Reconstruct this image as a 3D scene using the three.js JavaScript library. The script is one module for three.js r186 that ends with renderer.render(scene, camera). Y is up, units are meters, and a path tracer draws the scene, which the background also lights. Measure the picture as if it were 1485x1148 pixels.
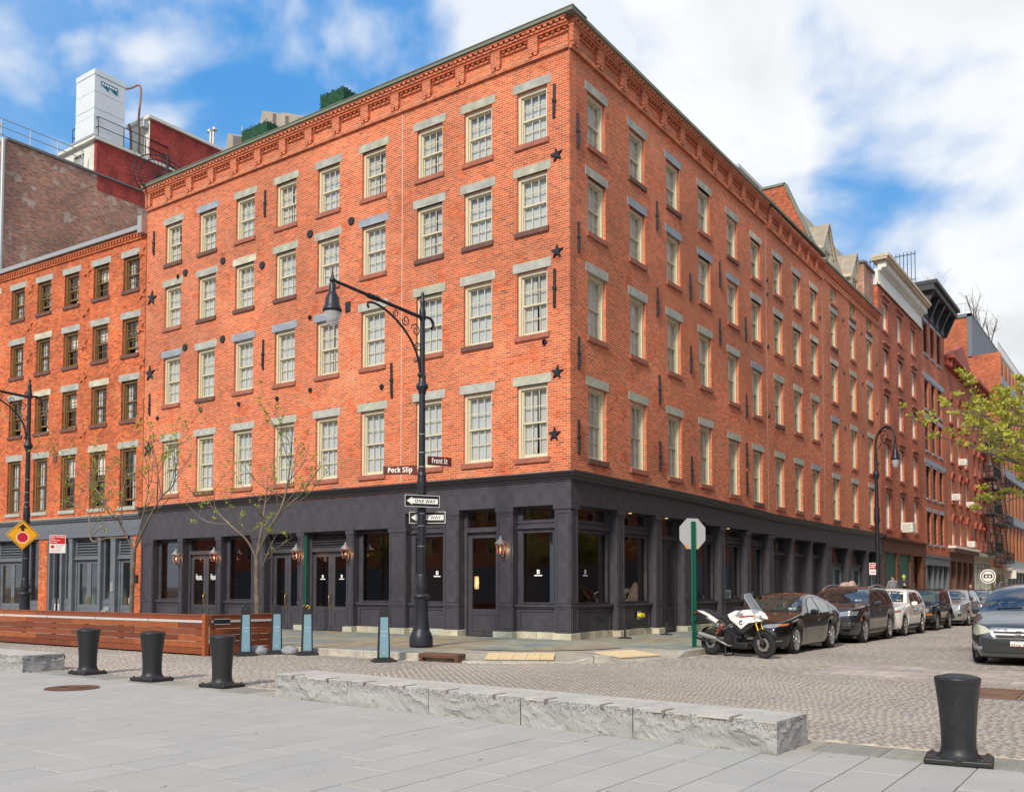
import * as THREE from 'three';
import { mergeGeometries, mergeVertices, toCreasedNormals } from 'three/addons/utils/BufferGeometryUtils.js';
import { RoundedBoxGeometry } from 'three/addons/geometries/RoundedBoxGeometry.js';
import { TessellateModifier } from 'three/addons/modifiers/TessellateModifier.js';
import { MarchingCubes } from 'three/addons/objects/MarchingCubes.js';

// ---------------------------------------------------------------- camera, sky, sun, exposure
// The place: x runs along the Peck Slip front of the corner building (corner at x = 0), z comes out of that front, y is up.
const scene = new THREE.Scene();
const FOCAL = 1350.28, MID_X = 742.5, MID_Y = 789.88, EYE = 1.6;
const camera = new THREE.PerspectiveCamera(2 * Math.atan(MID_Y / FOCAL) * 180 / Math.PI, 1485 / (2 * MID_Y), 0.1, 1200);
camera.position.set(13.52, EYE, 22.09);
camera.rotation.order = 'YXZ';
camera.rotation.set(0.0456353, 0.612339, 0);
camera.setViewOffset(1485, 2 * MID_Y, 0, 0, 1485, 1148);
camera.updateProjectionMatrix();
camera.updateMatrixWorld(true);

const renderer = new THREE.WebGLRenderer({ antialias: true });
renderer.setSize(1024, 791);
renderer.toneMapping = THREE.LinearToneMapping;
renderer.toneMappingExposure = 1.25;
renderer.shadowMap.enabled = true;

const SUN = new THREE.Vector3(0.14, 0.60, 0.79).normalize();
const sun = new THREE.DirectionalLight(new THREE.Color(1, 0.90, 0.76), 2.9);
sun.position.copy(SUN).multiplyScalar(120);
sun.castShadow = true;
sun.shadow.radius = 14;
sun.shadow.mapSize.set(4096, 4096);
Object.assign(sun.shadow.camera, { left: -70, right: 70, top: 70, bottom: -70, near: 1, far: 320 });
scene.add(sun); scene.add(sun.target);

function mulberry(a) { return () => { a |= 0; a = a + 0x6D2B79F5 | 0; let t = Math.imul(a ^ a >>> 15, 1 | a); t = t + Math.imul(t ^ t >>> 7, 61 | t) ^ t; return ((t ^ t >>> 14) >>> 0) / 4294967296; }; }
let rnd = mulberry(7);
const rr = (a, b) => a + (b - a) * rnd();
const pick = (l) => l[Math.floor(rnd() * l.length) % l.length];
const clamp = (v, a = 0, b = 1) => v < a ? a : v > b ? b : v;
const sstep = (a, b, v) => { const t = clamp((v - a) / (b - a)); return t * t * (3 - 2 * t); };
const lerp = (a, b, t) => a + (b - a) * t;
function hash3(x, y, z) { let h = Math.imul(x, 374761393) + Math.imul(y, 668265263) + Math.imul(z, 1274126177) | 0; h = Math.imul(h ^ h >>> 13, 1274126177); return ((h ^ h >>> 16) >>> 0) / 4294967296; }
function vnoise(x, y, z) {
  const xi = Math.floor(x), yi = Math.floor(y), zi = Math.floor(z); let fx = x - xi, fy = y - yi, fz = z - zi;
  fx = fx * fx * (3 - 2 * fx); fy = fy * fy * (3 - 2 * fy); fz = fz * fz * (3 - 2 * fz);
  const l = (a, b, t) => a + (b - a) * t;
  return l(l(l(hash3(xi, yi, zi), hash3(xi + 1, yi, zi), fx), l(hash3(xi, yi + 1, zi), hash3(xi + 1, yi + 1, zi), fx), fy),
    l(l(hash3(xi, yi, zi + 1), hash3(xi + 1, yi, zi + 1), fx), l(hash3(xi, yi + 1, zi + 1), hash3(xi + 1, yi + 1, zi + 1), fx), fy), fz);
}
function fbm3(x, y, z, o) { let s = 0, a = 0.5, n = 0; for (let i = 0; i < o; i++) { s += a * vnoise(x, y, z); n += a; a *= 0.5; x = x * 2.03 + 17.1; y = y * 2.03 + 5.3; z = z * 2.03 + 9.7; } return s / n; }
// periodic 2D noise, for textures that repeat
function pnoise(x, y, p, seed) {
  const xi = Math.floor(x), yi = Math.floor(y); let fx = x - xi, fy = y - yi; fx = fx * fx * (3 - 2 * fx); fy = fy * fy * (3 - 2 * fy);
  const m = (v) => ((v % p) + p) % p, h = (a, b) => hash3(m(a), m(b), seed);
  return lerp(lerp(h(xi, yi), h(xi + 1, yi), fx), lerp(h(xi, yi + 1), h(xi + 1, yi + 1), fx), fy);
}
function pfbm(u, v, p, o, seed) { let s = 0, a = 0.5, n = 0; for (let i = 0; i < o; i++) { s += a * pnoise(u * p, v * p, p, seed + i); n += a; a *= 0.5; p *= 2; } return s / n; }

const SKY_A = 1.1, SKY_B = 4.7;
// sky: blue with broken cumulus and thin veils, computed for every direction
function skyColour(x, sy, z, out) {
  const up = Math.max(sy, 0), t = Math.pow(1 - up, 2.2);
  let r = lerp(0.020, 0.26, t), g = lerp(0.215, 0.50, t), b = lerp(0.58, 0.78, t);
  const q = 1 / (up + 0.34), px = x * q, pz = z * q, phi = Math.atan2(x, -z);
  const wx = 0.5 * fbm3(px * 1.7 + 5, 1.5, pz * 1.7, 3), wz = 0.5 * fbm3(px * 1.7 - 9, 4.5, pz * 1.7 + 3, 3);
  const big = fbm3((px + wx) * 1.25 + SKY_A, 0.5, (pz + wz) * 1.25 + SKY_B, 4);
  const det = fbm3((px + wx) * 3.6 + 11, 2.2, (pz + wz) * 3.6 - 4, 8), fine = fbm3((px + wx * 0.7) * 15 + 3, 5.1, (pz + wz * 0.7) * 15 + 8, 5);
  const cover = big * 1.0 + det * 0.66 + (fine - 0.5) * 0.16 - 0.01 + 0.25 * Math.cos(3 * (phi - 0.26));
  const m0 = sstep(0.70, 0.93, cover), thick = sstep(0.84, 1.12, cover);
  const veil = sstep(0.40, 0.80, fbm3((px + wx) * 2.4 - 20, 3.3, (pz + wz) * 2.4 + 6, 7)) * 0.42;
  const puff = sstep(0.535, 0.665, fbm3((px + wx * 0.6) * 4.2 + 2, 6.3, (pz + wz * 0.6) * 4.2 - 7, 8) * 0.8 + fbm3(px * 1.1 + 9, 2.4, pz * 1.1 + 4, 3) * 0.28 + (fine - 0.5) * 0.07) * 0.85;
  const m = Math.max(m0 * 0.97, veil, puff), shade_ = sstep(0.36, 0.64, fbm3((px + wx * 0.5) * 2.6 + 40, 9.1, (pz + wz * 0.5) * 2.6, 7));
  const tone = 0.86 - 0.36 * thick * shade_ - 0.05 * (1 - thick) + 0.10 * (fine - 0.5) * thick;
  r = lerp(r, tone * 0.985, m); g = lerp(g, tone * 0.995, m); b = lerp(b, tone, m);
  const low = sstep(0.20, 0.0, up) * 0.6; out[0] = lerp(r, 0.66, low); out[1] = lerp(g, 0.75, low); out[2] = lerp(b, 0.84, low);
}
function makeSky() {
  const W = 4096, H = 2048, data = new Float32Array(W * H * 4), o = [0, 0, 0];
  const put = (i, j) => { const k = (j * W + i) * 4; data[k] = o[0]; data[k + 1] = o[1]; data[k + 2] = o[2]; data[k + 3] = 1; };
  const dir = (i, j) => { const el = ((j + 0.5) / H - 0.5) * Math.PI, az = ((i + 0.5) / W - 0.5) * 2 * Math.PI; return [Math.cos(az) * Math.cos(el), Math.sin(el), Math.sin(az) * Math.cos(el)]; };
  // every pixel near the view; one sample for four by four pixels elsewhere
  for (let j = 0; j < H; j += 4) for (let i = 0; i < W; i += 4) {
    const [x, y, z] = dir(i + 1.5, j + 1.5), phi = Math.atan2(x, -z), near = y > -0.02 && y < 0.72 && phi > -1.28 && phi < 0.06;
    if (y <= -0.02) { o[0] = o[1] = o[2] = 0.30; for (let b = 0; b < 4; b++) for (let a = 0; a < 4; a++) put(i + a, j + b); } else if (!near) { skyColour(x, y, z, o); for (let b = 0; b < 4; b++) for (let a = 0; a < 4; a++) put(i + a, j + b); } else for (let b = 0; b < 4; b++) for (let a = 0; a < 4; a++) { const d = dir(i + a, j + b); skyColour(d[0], d[1], d[2], o); put(i + a, j + b); }
  }
  const t = new THREE.DataTexture(data, W, H, THREE.RGBAFormat, THREE.FloatType);
  t.mapping = THREE.EquirectangularReflectionMapping; t.magFilter = THREE.LinearFilter; t.minFilter = THREE.LinearFilter; t.needsUpdate = true;
  return t;
}
const skyTex = makeSky();
scene.background = skyTex; scene.environment = skyTex;

// ---------------------------------------------------------------- helpers
const taken = new Map();
function numbered(name) { const n = taken.get(name) ?? 0; taken.set(name, n + 1); return n ? name + '_' + String(n).padStart(3, '0') : name; }
function shade(o) { o.traverse((m) => { if (m.isMesh) { m.castShadow = true; m.receiveShadow = true; } }); return o; }
function thing(name, label, category, pos = [0, 0, 0], turn = 0, group) {
  const o = new THREE.Group(); o.name = numbered(name); o.position.set(...pos); o.rotation.y = turn;
  o.userData = { label, category }; if (group) o.userData.group = group; scene.add(o); return o;
}
function mesh(name, geo, mat, parent) {
  if (Array.isArray(geo)) geo = merge(geo);
  const m = new THREE.Mesh(geo, mat); m.name = name; m.castShadow = m.receiveShadow = true; if (parent) parent.add(m); return m;
}
function single(name, geo, mat, label, category, pos = [0, 0, 0], turn = 0, group) {
  const m = mesh(numbered(name), geo, mat, scene); m.position.set(...pos); m.rotation.y = turn; m.userData = { label, category }; if (group) m.userData.group = group; return m;
}
function struct(name, geo, mat, kind = 'structure') { const m = mesh(numbered(name), geo, mat, scene); m.userData = { kind }; return m; }
function part(name, parent, pos = [0, 0, 0], turn = 0) { const g = new THREE.Group(); g.name = name; g.position.set(...pos); g.rotation.y = turn; parent.add(g); return g; }
function plain(g) { g = g.index ? g.toNonIndexed() : g; for (const k of Object.keys(g.attributes)) if (!['position', 'normal', 'uv'].includes(k)) g.deleteAttribute(k); if (!g.attributes.uv) g.setAttribute('uv', new THREE.BufferAttribute(new Float32Array(g.attributes.position.count * 2), 2)); if (!g.attributes.normal) g.computeVertexNormals(); g.morphAttributes = {}; return g; }
function merge(list) { return list.length === 1 ? plain(list[0]) : mergeGeometries(list.map(plain), false); }
// box by centre
function box(w, h, d, x = 0, y = 0, z = 0) { return new THREE.BoxGeometry(w, h, d).translate(x, y, z); }
// box by limits
function span(x0, x1, y0, y1, z0, z1) { return new THREE.BoxGeometry(x1 - x0, y1 - y0, z1 - z0).translate((x0 + x1) / 2, (y0 + y1) / 2, (z0 + z1) / 2); }
function rbox(w, h, d, r, x = 0, y = 0, z = 0, seg = 2) { return new RoundedBoxGeometry(w, h, d, seg, r).translate(x, y, z); }
function cyl(r0, r1, h, x = 0, y = 0, z = 0, n = 16) { return new THREE.CylinderGeometry(r1, r0, h, n).translate(x, y + h / 2, z); }
function lathe(pts, n = 24) { return new THREE.LatheGeometry(pts.map((p) => new THREE.Vector2(p[0], p[1])), n); }
const V = (x, y, z) => new THREE.Vector3(x, y, z);
function bar(a, b, r, n = 8, r1 = r) { const d = b.clone().sub(a), l = d.length(); const g = new THREE.CylinderGeometry(r1, r, l, n); g.applyQuaternion(new THREE.Quaternion().setFromUnitVectors(V(0, 1, 0), d.normalize())); return g.translate((a.x + b.x) / 2, (a.y + b.y) / 2, (a.z + b.z) / 2); }
function tube(pts, r, seg = 24, n = 8) { return new THREE.TubeGeometry(new THREE.CatmullRomCurve3(pts), seg, r, n, false); }
// uv in metres from the face direction (tile = metres per repeat)
function metric(geo, tile = 1, ox = 0, oy = 0) {
  const g = plain(geo), p = g.attributes.position, uv = g.attributes.uv, a = V(0, 0, 0), b = V(0, 0, 0), c = V(0, 0, 0);
  for (let i = 0; i < p.count; i += 3) {
    a.fromBufferAttribute(p, i); b.fromBufferAttribute(p, i + 1).sub(a); c.fromBufferAttribute(p, i + 2).sub(a); b.cross(c);
    const ax = Math.abs(b.x), ay = Math.abs(b.y), az = Math.abs(b.z);
    for (let k = 0; k < 3; k++) {
      const x = p.getX(i + k), y = p.getY(i + k), z = p.getZ(i + k);
      const [u, v] = az >= ax && az >= ay ? [x, y] : ax >= ay ? [z, y] : [x, z];
      uv.setXY(i + k, (u + ox) / tile, (v + oy) / tile);
    }
  }
  return g;
}
// anything that leans: shift the vertices with a function
function warp(geo, f) { const p = geo.attributes.position, v = V(0, 0, 0); for (let i = 0; i < p.count; i++) { v.fromBufferAttribute(p, i); f(v); p.setXYZ(i, v.x, v.y, v.z); } geo.computeVertexNormals(); return geo; }
// fronts: L is the Peck Slip front (x = -s), R the Front Street front (z = -s); out = distance in front of the wall
function front(side, x, y, out = 0) { return side === 'L' ? [[x, y, out], 0] : [[out, y, -x], Math.PI / 2]; }
function putFront(o, side, x, y, out = 0) { const [p, t] = front(side, x, y, out); o.position.set(...p); o.rotation.y = t; return o; }
// a geometry drawn in front coordinates, moved to its side
function turnTo(geo, side) { return side === 'L' ? geo : geo.rotateY(Math.PI / 2); }

// ---------------------------------------------------------------- textures
function tex(w, h, f, srgb = true) {
  const d = new Uint8Array(w * h * 4), o = [0, 0, 0];
  for (let j = 0; j < h; j++) for (let i = 0; i < w; i++) { f(i, j, o); const k = (j * w + i) * 4; d[k] = clamp(o[0]) * 255; d[k + 1] = clamp(o[1]) * 255; d[k + 2] = clamp(o[2]) * 255; d[k + 3] = 255; }
  const t = new THREE.DataTexture(d, w, h, THREE.RGBAFormat); t.wrapS = t.wrapT = THREE.RepeatWrapping; t.magFilter = THREE.LinearFilter; t.minFilter = THREE.LinearMipmapLinearFilter; t.generateMipmaps = true;
  if (srgb) t.colorSpace = THREE.SRGBColorSpace; t.needsUpdate = true; return t;
}
// bricks: colour and relief, n pixels square, 8 px per course (67 mm) and 24 px per brick (0.2 m)
const COURSE = 0.067;
function brickTex(n, seed, o) {
  const per = Math.round(n / 24), wid = n / per, relief = new Float32Array(n * n), q = n / 4;
  const field = (p, oc, sd) => { const f = new Float32Array(q * q); for (let j = 0; j < q; j++) for (let i = 0; i < q; i++) f[j * q + i] = pfbm(i / q, j / q, p, oc, sd); return f; };
  const fStain = field(6, 5, seed + 20), fBlot = field(24, 4, seed + 40), fGap = field(40, 3, seed + 60);
  const map = tex(n, n, (i, j, c) => {
    const row = Math.floor(j / 8), fy = j % 8, off = (row % 2) * 0.5 + hash3(row, 3, seed) * 0.06;
    const bx = i / wid + off, col = Math.floor(bx), fx = (bx - col) * wid, id = ((col % per) + per) % per;
    const wob = pnoise(i / n * 512, j / n * 512, 512, seed + 91) * 0.7;
    const my = clamp((fy + 0.5 - o.joint - wob * 0.5) / 0.9) * clamp((8 - fy - 0.5 - wob * 0.3) / 0.9 + 0.4), mx = clamp((fx + 0.5 - o.joint - wob * 0.5) / 0.9);
    const solid = Math.min(my, mx), h1 = hash3(id, row, seed), h2 = hash3(id, row, seed + 1), h3 = hash3(id, row, seed + 2);
    const at = (j >> 2) * q + (i >> 2), stain = fStain[at], blot = fBlot[at], grain = hash3(i, j, seed + 5);
    let tone = (0.86 + 0.28 * h1) * (0.82 + 0.36 * stain) * (0.93 + 0.14 * grain);
    const dark = h2 > 1 - o.dark ? 0.78 : 1;
    const pale = sstep(0.60, 0.78, blot) * o.bloom;
    const b = [lerp(o.a[0], o.b[0], h3) * tone * dark, lerp(o.a[1], o.b[1], h3) * tone * dark, lerp(o.a[2], o.b[2], h3) * tone * dark];
    const mt = 0.82 + 0.26 * stain - 0.12 * grain, gap = sstep(0.62, 0.8, fGap[at]) * 0.35;
    for (let k = 0; k < 3; k++) { const m = lerp(o.mortar[k] * mt, b[k], gap); c[k] = lerp(m, lerp(b[k], o.pale[k], pale * 0.55), solid); }
    relief[j * n + i] = solid * (0.75 + 0.25 * h2) - 0.1 * grain;
  });
  const bump = tex(n, n, (i, j, c) => { c[0] = c[1] = c[2] = clamp(relief[j * n + i]); }, false);
  return { map, bump, tile: n / 8 * COURSE };
}
function std(color, rough = 0.8, more = {}) { return new THREE.MeshStandardMaterial({ color: Array.isArray(color) ? new THREE.Color().setRGB(...color) : color, roughness: rough, ...more }); }
function phys(color, rough, more = {}) { return new THREE.MeshPhysicalMaterial({ color: Array.isArray(color) ? new THREE.Color().setRGB(...color) : color, roughness: rough, ...more }); }
function brickMat(t, tint = [1, 1, 1]) { return std(tint, 0.92, { map: t.map, bumpMap: t.bump, bumpScale: 0.005 }); }
// grainy painted, stone or concrete surfaces: base colour with two sizes of mottle, and a relief of the same grain
function grainTex(n, seed, base, amp, spot = 0, spotColor = [0.2, 0.2, 0.2], streak = 0, broad = 1.5) {
  return tex(n, n, (i, j, c) => {
    const u = i / n, v = j / n, a = pfbm(u, v, 4, 5, seed), b = hash3(i, j, seed + 3), e = pfbm(u, v, 32, 3, seed + 9), s = streak ? pfbm(u * 1, v * 0.12, 64, 2, seed + 15) : 0.5;
    const t = 1 + amp * ((a - 0.5) * broad + (b - 0.5) * 0.6 + (e - 0.5) * 0.9 + (s - 0.5) * streak);
    const k = spot && sstep(0.66, 0.74, pfbm(u, v, 20, 3, seed + 30)) * spot;
    for (let q = 0; q < 3; q++) c[q] = lerp(base[q] * t, spotColor[q], k || 0);
  });
}
function textMat(w, h, draw, more = {}) {
  const cv = document.createElement('canvas'); cv.width = w; cv.height = h; const g = cv.getContext('2d'); draw(g, w, h);
  const t = new THREE.CanvasTexture(cv); t.colorSpace = THREE.SRGBColorSpace; t.magFilter = THREE.LinearFilter; return new THREE.MeshStandardMaterial({ map: t, roughness: 0.5, ...more });
}
// ---------------------------------------------------------------- materials
const brickA = brickTex(2048, 11, { joint: 1.45, a: [0.80, 0.378, 0.212], b: [0.735, 0.302, 0.170], mortar: [0.91, 0.76, 0.63], pale: [0.88, 0.66, 0.50], bloom: 0.4, dark: 0.03 });
const brickB = brickTex(1024, 37, { joint: 0.9, a: [0.81, 0.415, 0.235], b: [0.75, 0.345, 0.20], mortar: [0.74, 0.54, 0.42], pale: [0.86, 0.60, 0.44], bloom: 0.7, dark: 0.08 });
const brickC = brickTex(1024, 53, { joint: 1.2, a: [0.72, 0.44, 0.34], b: [0.60, 0.44, 0.38], mortar: [0.74, 0.70, 0.64], pale: [0.80, 0.76, 0.72], bloom: 1.3, dark: 0.2 });
const brickD = brickTex(1024, 71, { joint: 0.8, a: [0.74, 0.39, 0.26], b: [0.67, 0.33, 0.225], mortar: [0.72, 0.52, 0.42], pale: [0.72, 0.46, 0.36], bloom: 0.4, dark: 0.08 });
const M = {};
M.brick = brickMat(brickA); M.brickSide = M.brick;
M.brickB = brickMat(brickB); M.brickC = brickMat(brickC); M.brickD = brickMat(brickD);
M.brickOrange = brickMat(brickD, [1.05, 1.1, 1.05]); M.brickPink = brickMat(brickD, [0.95, 1.5, 1.7]); M.brickBrown = brickMat(brickD, [0.85, 1.1, 1.0]);
M.stoneGrey = std('#ffffff', 0.9, { map: grainTex(256, 101, [0.66, 0.67, 0.64], 0.22) });
M.stoneGreen = std('#ffffff', 0.9, { map: grainTex(256, 103, [0.66, 0.67, 0.61], 0.20) });
M.stoneCream = std('#ffffff', 0.9, { map: grainTex(256, 105, [0.74, 0.72, 0.64], 0.22) });
M.stoneBlue = std('#ffffff', 0.9, { map: grainTex(256, 107, [0.58, 0.62, 0.66], 0.2) });
M.brownstone = std('#ffffff', 0.9, { map: grainTex(256, 109, [0.64, 0.40, 0.33], 0.22) });
M.brownstoneDark = std('#ffffff', 0.9, { map: grainTex(256, 110, [0.42, 0.30, 0.27], 0.22) });
M.cream = std('#ffffff', 0.55, { map: grainTex(256, 111, [0.83, 0.80, 0.70], 0.06) });
M.white = std('#ffffff', 0.5, { map: grainTex(256, 113, [0.88, 0.87, 0.84], 0.06) });
M.tan = std('#ffffff', 0.6, { map: grainTex(256, 115, [0.50, 0.40, 0.26], 0.12) });
M.blackPaint = std([0.022, 0.024, 0.028], 0.55);
M.shop = std('#ffffff', 0.48, { map: grainTex(512, 117, [0.262, 0.257, 0.288], 0.20, 0.18, [0.34, 0.33, 0.35]) });
M.shopGrey = std('#ffffff', 0.6, { map: grainTex(512, 119, [0.400, 0.425, 0.465], 0.10, 0.15, [0.5, 0.5, 0.52]) });
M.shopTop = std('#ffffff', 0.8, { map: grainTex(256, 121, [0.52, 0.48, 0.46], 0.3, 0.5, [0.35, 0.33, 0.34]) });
M.iron = std([0.022, 0.025, 0.034], 0.5, { metalness: 0.3 });
M.ironRust = std([0.28, 0.085, 0.045], 0.8);
M.brass = std([0.62, 0.42, 0.12], 0.3, { metalness: 1 });
M.copperGreen = std('#ffffff', 0.75, { map: grainTex(256, 123, [0.47, 0.50, 0.44], 0.25) });
M.zinc = std([0.45, 0.46, 0.46], 0.45, { metalness: 0.6 });
M.glass = phys('#ffffff', 0.02, { transmission: 1, thickness: 0, ior: 1.5 });
M.shopGlass = phys([0.80, 0.86, 0.85], 0.015, { transmission: 1, thickness: 0, ior: 1.95 });
M.curtain = phys([0.60, 0.66, 0.68], 0.95, { transmission: 0.25, thickness: 0, side: THREE.DoubleSide });
M.curtainWarm = phys([0.60, 0.62, 0.59], 0.95, { transmission: 0.25, thickness: 0, side: THREE.DoubleSide });
M.curtainBlue = phys([0.10, 0.14, 0.22], 0.95, { transmission: 0.15, thickness: 0, side: THREE.DoubleSide });
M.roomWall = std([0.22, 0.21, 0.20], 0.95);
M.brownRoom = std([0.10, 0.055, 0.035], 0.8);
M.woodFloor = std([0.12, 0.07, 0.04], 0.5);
M.roofing = std([0.16, 0.16, 0.16], 0.95);
M.hedge = std([0.012, 0.07, 0.035], 0.9);
M.whiteLine = std([0.62, 0.46, 0.38], 0.8);
M.concrete = std('#ffffff', 0.9, { map: grainTex(512, 131, [0.70, 0.66, 0.60], 0.14) });
M.redPaint = std('#ffffff', 0.85, { map: grainTex(512, 133, [0.60, 0.23, 0.20], 0.32, 0.55, [0.66, 0.44, 0.36]) });
M.whitePaint = std('#ffffff', 0.7, { map: grainTex(512, 135, [0.84, 0.84, 0.80], 0.10, 0.25, [0.72, 0.70, 0.64]) });
M.tank = std('#ffffff', 0.55, { map: grainTex(512, 137, [0.84, 0.87, 0.89], 0.05, 0.2, [0.76, 0.78, 0.78]) });
M.green = std([0.008, 0.115, 0.075], 0.45);
M.teal = std([0.20, 0.36, 0.35], 0.5);
M.doorGreen = std('#ffffff', 0.6, { map: grainTex(256, 139, [0.10, 0.34, 0.30], 0.4) });
M.brownShop = std('#ffffff', 0.7, { map: grainTex(256, 141, [0.42, 0.26, 0.18], 0.15) });
M.brownShopB = std('#ffffff', 0.7, { map: grainTex(256, 143, [0.40, 0.28, 0.23], 0.15) });
M.timber = std('#ffffff', 0.6, { map: grainTex(256, 145, [0.75, 0.42, 0.16], 0.3) });
M.glow = std([1, 0.75, 0.45], 0.5, { emissive: new THREE.Color(1, 0.62, 0.25), emissiveIntensity: 1.2 });
M.glowSoft = std([1, 0.8, 0.55], 0.5, { emissive: new THREE.Color(1, 0.66, 0.30), emissiveIntensity: 0.35 });
// ---------------------------------------------------------------- windows
// Front coordinates: x to the right, y up, z out of the wall. Origin: middle of the opening's bottom edge, on the wall's face.
function ring(w, h, t, tb, tt, d, z, cx = 0, y0 = 0) {
  return [span(cx - w / 2, cx - w / 2 + t, y0, y0 + h, z - d, z), span(cx + w / 2 - t, cx + w / 2, y0, y0 + h, z - d, z), span(cx - w / 2 + t, cx + w / 2 - t, y0, y0 + tb, z - d, z), span(cx - w / 2 + t, cx + w / 2 - t, y0 + h - tt, y0 + h, z - d, z)];
}
function curtainGeo(w, h, gapAt, gap, seed) {
  const n = 48, pos = [], idx = [];
  for (let i = 0; i <= n; i++) for (let j = 0; j < 2; j++) {
    const x = -w / 2 + w * i / n, z = 0.009 * Math.sin(i * 1.35 + seed) + 0.006 * Math.sin(i * 0.61 + seed * 2);
    pos.push(x, j * h, z);
  }
  for (let i = 0; i < n; i++) { const x = -0.5 + (i + 0.5) / n; if (gap && Math.abs(x - gapAt) < gap) continue; const a = i * 2; idx.push(a, a + 2, a + 1, a + 1, a + 2, a + 3); }
  const g = new THREE.BufferGeometry(); g.setAttribute('position', new THREE.Float32BufferAttribute(pos, 3)); g.setIndex(idx); g.computeVertexNormals(); return g;
}
// o: cols, rows (panes of one sash), frame, casing width, single panes, lintel / sill sizes and materials, recess
function makeWindow(w, h, o) {
  const g = new THREE.Group(); g.name = 'window';
  const c = o.casing ?? 0.085, rec = o.recess ?? 0.09, head = o.head ?? 0.11;
  mesh('frame', [...ring(w, h, c, 0.05, head, 0.10, -rec), ...ring(w - 2 * c + 0.03, h - 0.04, 0.05, 0.03, 0.05, 0.16, -rec - 0.06, 0, 0.03)], o.frame, g);
  const iw = w - 2 * c, ib = 0.07, ih = h - ib - head, half = ih / 2, rail = 0.045, mt = o.muntin ?? 0.022;
  const sash = (name, y0, hh, z) => {
    const parts = ring(iw - 0.02, hh, rail, name === 'lower_sash' ? 0.075 : rail, rail, 0.035, z, 0, y0);
    const gw = iw - 0.02 - 2 * rail, yb = y0 + (name === 'lower_sash' ? 0.075 : rail), gh = hh - (yb - y0) - rail;
    for (let k = 1; k < o.cols; k++) { const x = -gw / 2 + gw * k / o.cols; parts.push(span(x - mt / 2, x + mt / 2, yb, yb + gh, z - 0.03, z - 0.004)); }
    for (let k = 1; k < o.rows; k++) { const y = yb + gh * k / o.rows; parts.push(span(-gw / 2, gw / 2, y - mt / 2, y + mt / 2, z - 0.029, z - 0.005)); }
    mesh(name, parts, o.sash ?? o.frame, g);
    if (o.panes) {
      const pg = new THREE.PlaneGeometry(gw / o.cols, gh / o.rows);
      for (let a = 0; a < o.cols; a++) for (let b = 0; b < o.rows; b++) { const m = mesh('pane', pg, M.glass, g); m.position.set(-gw / 2 + gw * (a + 0.5) / o.cols, yb + gh * (b + 0.5) / o.rows, z - 0.018); m.rotation.set(rr(-0.006, 0.006), rr(-0.006, 0.006), 0); }
    } else { const m = mesh('pane', new THREE.PlaneGeometry(gw, gh), M.glass, g); m.position.set(0, yb + gh / 2, z - 0.018); m.rotation.set(rr(-0.008, 0.008), rr(-0.008, 0.008), 0); }
  };
  const lift = o.open ?? 0;
  sash('upper_sash', ib + half - 0.02, half + 0.02, -rec - 0.08); sash('lower_sash', ib + lift, half + 0.02, -rec - 0.13);
  if (o.curtain !== false) { const m = mesh('curtain', curtainGeo(w - 0.1, h - 0.1, o.gapAt ?? 0, o.gap ?? 0, o.seed ?? 1), o.curtain ?? M.curtain, g); m.position.set(0, 0.05, -0.29); }
  if (o.blind) { const m = mesh('blind', new THREE.PlaneGeometry(w - 0.2, h * o.blind), o.blindMat ?? M.white, g); m.position.set(0, h - 0.1 - h * o.blind / 2, -0.33); }
  if (o.lintel) mesh('lintel', metric(span(-o.lintelW / 2, o.lintelW / 2, h, h + o.lintelH, -0.33, o.lintelOut ?? 0.016), 1, rnd() * 9), o.lintel, g);
  if (o.hood) mesh('hood', [metric(span(-o.lintelW / 2 - 0.06, o.lintelW / 2 + 0.06, h + o.lintelH, h + o.lintelH + 0.09, -0.05, 0.14), 1), metric(span(-o.lintelW / 2 - 0.02, o.lintelW / 2 + 0.02, h + o.lintelH - 0.05, h + o.lintelH, -0.05, 0.08), 1)], o.lintel, g);
  if (o.sill) mesh('sill', metric(span(-o.sillW / 2, o.sillW / 2, -(o.sillH ?? 0.15), 0.004, -0.25, o.sillOut ?? 0.06), 1, rnd() * 9), o.sill, g);
  return g;
}
function copyOf(o) { const c = o.clone(); return c; }
// brick wall with openings: x0..x1, y0..y1, holes [x, y, w, h] (x = middle)
function wallGeo(x0, x1, y0, y1, holes, thick = 0.35, tile = 1, ox = 0) {
  const s = new THREE.Shape(); s.moveTo(x0, y0); s.lineTo(x1, y0); s.lineTo(x1, y1); s.lineTo(x0, y1); s.closePath();
  for (const [x, y, w, h] of holes) { const p = new THREE.Path(); p.moveTo(x - w / 2, y); p.lineTo(x - w / 2, y + h); p.lineTo(x + w / 2, y + h); p.lineTo(x + w / 2, y); p.closePath(); s.holes.push(p); }
  return metric(new THREE.ExtrudeGeometry(s, { depth: thick, bevelEnabled: false }).translate(0, 0, -thick), tile, ox);
}

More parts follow.
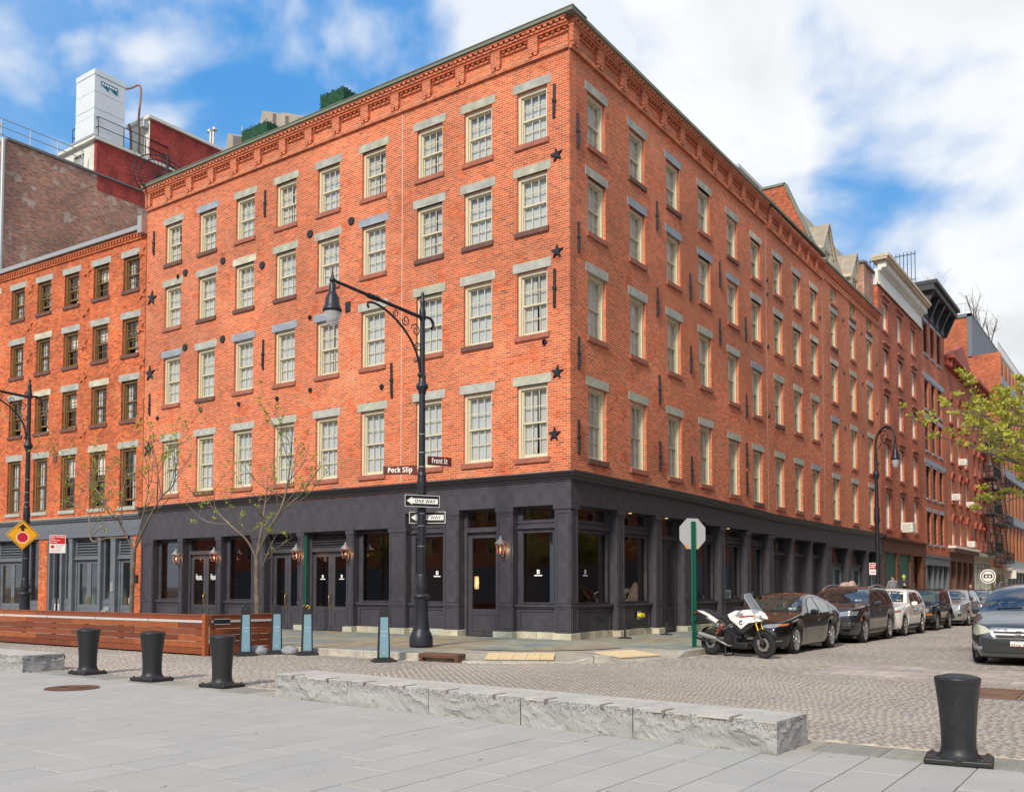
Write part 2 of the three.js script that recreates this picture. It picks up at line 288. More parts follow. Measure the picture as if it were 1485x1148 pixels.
// ---------------------------------------------------------------- the corner building
const hotel = thing('corner_building', 'five storey red brick corner building with charcoal shopfronts and cream sash windows', 'building');
const TA = brickA.tile;
{
  const lint = [M.stoneGrey, M.stoneGreen, M.stoneGrey, M.stoneCream, M.stoneGreen, M.stoneGrey, M.stoneBlue];
  // rows: opening bottom and height; L front columns by distance from the corner
  const rowsL = [[14.53, 1.60], [11.93, 1.67], [8.85, 1.90], [5.28, 2.13]];
  const colsL = [1.29, 3.27, 5.18, 7.58, 9.71, 11.86, 14.10, 16.31, 18.46];
  const colsR = [1.53, 4.13, 6.80, 9.42, 12.12, 14.66, 17.32, 19.86, 22.40], colsC = [25.70, 29.20, 32.65];
  const rowsC = [[16.02, 0.90], [13.78, 1.78], [10.96, 1.94], [7.90, 2.05], [4.98, 2.10]];
  const dropR = (k) => k < 4 ? 0 : k === 4 ? -0.12 : -0.235;
  const opt = (r, panes) => ({ cols: 3, rows: 2, frame: M.cream, panes, lintel: M.stoneGrey, lintelW: 1.33, lintelH: 0.265, sill: M.brownstone, sillW: 1.20, sillH: 0.14, curtain: M.curtain, seed: r * 1.7 });
  const protos = rowsL.map(([, h], r) => [makeWindow(1.06, h, opt(r, true)), makeWindow(1.06, h, { ...opt(r, true), gap: 0.06, gapAt: 0.05, curtain: M.curtainWarm, seed: r + 9 }), makeWindow(1.06, h, { ...opt(r, true), gap: 0.24, gapAt: -0.1, seed: r + 4 })]);
  const protosR = rowsL.map(([, h], r) => [makeWindow(1.06, h, opt(r, false)), makeWindow(1.06, h, { ...opt(r, false), gap: 0.1, curtain: M.curtainWarm, seed: r + 9 })]);
  const protosC = rowsC.map(([, h], r) => makeWindow(1.10, h, { ...opt(r, false), rows: r ? 2 : 1, lintel: r ? M.stoneGrey : null, lintelW: 1.4 }));
  const place = (proto, side, x, y) => {
    const w = copyOf(proto); hotel.add(w); putFront(w, side, x, y);
    w.traverse((m) => { if (m.name === 'lintel') m.material = pick(lint); if (m.name === 'sill' && rnd() < 0.3) m.material = M.brownstoneDark; });
  };
  const holesL = [], holesR = [];
  rowsL.forEach(([y, h], r) => {
    colsL.forEach((s, k) => { const dy = k < 3 ? 0.03 : -0.03; holesL.push([-s, y + dy, 1.06, h]); place(protos[r][rnd() < 0.74 ? 0 : rnd() < 0.88 ? 1 : 2], 'L', -s, y + dy); });
    colsR.forEach((s, k) => { const dy = dropR(k) + (k < 4 ? 0.02 : 0); holesR.push([s, y + dy, 1.06, h]); place(k < 3 ? protos[r][rnd() < 0.8 ? 0 : 1] : protosR[r][rnd() < 0.75 ? 0 : 1], 'R', s, y + dy); });
  });
  rowsC.forEach(([y, h], r) => colsC.forEach((s, k) => { const dy = k * 0.06; holesR.push([s, y + dy, 1.10, h]); place(protosC[r], 'R', s, y + dy); }));
  mesh('brick_wall', wallGeo(-20.25, 0, 4.55, 17.84, holesL, 0.35, TA), M.brick, hotel);
  mesh('brick_wall', turnTo(wallGeo(0.35, 34.75, 4.40, 17.62, holesR, 0.35, TA, 3.3), 'R'), M.brick, hotel);
  mesh('brick_wall', turnTo(metric(span(0.35, 23.9, 17.62, 17.84, -0.35, 0), TA), 'R'), M.brick, hotel);
  // joints of old render between the houses
  for (const [side, x, y0, y1] of [['L', -6.32, 5.0, 17.1], ['R', 15.85, 4.75, 17.0], ['R', 23.75, 4.75, 16.9]]) mesh('joint_strip', turnTo(span(x - 0.014, x + 0.014, y0, y1, -0.02, 0.004), side), M.whiteLine, hotel);
  // brick corbelling under the roof: one bay, repeated
  const bay = (w, zero) => {
    const e = [];
    e.push(span(-w / 2, w / 2, 0, 0.085, -0.05, 0.09), span(-w / 2, w / 2, 0.085, 0.15, -0.05, 0.05));                 // string course
    for (const x of [-w / 2 + 0.17]) {
      e.push(span(x - 0.17, x + 0.17, 0.20, 0.62, -0.05, 0.13));
      e.push(span(x - 0.15, x - 0.03, 0.10, 0.20, -0.05, 0.12), span(x + 0.03, x + 0.15, 0.10, 0.20, -0.05, 0.12));
    }
    e.push(span(-w / 2 + 0.36, w / 2 - 0.02, 0.50, 0.565, -0.05, 0.05));
    for (let x = -w / 2 + 0.40; x < w / 2 - 0.1; x += 0.20) e.push(span(x, x + 0.10, 0.565, 0.632, -0.05, 0.10));
    e.push(span(-w / 2, w / 2, 0.632, 0.70, -0.05, 0.14), span(-w / 2, w / 2, 0.70, 0.768, -0.05, 0.18));
    for (let x = -w / 2; x < w / 2 - 0.1; x += 0.2) e.push(span(x, x + 0.11, 0.768, 0.84, -0.05, 0.22));
    e.push(span(-w / 2, w / 2, 0.84, 0.90, -0.05, 0.225));
    return metric(merge(e), TA, zero);
  };
  const nb = 15, wL = 20.25 / nb, gL = bay(wL, 1.1);
  for (let k = 0; k < nb; k++) { const m = mesh('brick_corbel', gL, M.brick, hotel); putFront(m, 'L', -20.25 + wL * (k + 0.5), 16.95, 0.0); }
  const nr = 11, wR = 15.85 / nr, gR = bay(wR, 2.4);
  for (let k = 0; k < nr; k++) { const m = mesh('brick_corbel', gR, M.brick, hotel); putFront(m, 'R', wR * (k + 0.5), 16.95, 0.0); }
  for (let k = 0; k < 6; k++) { const m = mesh('brick_corbel', gR, M.brick, hotel); putFront(m, 'R', 16.05 + 1.29 * (k + 0.5), 16.86 - 0.02 * k, 0.0); m.scale.x = 1.29 / wR; }
  mesh('brick_corbel', turnTo(metric(merge([span(23.9, 34.75, 17.32, 17.42, -0.05, 0.07), span(23.9, 34.75, 17.42, 17.52, -0.05, 0.12), span(23.9, 34.75, 17.52, 17.62, -0.05, 0.17), span(23.9, 34.75, 16.90, 16.97, -0.05, 0.05)]), TA), 'R'), M.brick, hotel);
  // coping and roof
  mesh('coping', [span(-20.3, 0.28, 17.86, 17.96, -0.5, 0.28), span(-20.3, 0.30, 17.96, 17.985, -0.5, 0.30)], M.copperGreen, hotel);
  mesh('coping', [turnTo(span(0.5, 23.75, 17.853, 17.955, -0.5, 0.275), 'R'), turnTo(span(23.75, 34.8, 17.63, 17.74, -0.5, 0.24), 'R')], M.copperGreen, hotel);
  mesh('roof', [span(-20.2, -0.5, 17.5, 17.7, -16, -0.36), span(-14, -0.5, 17.3, 17.5, -34.7, -16)], M.roofing, hotel);
  mesh('rear_wall', [metric(span(-20.25, -19.95, 0, 17.84, -16, -0.35), brickD.tile), metric(span(-20.2, -14, 0, 17.5, -16.3, -16), brickD.tile), metric(span(-14.3, -14, 0, 17.5, -34.7, -16.3), brickD.tile), metric(span(-14, -0.35, 0, 17.6, -34.75, -34.45), brickD.tile)], M.brickD, hotel);
  // rooms behind the windows: a partition and floors keep each storey dark
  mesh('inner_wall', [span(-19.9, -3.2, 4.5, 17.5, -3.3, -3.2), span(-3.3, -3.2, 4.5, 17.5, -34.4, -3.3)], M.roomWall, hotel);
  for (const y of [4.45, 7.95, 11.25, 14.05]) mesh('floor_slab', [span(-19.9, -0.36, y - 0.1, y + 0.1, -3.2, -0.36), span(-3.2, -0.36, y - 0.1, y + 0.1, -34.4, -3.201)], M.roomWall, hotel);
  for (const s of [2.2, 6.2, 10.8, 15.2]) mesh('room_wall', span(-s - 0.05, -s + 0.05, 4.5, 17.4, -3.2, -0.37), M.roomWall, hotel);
  // gable, mansard and dormers over the last three bays on Front Street
  const gs = new THREE.Shape(); [[-0.05, 17.5], [-0.55, 18.9], [-1.82, 21.95], [-3.4, 22.05], [-10, 22.05], [-10, 17.5]].forEach((p, i) => i ? gs.lineTo(...p) : gs.moveTo(...p));
  mesh('gable_wall', metric(new THREE.ExtrudeGeometry(gs, { depth: 0.3, bevelEnabled: false }).translate(0, 0, -24.05), brickD.tile), M.brickD, hotel);
  const cp = [[-0.02, 17.6], [-0.52, 18.95], [-1.78, 22.0], [-10, 22.1]];
  mesh('gable_coping', cp.slice(1).map((p, i) => { const q = cp[i], dx = p[0] - q[0], dy = p[1] - q[1], l = Math.hypot(dx, dy); return box(l + 0.05, 0.12, 0.42, 0, 0, 0).rotateZ(Math.atan2(dy, dx)).translate((p[0] + q[0]) / 2, (p[1] + q[1]) / 2 + 0.03, -23.9); }), M.copperGreen, hotel);
  const ms = new THREE.Shape(); [[-0.3, 17.6], [-1.9, 21.6], [-8, 21.7], [-8, 17.6]].forEach((p, i) => i ? ms.lineTo(...p) : ms.moveTo(...p));
  const slate = std('#ffffff', 0.7, { map: grainTex(256, 151, [0.62, 0.58, 0.52], 0.12) });
  mesh('mansard_roof', metric(new THREE.ExtrudeGeometry(ms, { depth: 10.6, bevelEnabled: false }).translate(0, 0, -34.7), 1), slate, hotel);
  for (const [zc, yb] of [[-26.6, 17.75], [-31.9, 17.75]]) {
    const d = part('dormer', hotel, [-0.62, yb, zc]);
    const sh = new THREE.Shape(); sh.moveTo(-1.0, 0); sh.lineTo(1.0, 0); sh.lineTo(1.0, 1.35); sh.lineTo(0, 2.75); sh.lineTo(-1.0, 1.35); sh.closePath();
    const ho = new THREE.Path(); ho.moveTo(-0.5, 0.35); ho.lineTo(-0.5, 1.4); ho.lineTo(0.5, 1.4); ho.lineTo(0.5, 0.35); ho.closePath(); sh.holes.push(ho);
    mesh('front', new THREE.ExtrudeGeometry(sh, { depth: 0.1, bevelEnabled: false }).rotateY(Math.PI / 2), M.cream, d);
    const boards = []; for (let y = 0.1; y < 1.3; y += 0.17) boards.push(box(2.2, 0.155, 0.03).rotateX(-0.12).translate(-1.15, y, 1.015), box(2.2, 0.155, 0.03).rotateX(0.12).translate(-1.15, y, -1.015));
    for (let y = 1.5; y < 2.5; y += 0.16) { const hw = (2.75 - y) / 1.4 - 0.12; boards.push(box(0.025, 0.145, hw * 2, 0.11, y, 0)); }
    mesh('clapboards', boards, M.cream, d);
    mesh('cheek_walls', [span(-2.4, 0, 0, 1.35, 0.93, 1.0), span(-2.4, 0, 0, 1.35, -1.0, -0.93)], M.cream, d);
    mesh('sash', ring(1.0, 1.05, 0.06, 0.06, 0.06, 0.08, 0.1, 0, 0.35).concat([span(-0.5, 0.5, 0.85, 0.90, 0.03, 0.08), span(-0.02, 0.02, 0.35, 1.4, 0.03, 0.08)]).map((g) => g.rotateY(Math.PI / 2)), M.cream, d);
    mesh('pane', new THREE.PlaneGeometry(0.98, 1.02).rotateY(Math.PI / 2).translate(0.05, 0.87, 0), M.glass, d);
    const sl = Math.hypot(1.2, 1.68), an = Math.atan2(1.68, 1.2);
    const rf = []; for (const q of [1, -1]) { rf.push(box(3.2, 0.06, sl).rotateX(q * an).translate(-1.35, 2.0, q * 0.6)); for (const xx of [-2.2, -1.4, -0.6]) rf.push(box(0.03, 0.1, sl).rotateX(q * an).translate(xx, 2.02, q * 0.6)); }
    mesh('roof', metric(merge(rf), 1), slate, d);
    mesh('gable_trim', [1, -1].flatMap((q) => [box(0.06, 0.12, sl).rotateX(q * an).translate(0.16, 1.95, q * 0.58)]), M.cream, d);
    mesh('eave', [span(-2.4, 0.12, 1.28, 1.38, 1.0, 1.14), span(-2.4, 0.12, 1.28, 1.38, -1.14, -1.0)], M.cream, d);
  }
  const ph = part('roof_house', hotel, [-6.2, 17.7, -31]);
  mesh('wall', metric(span(-4, 0, 0, 8.2, -5, 2.2), brickD.tile), M.brickD, ph); mesh('coping', span(-4.1, 0.1, 8.2, 8.42, -5.1, 2.3), M.zinc, ph);
  const chim = part('chimney', hotel, [-0.2, 17.6, -33.4]);
  mesh('stack', [metric(span(-2.6, 0, 0, 2.55, -1.2, 0.2), brickC.tile), metric(span(-2.6, 0.05, 0, 2.55, 0.5, 1.0), brickC.tile)], M.brickC, chim); mesh('cap', span(-2.7, 0.1, 2.55, 2.68, -1.3, 1.1), M.roofing, chim);
  // wall anchors: stars, bars, round plates
  const star = (r) => { const p = []; const s = new THREE.Shape(); for (let i = 0; i < 10; i++) { const a = Math.PI / 2 + i * Math.PI / 5, q = i % 2 ? r * 0.36 : r; i ? s.lineTo(Math.cos(a) * q, Math.sin(a) * q) : s.moveTo(Math.cos(a) * q, Math.sin(a) * q); } return new THREE.ExtrudeGeometry(s, { depth: 0.02, bevelEnabled: true, bevelThickness: 0.03, bevelSize: 0.02, bevelSegments: 1 }); };
  const gStar = star(0.19), gStarB = star(0.30);
  const wallItem = (name, geo, side, x, y, out = 0, tilt = 0, sy = 1) => { const m = mesh(name, geo, M.iron, hotel); putFront(m, side, x, y, out); m.rotation.z = tilt; m.scale.y = sy; if (side === 'R') { m.rotation.order = 'YXZ'; } return m; };
  for (const [x, y] of [[-0.42, 13.95], [-0.42, 11.15], [-0.42, 7.68], [-0.52, 5.92]]) wallItem('star_anchor', gStar, 'L', x, y, 0.01, rr(-0.3, 0.3));
  for (const [x, y] of [[-19.83, 13.30], [-19.86, 10.22], [-19.90, 7.15]]) wallItem('star_anchor', gStarB, 'L', x, y, 0.01, rr(-0.2, 0.3));
  const gBar = merge([rbox(0.085, 1.0, 0.05, 0.02), rbox(0.12, 0.1, 0.09, 0.02), rbox(0.06, 0.3, 0.07, 0.02, 0, -0.25, 0.02)]);
  for (const [x, y, q] of [[-0.5, 15.55, 1], [-0.5, 10.1, 1.12], [-12.97, 15.55, 1], [-12.98, 10.0, 1.1], [-19.75, 15.55, 1], [-19.85, 8.95, 0.9], [-6.72, 8.25, 1.15]]) wallItem('bar_anchor', gBar, 'L', x, y, 0.03, rr(-0.03, 0.03), q);
  for (const [x, y, q] of [[0.42, 14.7, 1.05], [0.44, 11.6, 0.9], [0.44, 8.25, 0.95], [0.42, 5.85, 1.0], [5.5, 13.9, 1], [5.5, 11.0, 1], [5.6, 8.1, 1], [5.6, 5.9, 1], [10.8, 13.4, 1], [10.75, 11.2, 1], [13.4, 11.9, 1], [13.4, 8.8, 1], [13.35, 6.85, 1], [13.35, 5.7, 1], [8.1, 12.2, 1], [8.1, 9.6, 1], [8.1, 5.7, 1]]) wallItem('bar_anchor', gBar, 'R', x, y, 0.03, 0, q);
  const gDisc = new THREE.CylinderGeometry(0.13, 0.15, 0.05, 14).rotateX(Math.PI / 2), gPeg = merge([new THREE.CylinderGeometry(0.07, 0.08, 0.06, 10).rotateX(Math.PI / 2), box(0.05, 0.16, 0.06)]);
  for (const [x, y] of [[-15.35, 13.92], [-17.65, 13.92], [-13.1, 13.3], [-15.3, 10.92], [-17.6, 10.95], [-8.6, 13.9], [-10.6, 13.9]]) wallItem('disc_anchor', gDisc, 'L', x, y, 0.02);
  mesh('plate_anchor', rbox(0.24, 0.36, 0.05, 0.06), M.iron, hotel).position.set(-8.72, 11.0, 0.02);
  for (const [x, y] of [[-10.55, 10.95], [-10.5, 8.4], [-14.3, 8.35], [-16.55, 8.4], [-18.1, 13.85], [-12.2, 8.3], [-7.15, 8.1], [-0.85, 8.6], [-19.3, 8.35]]) wallItem('peg_anchor', gPeg, 'L', x, y, 0.03);
  for (const [x, y] of [[15.95, 14.6], [15.95, 11.75], [15.95, 8.8], [15.95, 14.0], [23.3, 14.75], [23.3, 11.85], [23.3, 9.0], [27.4, 15.6], [27.4, 12.8], [27.4, 9.9], [31.0, 15.7], [31.0, 12.9], [31.0, 10.0], [34.2, 14.6], [34.2, 11.7], [34.2, 8.8]]) wallItem('peg_anchor', gPeg, 'R', x, y, 0.03);

  // ------------------------------------------------------------ shopfronts
  const GROUND = (side, x) => side === 'R' ? 0.15 - 0.005 * x : 0.15;
  const REC = -0.30;
  const pilaster = (side, x0, x1, top, capital = true) => {
    const g0 = GROUND(side, (x0 + x1) / 2) + 0.17, e = [span(x0, x1, g0, top, REC - 0.12, 0)];
    const w = x1 - x0;
    if (w > 0.22) {
      const t = Math.min(0.05, w * 0.14);
      for (const [a, b] of [[g0 + 0.08, 1.02], [1.16, top - 0.22]]) e.push(span(x0 + t, x0 + t + 0.028, a, b, 0, 0.018), span(x1 - t - 0.028, x1 - t, a, b, 0, 0.018), span(x0 + t + 0.028, x1 - t - 0.028, a, a + 0.028, 0, 0.018), span(x0 + t + 0.028, x1 - t - 0.028, b - 0.028, b, 0, 0.018));
    }
    if (capital) e.push(span(x0 - 0.03, x1 + 0.03, top - 0.13, top - 0.003, REC - 0.1, 0.035), span(x0 - 0.015, x1 + 0.015, top - 0.17, top - 0.13, REC - 0.1, 0.02));
    e.push(span(x0 - 0.012, x1 + 0.012, 1.05, 1.11, REC - 0.1, 0.02));
    mesh('pilaster', turnTo(metric(merge(e), 1), side), M.shop, hotel);
    mesh('base_stone', turnTo(metric(rbox(w + 0.10, 0.40, -REC + 0.2, 0.015).translate((x0 + x1) / 2, g0 - 0.202, (REC + 0.05) / 2), 1, rnd() * 7), side), pick([M.stoneCream, M.stoneGreen, M.stoneCream, M.brownstone]), hotel);
  };
  const frameBay = (name, side, x0, x1, base) => { const g = part(name, hotel, ...front(side, (x0 + x1) / 2, 0, REC)); return g; };
  const lamp3 = [];
  const bayWindow = (side, x0, x1, o) => {
    const w = x1 - x0 - 0.002, g0 = GROUND(side, (x0 + x1) / 2), g = frameBay('shop_window', side, x0, x1), top = o.top, glassTop = o.transom ? 3.24 : top - 0.06;
    const blk = [span(-w / 2, w / 2, g0 + 0.2, 1.0, -0.12, 0.10)];
    for (const q of ring(w - 0.2, 0.62, 0.05, 0.05, 0.05, 0.03, 0.13, 0, 0.34)) blk.push(q);
    mesh('bulkhead', metric(merge(blk), 1), M.shop, g);
    mesh('sill', metric(merge([span(-w / 2, w / 2, 1.0, 1.045, -0.12, 0.15), span(-w / 2, w / 2, 1.045, 1.11, -0.12, 0.19)]), 1), M.shop, g);
    const fr = ring(w, glassTop + 0.06 - 1.11, 0.16, 0.05, 0.06, 0.10, 0.03, 0, 1.11).concat(ring(w - 0.32, glassTop - 1.11 - 0.04, 0.045, 0.04, 0.04, 0.05, 0.07, 0, 1.13));
    if (o.transom) { fr.push(span(-w / 2, w / 2, 3.30, 3.36, -0.1, 0.10), span(-w / 2, w / 2, 3.36, 3.46, -0.1, 0.05), span(-w / 2, w / 2, 3.46, 3.52, -0.1, 0.08)); fr.push(...ring(w, top - 3.52, 0.16, 0.03, 0.04, 0.10, 0.03, 0, 3.52)); }
    mesh('frame', metric(merge(fr), 1), M.shop, g);
    const gp = mesh('pane', new THREE.PlaneGeometry(w - 0.36, glassTop - 1.18), o.glass ?? M.shopGlass, g); gp.position.set(0, (glassTop + 1.18) / 2 - 0.03, -0.03);
    if (o.transom) mesh('pane', new THREE.PlaneGeometry(w - 0.32, top - 3.56), M.shopGlass, g).position.set(0, (top + 3.55) / 2, -0.03);
    const n = Math.max(2, Math.round(w / 0.6)); for (let k = 0; k < n; k++) { const sw = w / n; mesh('base_stone', metric(rbox(sw - 0.008, 0.36, 0.3, 0.012).translate(-w / 2 + sw * (k + 0.5), g0 - 0.0, rr(-0.005, 0.01)), 1, rnd() * 7), pick([M.stoneCream, M.stoneGreen, M.stoneCream]), g); }
    if (o.curtain) { const cw = o.curtain, m = mesh('curtain', curtainGeo(cw, glassTop - 1.15, 0, 0, x0), M.curtainBlue, g); m.position.set(o.curtainAt === -1 ? -w / 2 + 0.16 + cw / 2 : w / 2 - 0.16 - cw / 2, 1.13, -0.35); }
    if (o.logo) { const m = mesh('window_logo', new THREE.PlaneGeometry(0.30, 0.24), logoMat, g); m.position.set(o.logo, 2.02, -0.026); }
    return g;
  };
  const bayDoor = (side, x0, x1, o) => {
    const w = x1 - x0 - 0.002, g0 = GROUND(side, (x0 + x1) / 2), g = frameBay('shop_door', side, x0, x1), top = o.top, dt = o.doorTop;
    const fr = [...ring(w, top - g0, 0.11, 0.02, 0.05, 0.14, 0.02, 0, g0), span(-w / 2 + 0.11, w / 2 - 0.11, dt, dt + 0.06, -0.12, 0.09), span(-w / 2 + 0.11, w / 2 - 0.11, dt + 0.06, dt + 0.14, -0.12, 0.05)];
    mesh('frame', metric(merge(fr), 1), M.shop, g);
    const iw = w - 0.22, leaves = o.leaves ?? 2, lw = iw / leaves;
    for (let k = 0; k < leaves; k++) {
      const cx = -iw / 2 + lw * (k + 0.5), st = 0.15, e = ring(lw - 0.012, dt - g0 - 0.03, st, 0.78, 0.16, 0.05, -0.03, cx, g0 + 0.02);
      e.push(...ring(lw - 0.3, 0.52, 0.03, 0.03, 0.03, 0.015, -0.014, cx, g0 + 0.14));
      mesh('door_leaf', metric(merge(e), 1), o.mat ?? M.shop, g);
      const ph2 = dt - g0 - 0.03 - 0.78 - 0.16; const p = mesh('pane', new THREE.PlaneGeometry(lw - 0.012 - 2 * st, ph2), o.glass ?? M.shopGlass, g); p.position.set(cx, g0 + 0.02 + 0.78 + ph2 / 2, -0.055);
      if (o.text) { const m = mesh('door_lettering', new THREE.PlaneGeometry(0.57, 0.25), pearlMat, g); m.position.set(cx, 2.0, -0.052); }
      if (o.logo) { const m = mesh('door_logo', new THREE.PlaneGeometry(0.26, 0.21), logoMat, g); m.position.set(cx, 1.95, -0.052); }
    }
    if (o.handle) mesh('handle', [tube([V(-0.06, 0.95, -0.02), V(-0.05, 1.02, 0.05), V(-0.04, 1.15, 0.055), V(-0.06, 1.3, 0.04), V(-0.06, 1.36, -0.02)], 0.016, 16, 6), rbox(0.07, 0.13, 0.02, 0.005, -0.06, 0.93, -0.02), rbox(0.06, 0.10, 0.02, 0.005, -0.06, 1.38, -0.02)], M.brass, g);
    const tb = dt + 0.14, tw = w - 0.22;
    if (o.louver) { const e = []; for (let y = tb + 0.03; y < top - 0.08; y += 0.085) e.push(box(tw, 0.012, 0.1).rotateX(0.6).translate(0, y + 0.03, -0.04)); mesh('louvre', e, M.shop, g); mesh('louvre_back', span(-tw / 2, tw / 2, tb, top - 0.05, -0.13, -0.12), M.shop, g); }
    else mesh('pane', new THREE.PlaneGeometry(tw, top - 0.05 - tb), M.shopGlass, g).position.set(0, (top - 0.05 + tb) / 2, -0.03);
    return g;
  };
  var logoMat = textMat(256, 200, (g, w, h) => { g.clearRect(0, 0, w, h); g.fillStyle = '#fff'; g.font = 'bold 140px sans-serif'; g.textAlign = 'center'; g.fillText('B', 136, 125); g.fillRect(84, 25, 60, 22); g.fillRect(84, 64, 60, 20); g.fillRect(84, 104, 60, 22); g.fillRect(10, 150, 236, 26); }, { transparent: true, alphaTest: 0.4, side: THREE.DoubleSide });
  var pearlMat = textMat(512, 224, (g, w, h) => { g.clearRect(0, 0, w, h); g.fillStyle = '#fff'; g.font = 'bold 120px sans-serif'; g.textAlign = 'center'; g.save(); g.translate(256, 214); g.scale(1, 1.7); g.fillText('PEARL', 0, 0, 480); g.restore(); g.font = 'italic bold 56px serif'; g.fillText('The', 110, 52); }, { transparent: true, alphaTest: 0.4, side: THREE.DoubleSide });

  const TL = 3.49, TR = 3.93;
  for (const [s0, s1, t] of [[19.47, 20.25, TL], [17.55, 17.81, TL], [15.22, 15.53, TL], [12.80, 13.51, TL], [10.76, 11.07, TL], [8.39, 8.71, TL], [6.10, 6.80, TL], [3.97, 4.56, TR], [1.97, 2.55, TR]]) pilaster('L', -s1, -s0, t);
  // corner pier, both faces
  {
    const e = [span(-0.53, 0, 0.32, TR, -0.40, 0)];
    for (const [a, b] of [[0.40, 1.02], [1.16, TR - 0.22]]) {
      e.push(...ring(0.43, b - a, 0.028, 0.028, 0.028, 0.018, 0.018, -0.265, a));
      for (const q of ring(0.30, b - a, 0.028, 0.028, 0.028, 0.018, 0.018, 0.20, a)) e.push(q.rotateY(Math.PI / 2));
    }
    e.push(span(-0.56, 0.035, TR - 0.13, TR - 0.003, -0.43, 0.035), span(-0.54, 0.02, 1.05, 1.11, -0.41, 0.02));
    mesh('pilaster', metric(merge(e), 1), M.shop, hotel); mesh('base_stone', metric(rbox(0.62, 0.4, 0.5, 0.015, -0.26, 0.118, -0.18), 1), M.stoneCream, hotel);
  }
  bayWindow('L', -19.47, -17.81, { top: TL }); bayDoor('L', -17.55, -15.53, { top: TL, doorTop: 2.86, text: true, handle: true });
  bayWindow('L', -15.22, -13.51, { top: TL }); bayDoor('L', -12.80, -11.07, { top: TL, doorTop: 2.82, louver: true, handle: true });
  bayDoor('L', -10.76, -8.71, { top: TL, doorTop: 2.82, louver: true, handle: true, logo: true }); bayWindow('L', -8.39, -6.80, { top: TL });
  bayWindow('L', -6.10, -4.56, { top: TR, transom: true, logo: 0.25 }); bayDoor('L', -3.97, -2.55, { top: TR, doorTop: 3.26, leaves: 1 });
  bayWindow('L', -1.97, -0.53, { top: TR, transom: true, logo: -0.05, curtain: 0.42 });
  for (const [s0, s1, t] of [[2.68, 3.15, TR], [5.27, 5.72, TR], [7.45, 8.12, TR], [10.64, 11.08, 3.86], [13.26, 13.69, 3.82], [15.76, 16.39, 3.78], [18.73, 19.02, 3.78], [21.38, 21.64, 3.76], [23.74, 24.71, 3.74], [27.59, 28.2, 3.62], [31.19, 31.74, 3.62], [33.9, 34.72, 3.62]]) pilaster('R', s0, s1, t);
  bayWindow('R', 0.40, 2.68, { top: TR, transom: true, logo: -0.2 }); bayWindow('R', 3.15, 5.27, { top: TR, transom: true });
  bayDoor('R', 5.72, 7.45, { top: TR, doorTop: 3.2 });
  bayWindow('R', 8.12, 10.64, { top: 3.88, transom: true, curtain: 1.3 }); bayWindow('R', 11.08, 13.26, { top: 3.84, transom: true, curtain: 1.0, logo: -0.6 }); bayWindow('R', 13.69, 15.76, { top: 3.80, transom: true, curtain: 0.9 });
  bayDoor('R', 16.39, 18.73, { top: 3.78, doorTop: 3.0 }); bayDoor('R', 19.02, 21.38, { top: 3.77, doorTop: 3.0 }); bayDoor('R', 21.64, 23.74, { top: 3.75, doorTop: 3.0 });
  bayDoor('R', 24.71, 27.59, { top: 3.62, doorTop: 2.7, mat: M.teal, leaves: 2 }); bayDoor('R', 28.2, 31.19, { top: 3.62, doorTop: 2.7, mat: M.teal, leaves: 2 }); bayDoor('R', 31.74, 33.9, { top: 3.62, doorTop: 2.7, mat: M.teal, leaves: 2 });
  // fascia and moulded cornice
  mesh('fascia', metric(merge([span(-20.25, -6.10, 3.49, 4.58, -0.40, 0.03), span(-6.10, 0.03, TR, 4.58, -0.40, 0.03)]), 1), M.shop, hotel);
  const fr = [[0.40, 9.3, TR, 4.58], [9.3, 13.5, 3.86, 4.54], [13.5, 16.4, 3.80, 4.48], [16.4, 24.3, 3.75, 4.42], [24.3, 34.75, 3.62, 4.40]];
  mesh('fascia', turnTo(metric(merge(fr.map(([a, b, y0, y1]) => span(a, b, y0, y1 + 0.1, -0.40, 0.03))), 1), 'R'), M.shop, hotel);
  const prof = [[0.03, 0], [0.06, 0], [0.06, 0.035], [0.10, 0.05], [0.12, 0.10], [0.19, 0.13], [0.24, 0.20], [0.30, 0.215], [0.30, 0.255], [0.0, 0.29]];
  const corniceLine = (pts, mats) => {
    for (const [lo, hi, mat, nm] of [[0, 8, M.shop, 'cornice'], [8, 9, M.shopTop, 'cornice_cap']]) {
      const pos = [], idx = [], k = hi - lo + 1;
      for (const [x, y, z, ox, oz] of pts) for (let i = lo; i <= hi; i++) pos.push(x + prof[i][0] * ox, y + prof[i][1], z + prof[i][0] * oz);
      for (let a = 0; a < pts.length - 1; a++) for (let i = 0; i < k - 1; i++) { const p = a * k + i, q = p + k; idx.push(p, q, p + 1, p + 1, q, q + 1); }
      const g = new THREE.BufferGeometry(); g.setAttribute('position', new THREE.Float32BufferAttribute(pos, 3)); g.setIndex(idx); mesh(nm, metric(toCreasedNormals(plain(g), 0.4), 1), mat, hotel);
    }
  };
  corniceLine([[-20.3, 4.55, 0, 0, 1], [-10.8, 4.62, 0, 0, 1], [0, 4.58, 0, 1, 1], [0, 4.56, -7, 1, 0], [0, 4.46, -13, 1, 0], [0, 4.385, -16.4, 1, 0], [0, 4.38, -24.6, 1, 0], [0, 4.46, -34.9, 1, 0]]);
  // rooms of the shops
  mesh('shop_interior', [span(-20.2, -4.6, 0.1, 4.4, -4.7, -4.6), span(-4.7, -4.6, 0.1, 4.4, -34.4, -4.7), span(-13.2, -13.1, 0.1, 4.35, -4.6, -0.45), span(-6.5, -6.4, 0.1, 4.35, -4.6, -0.45), span(-4.6, -0.45, 0.1, 4.3, -24.3, -24.2), span(-4.6, -0.45, 0.1, 4.3, -16.1, -16.0)], M.brownRoom, hotel);
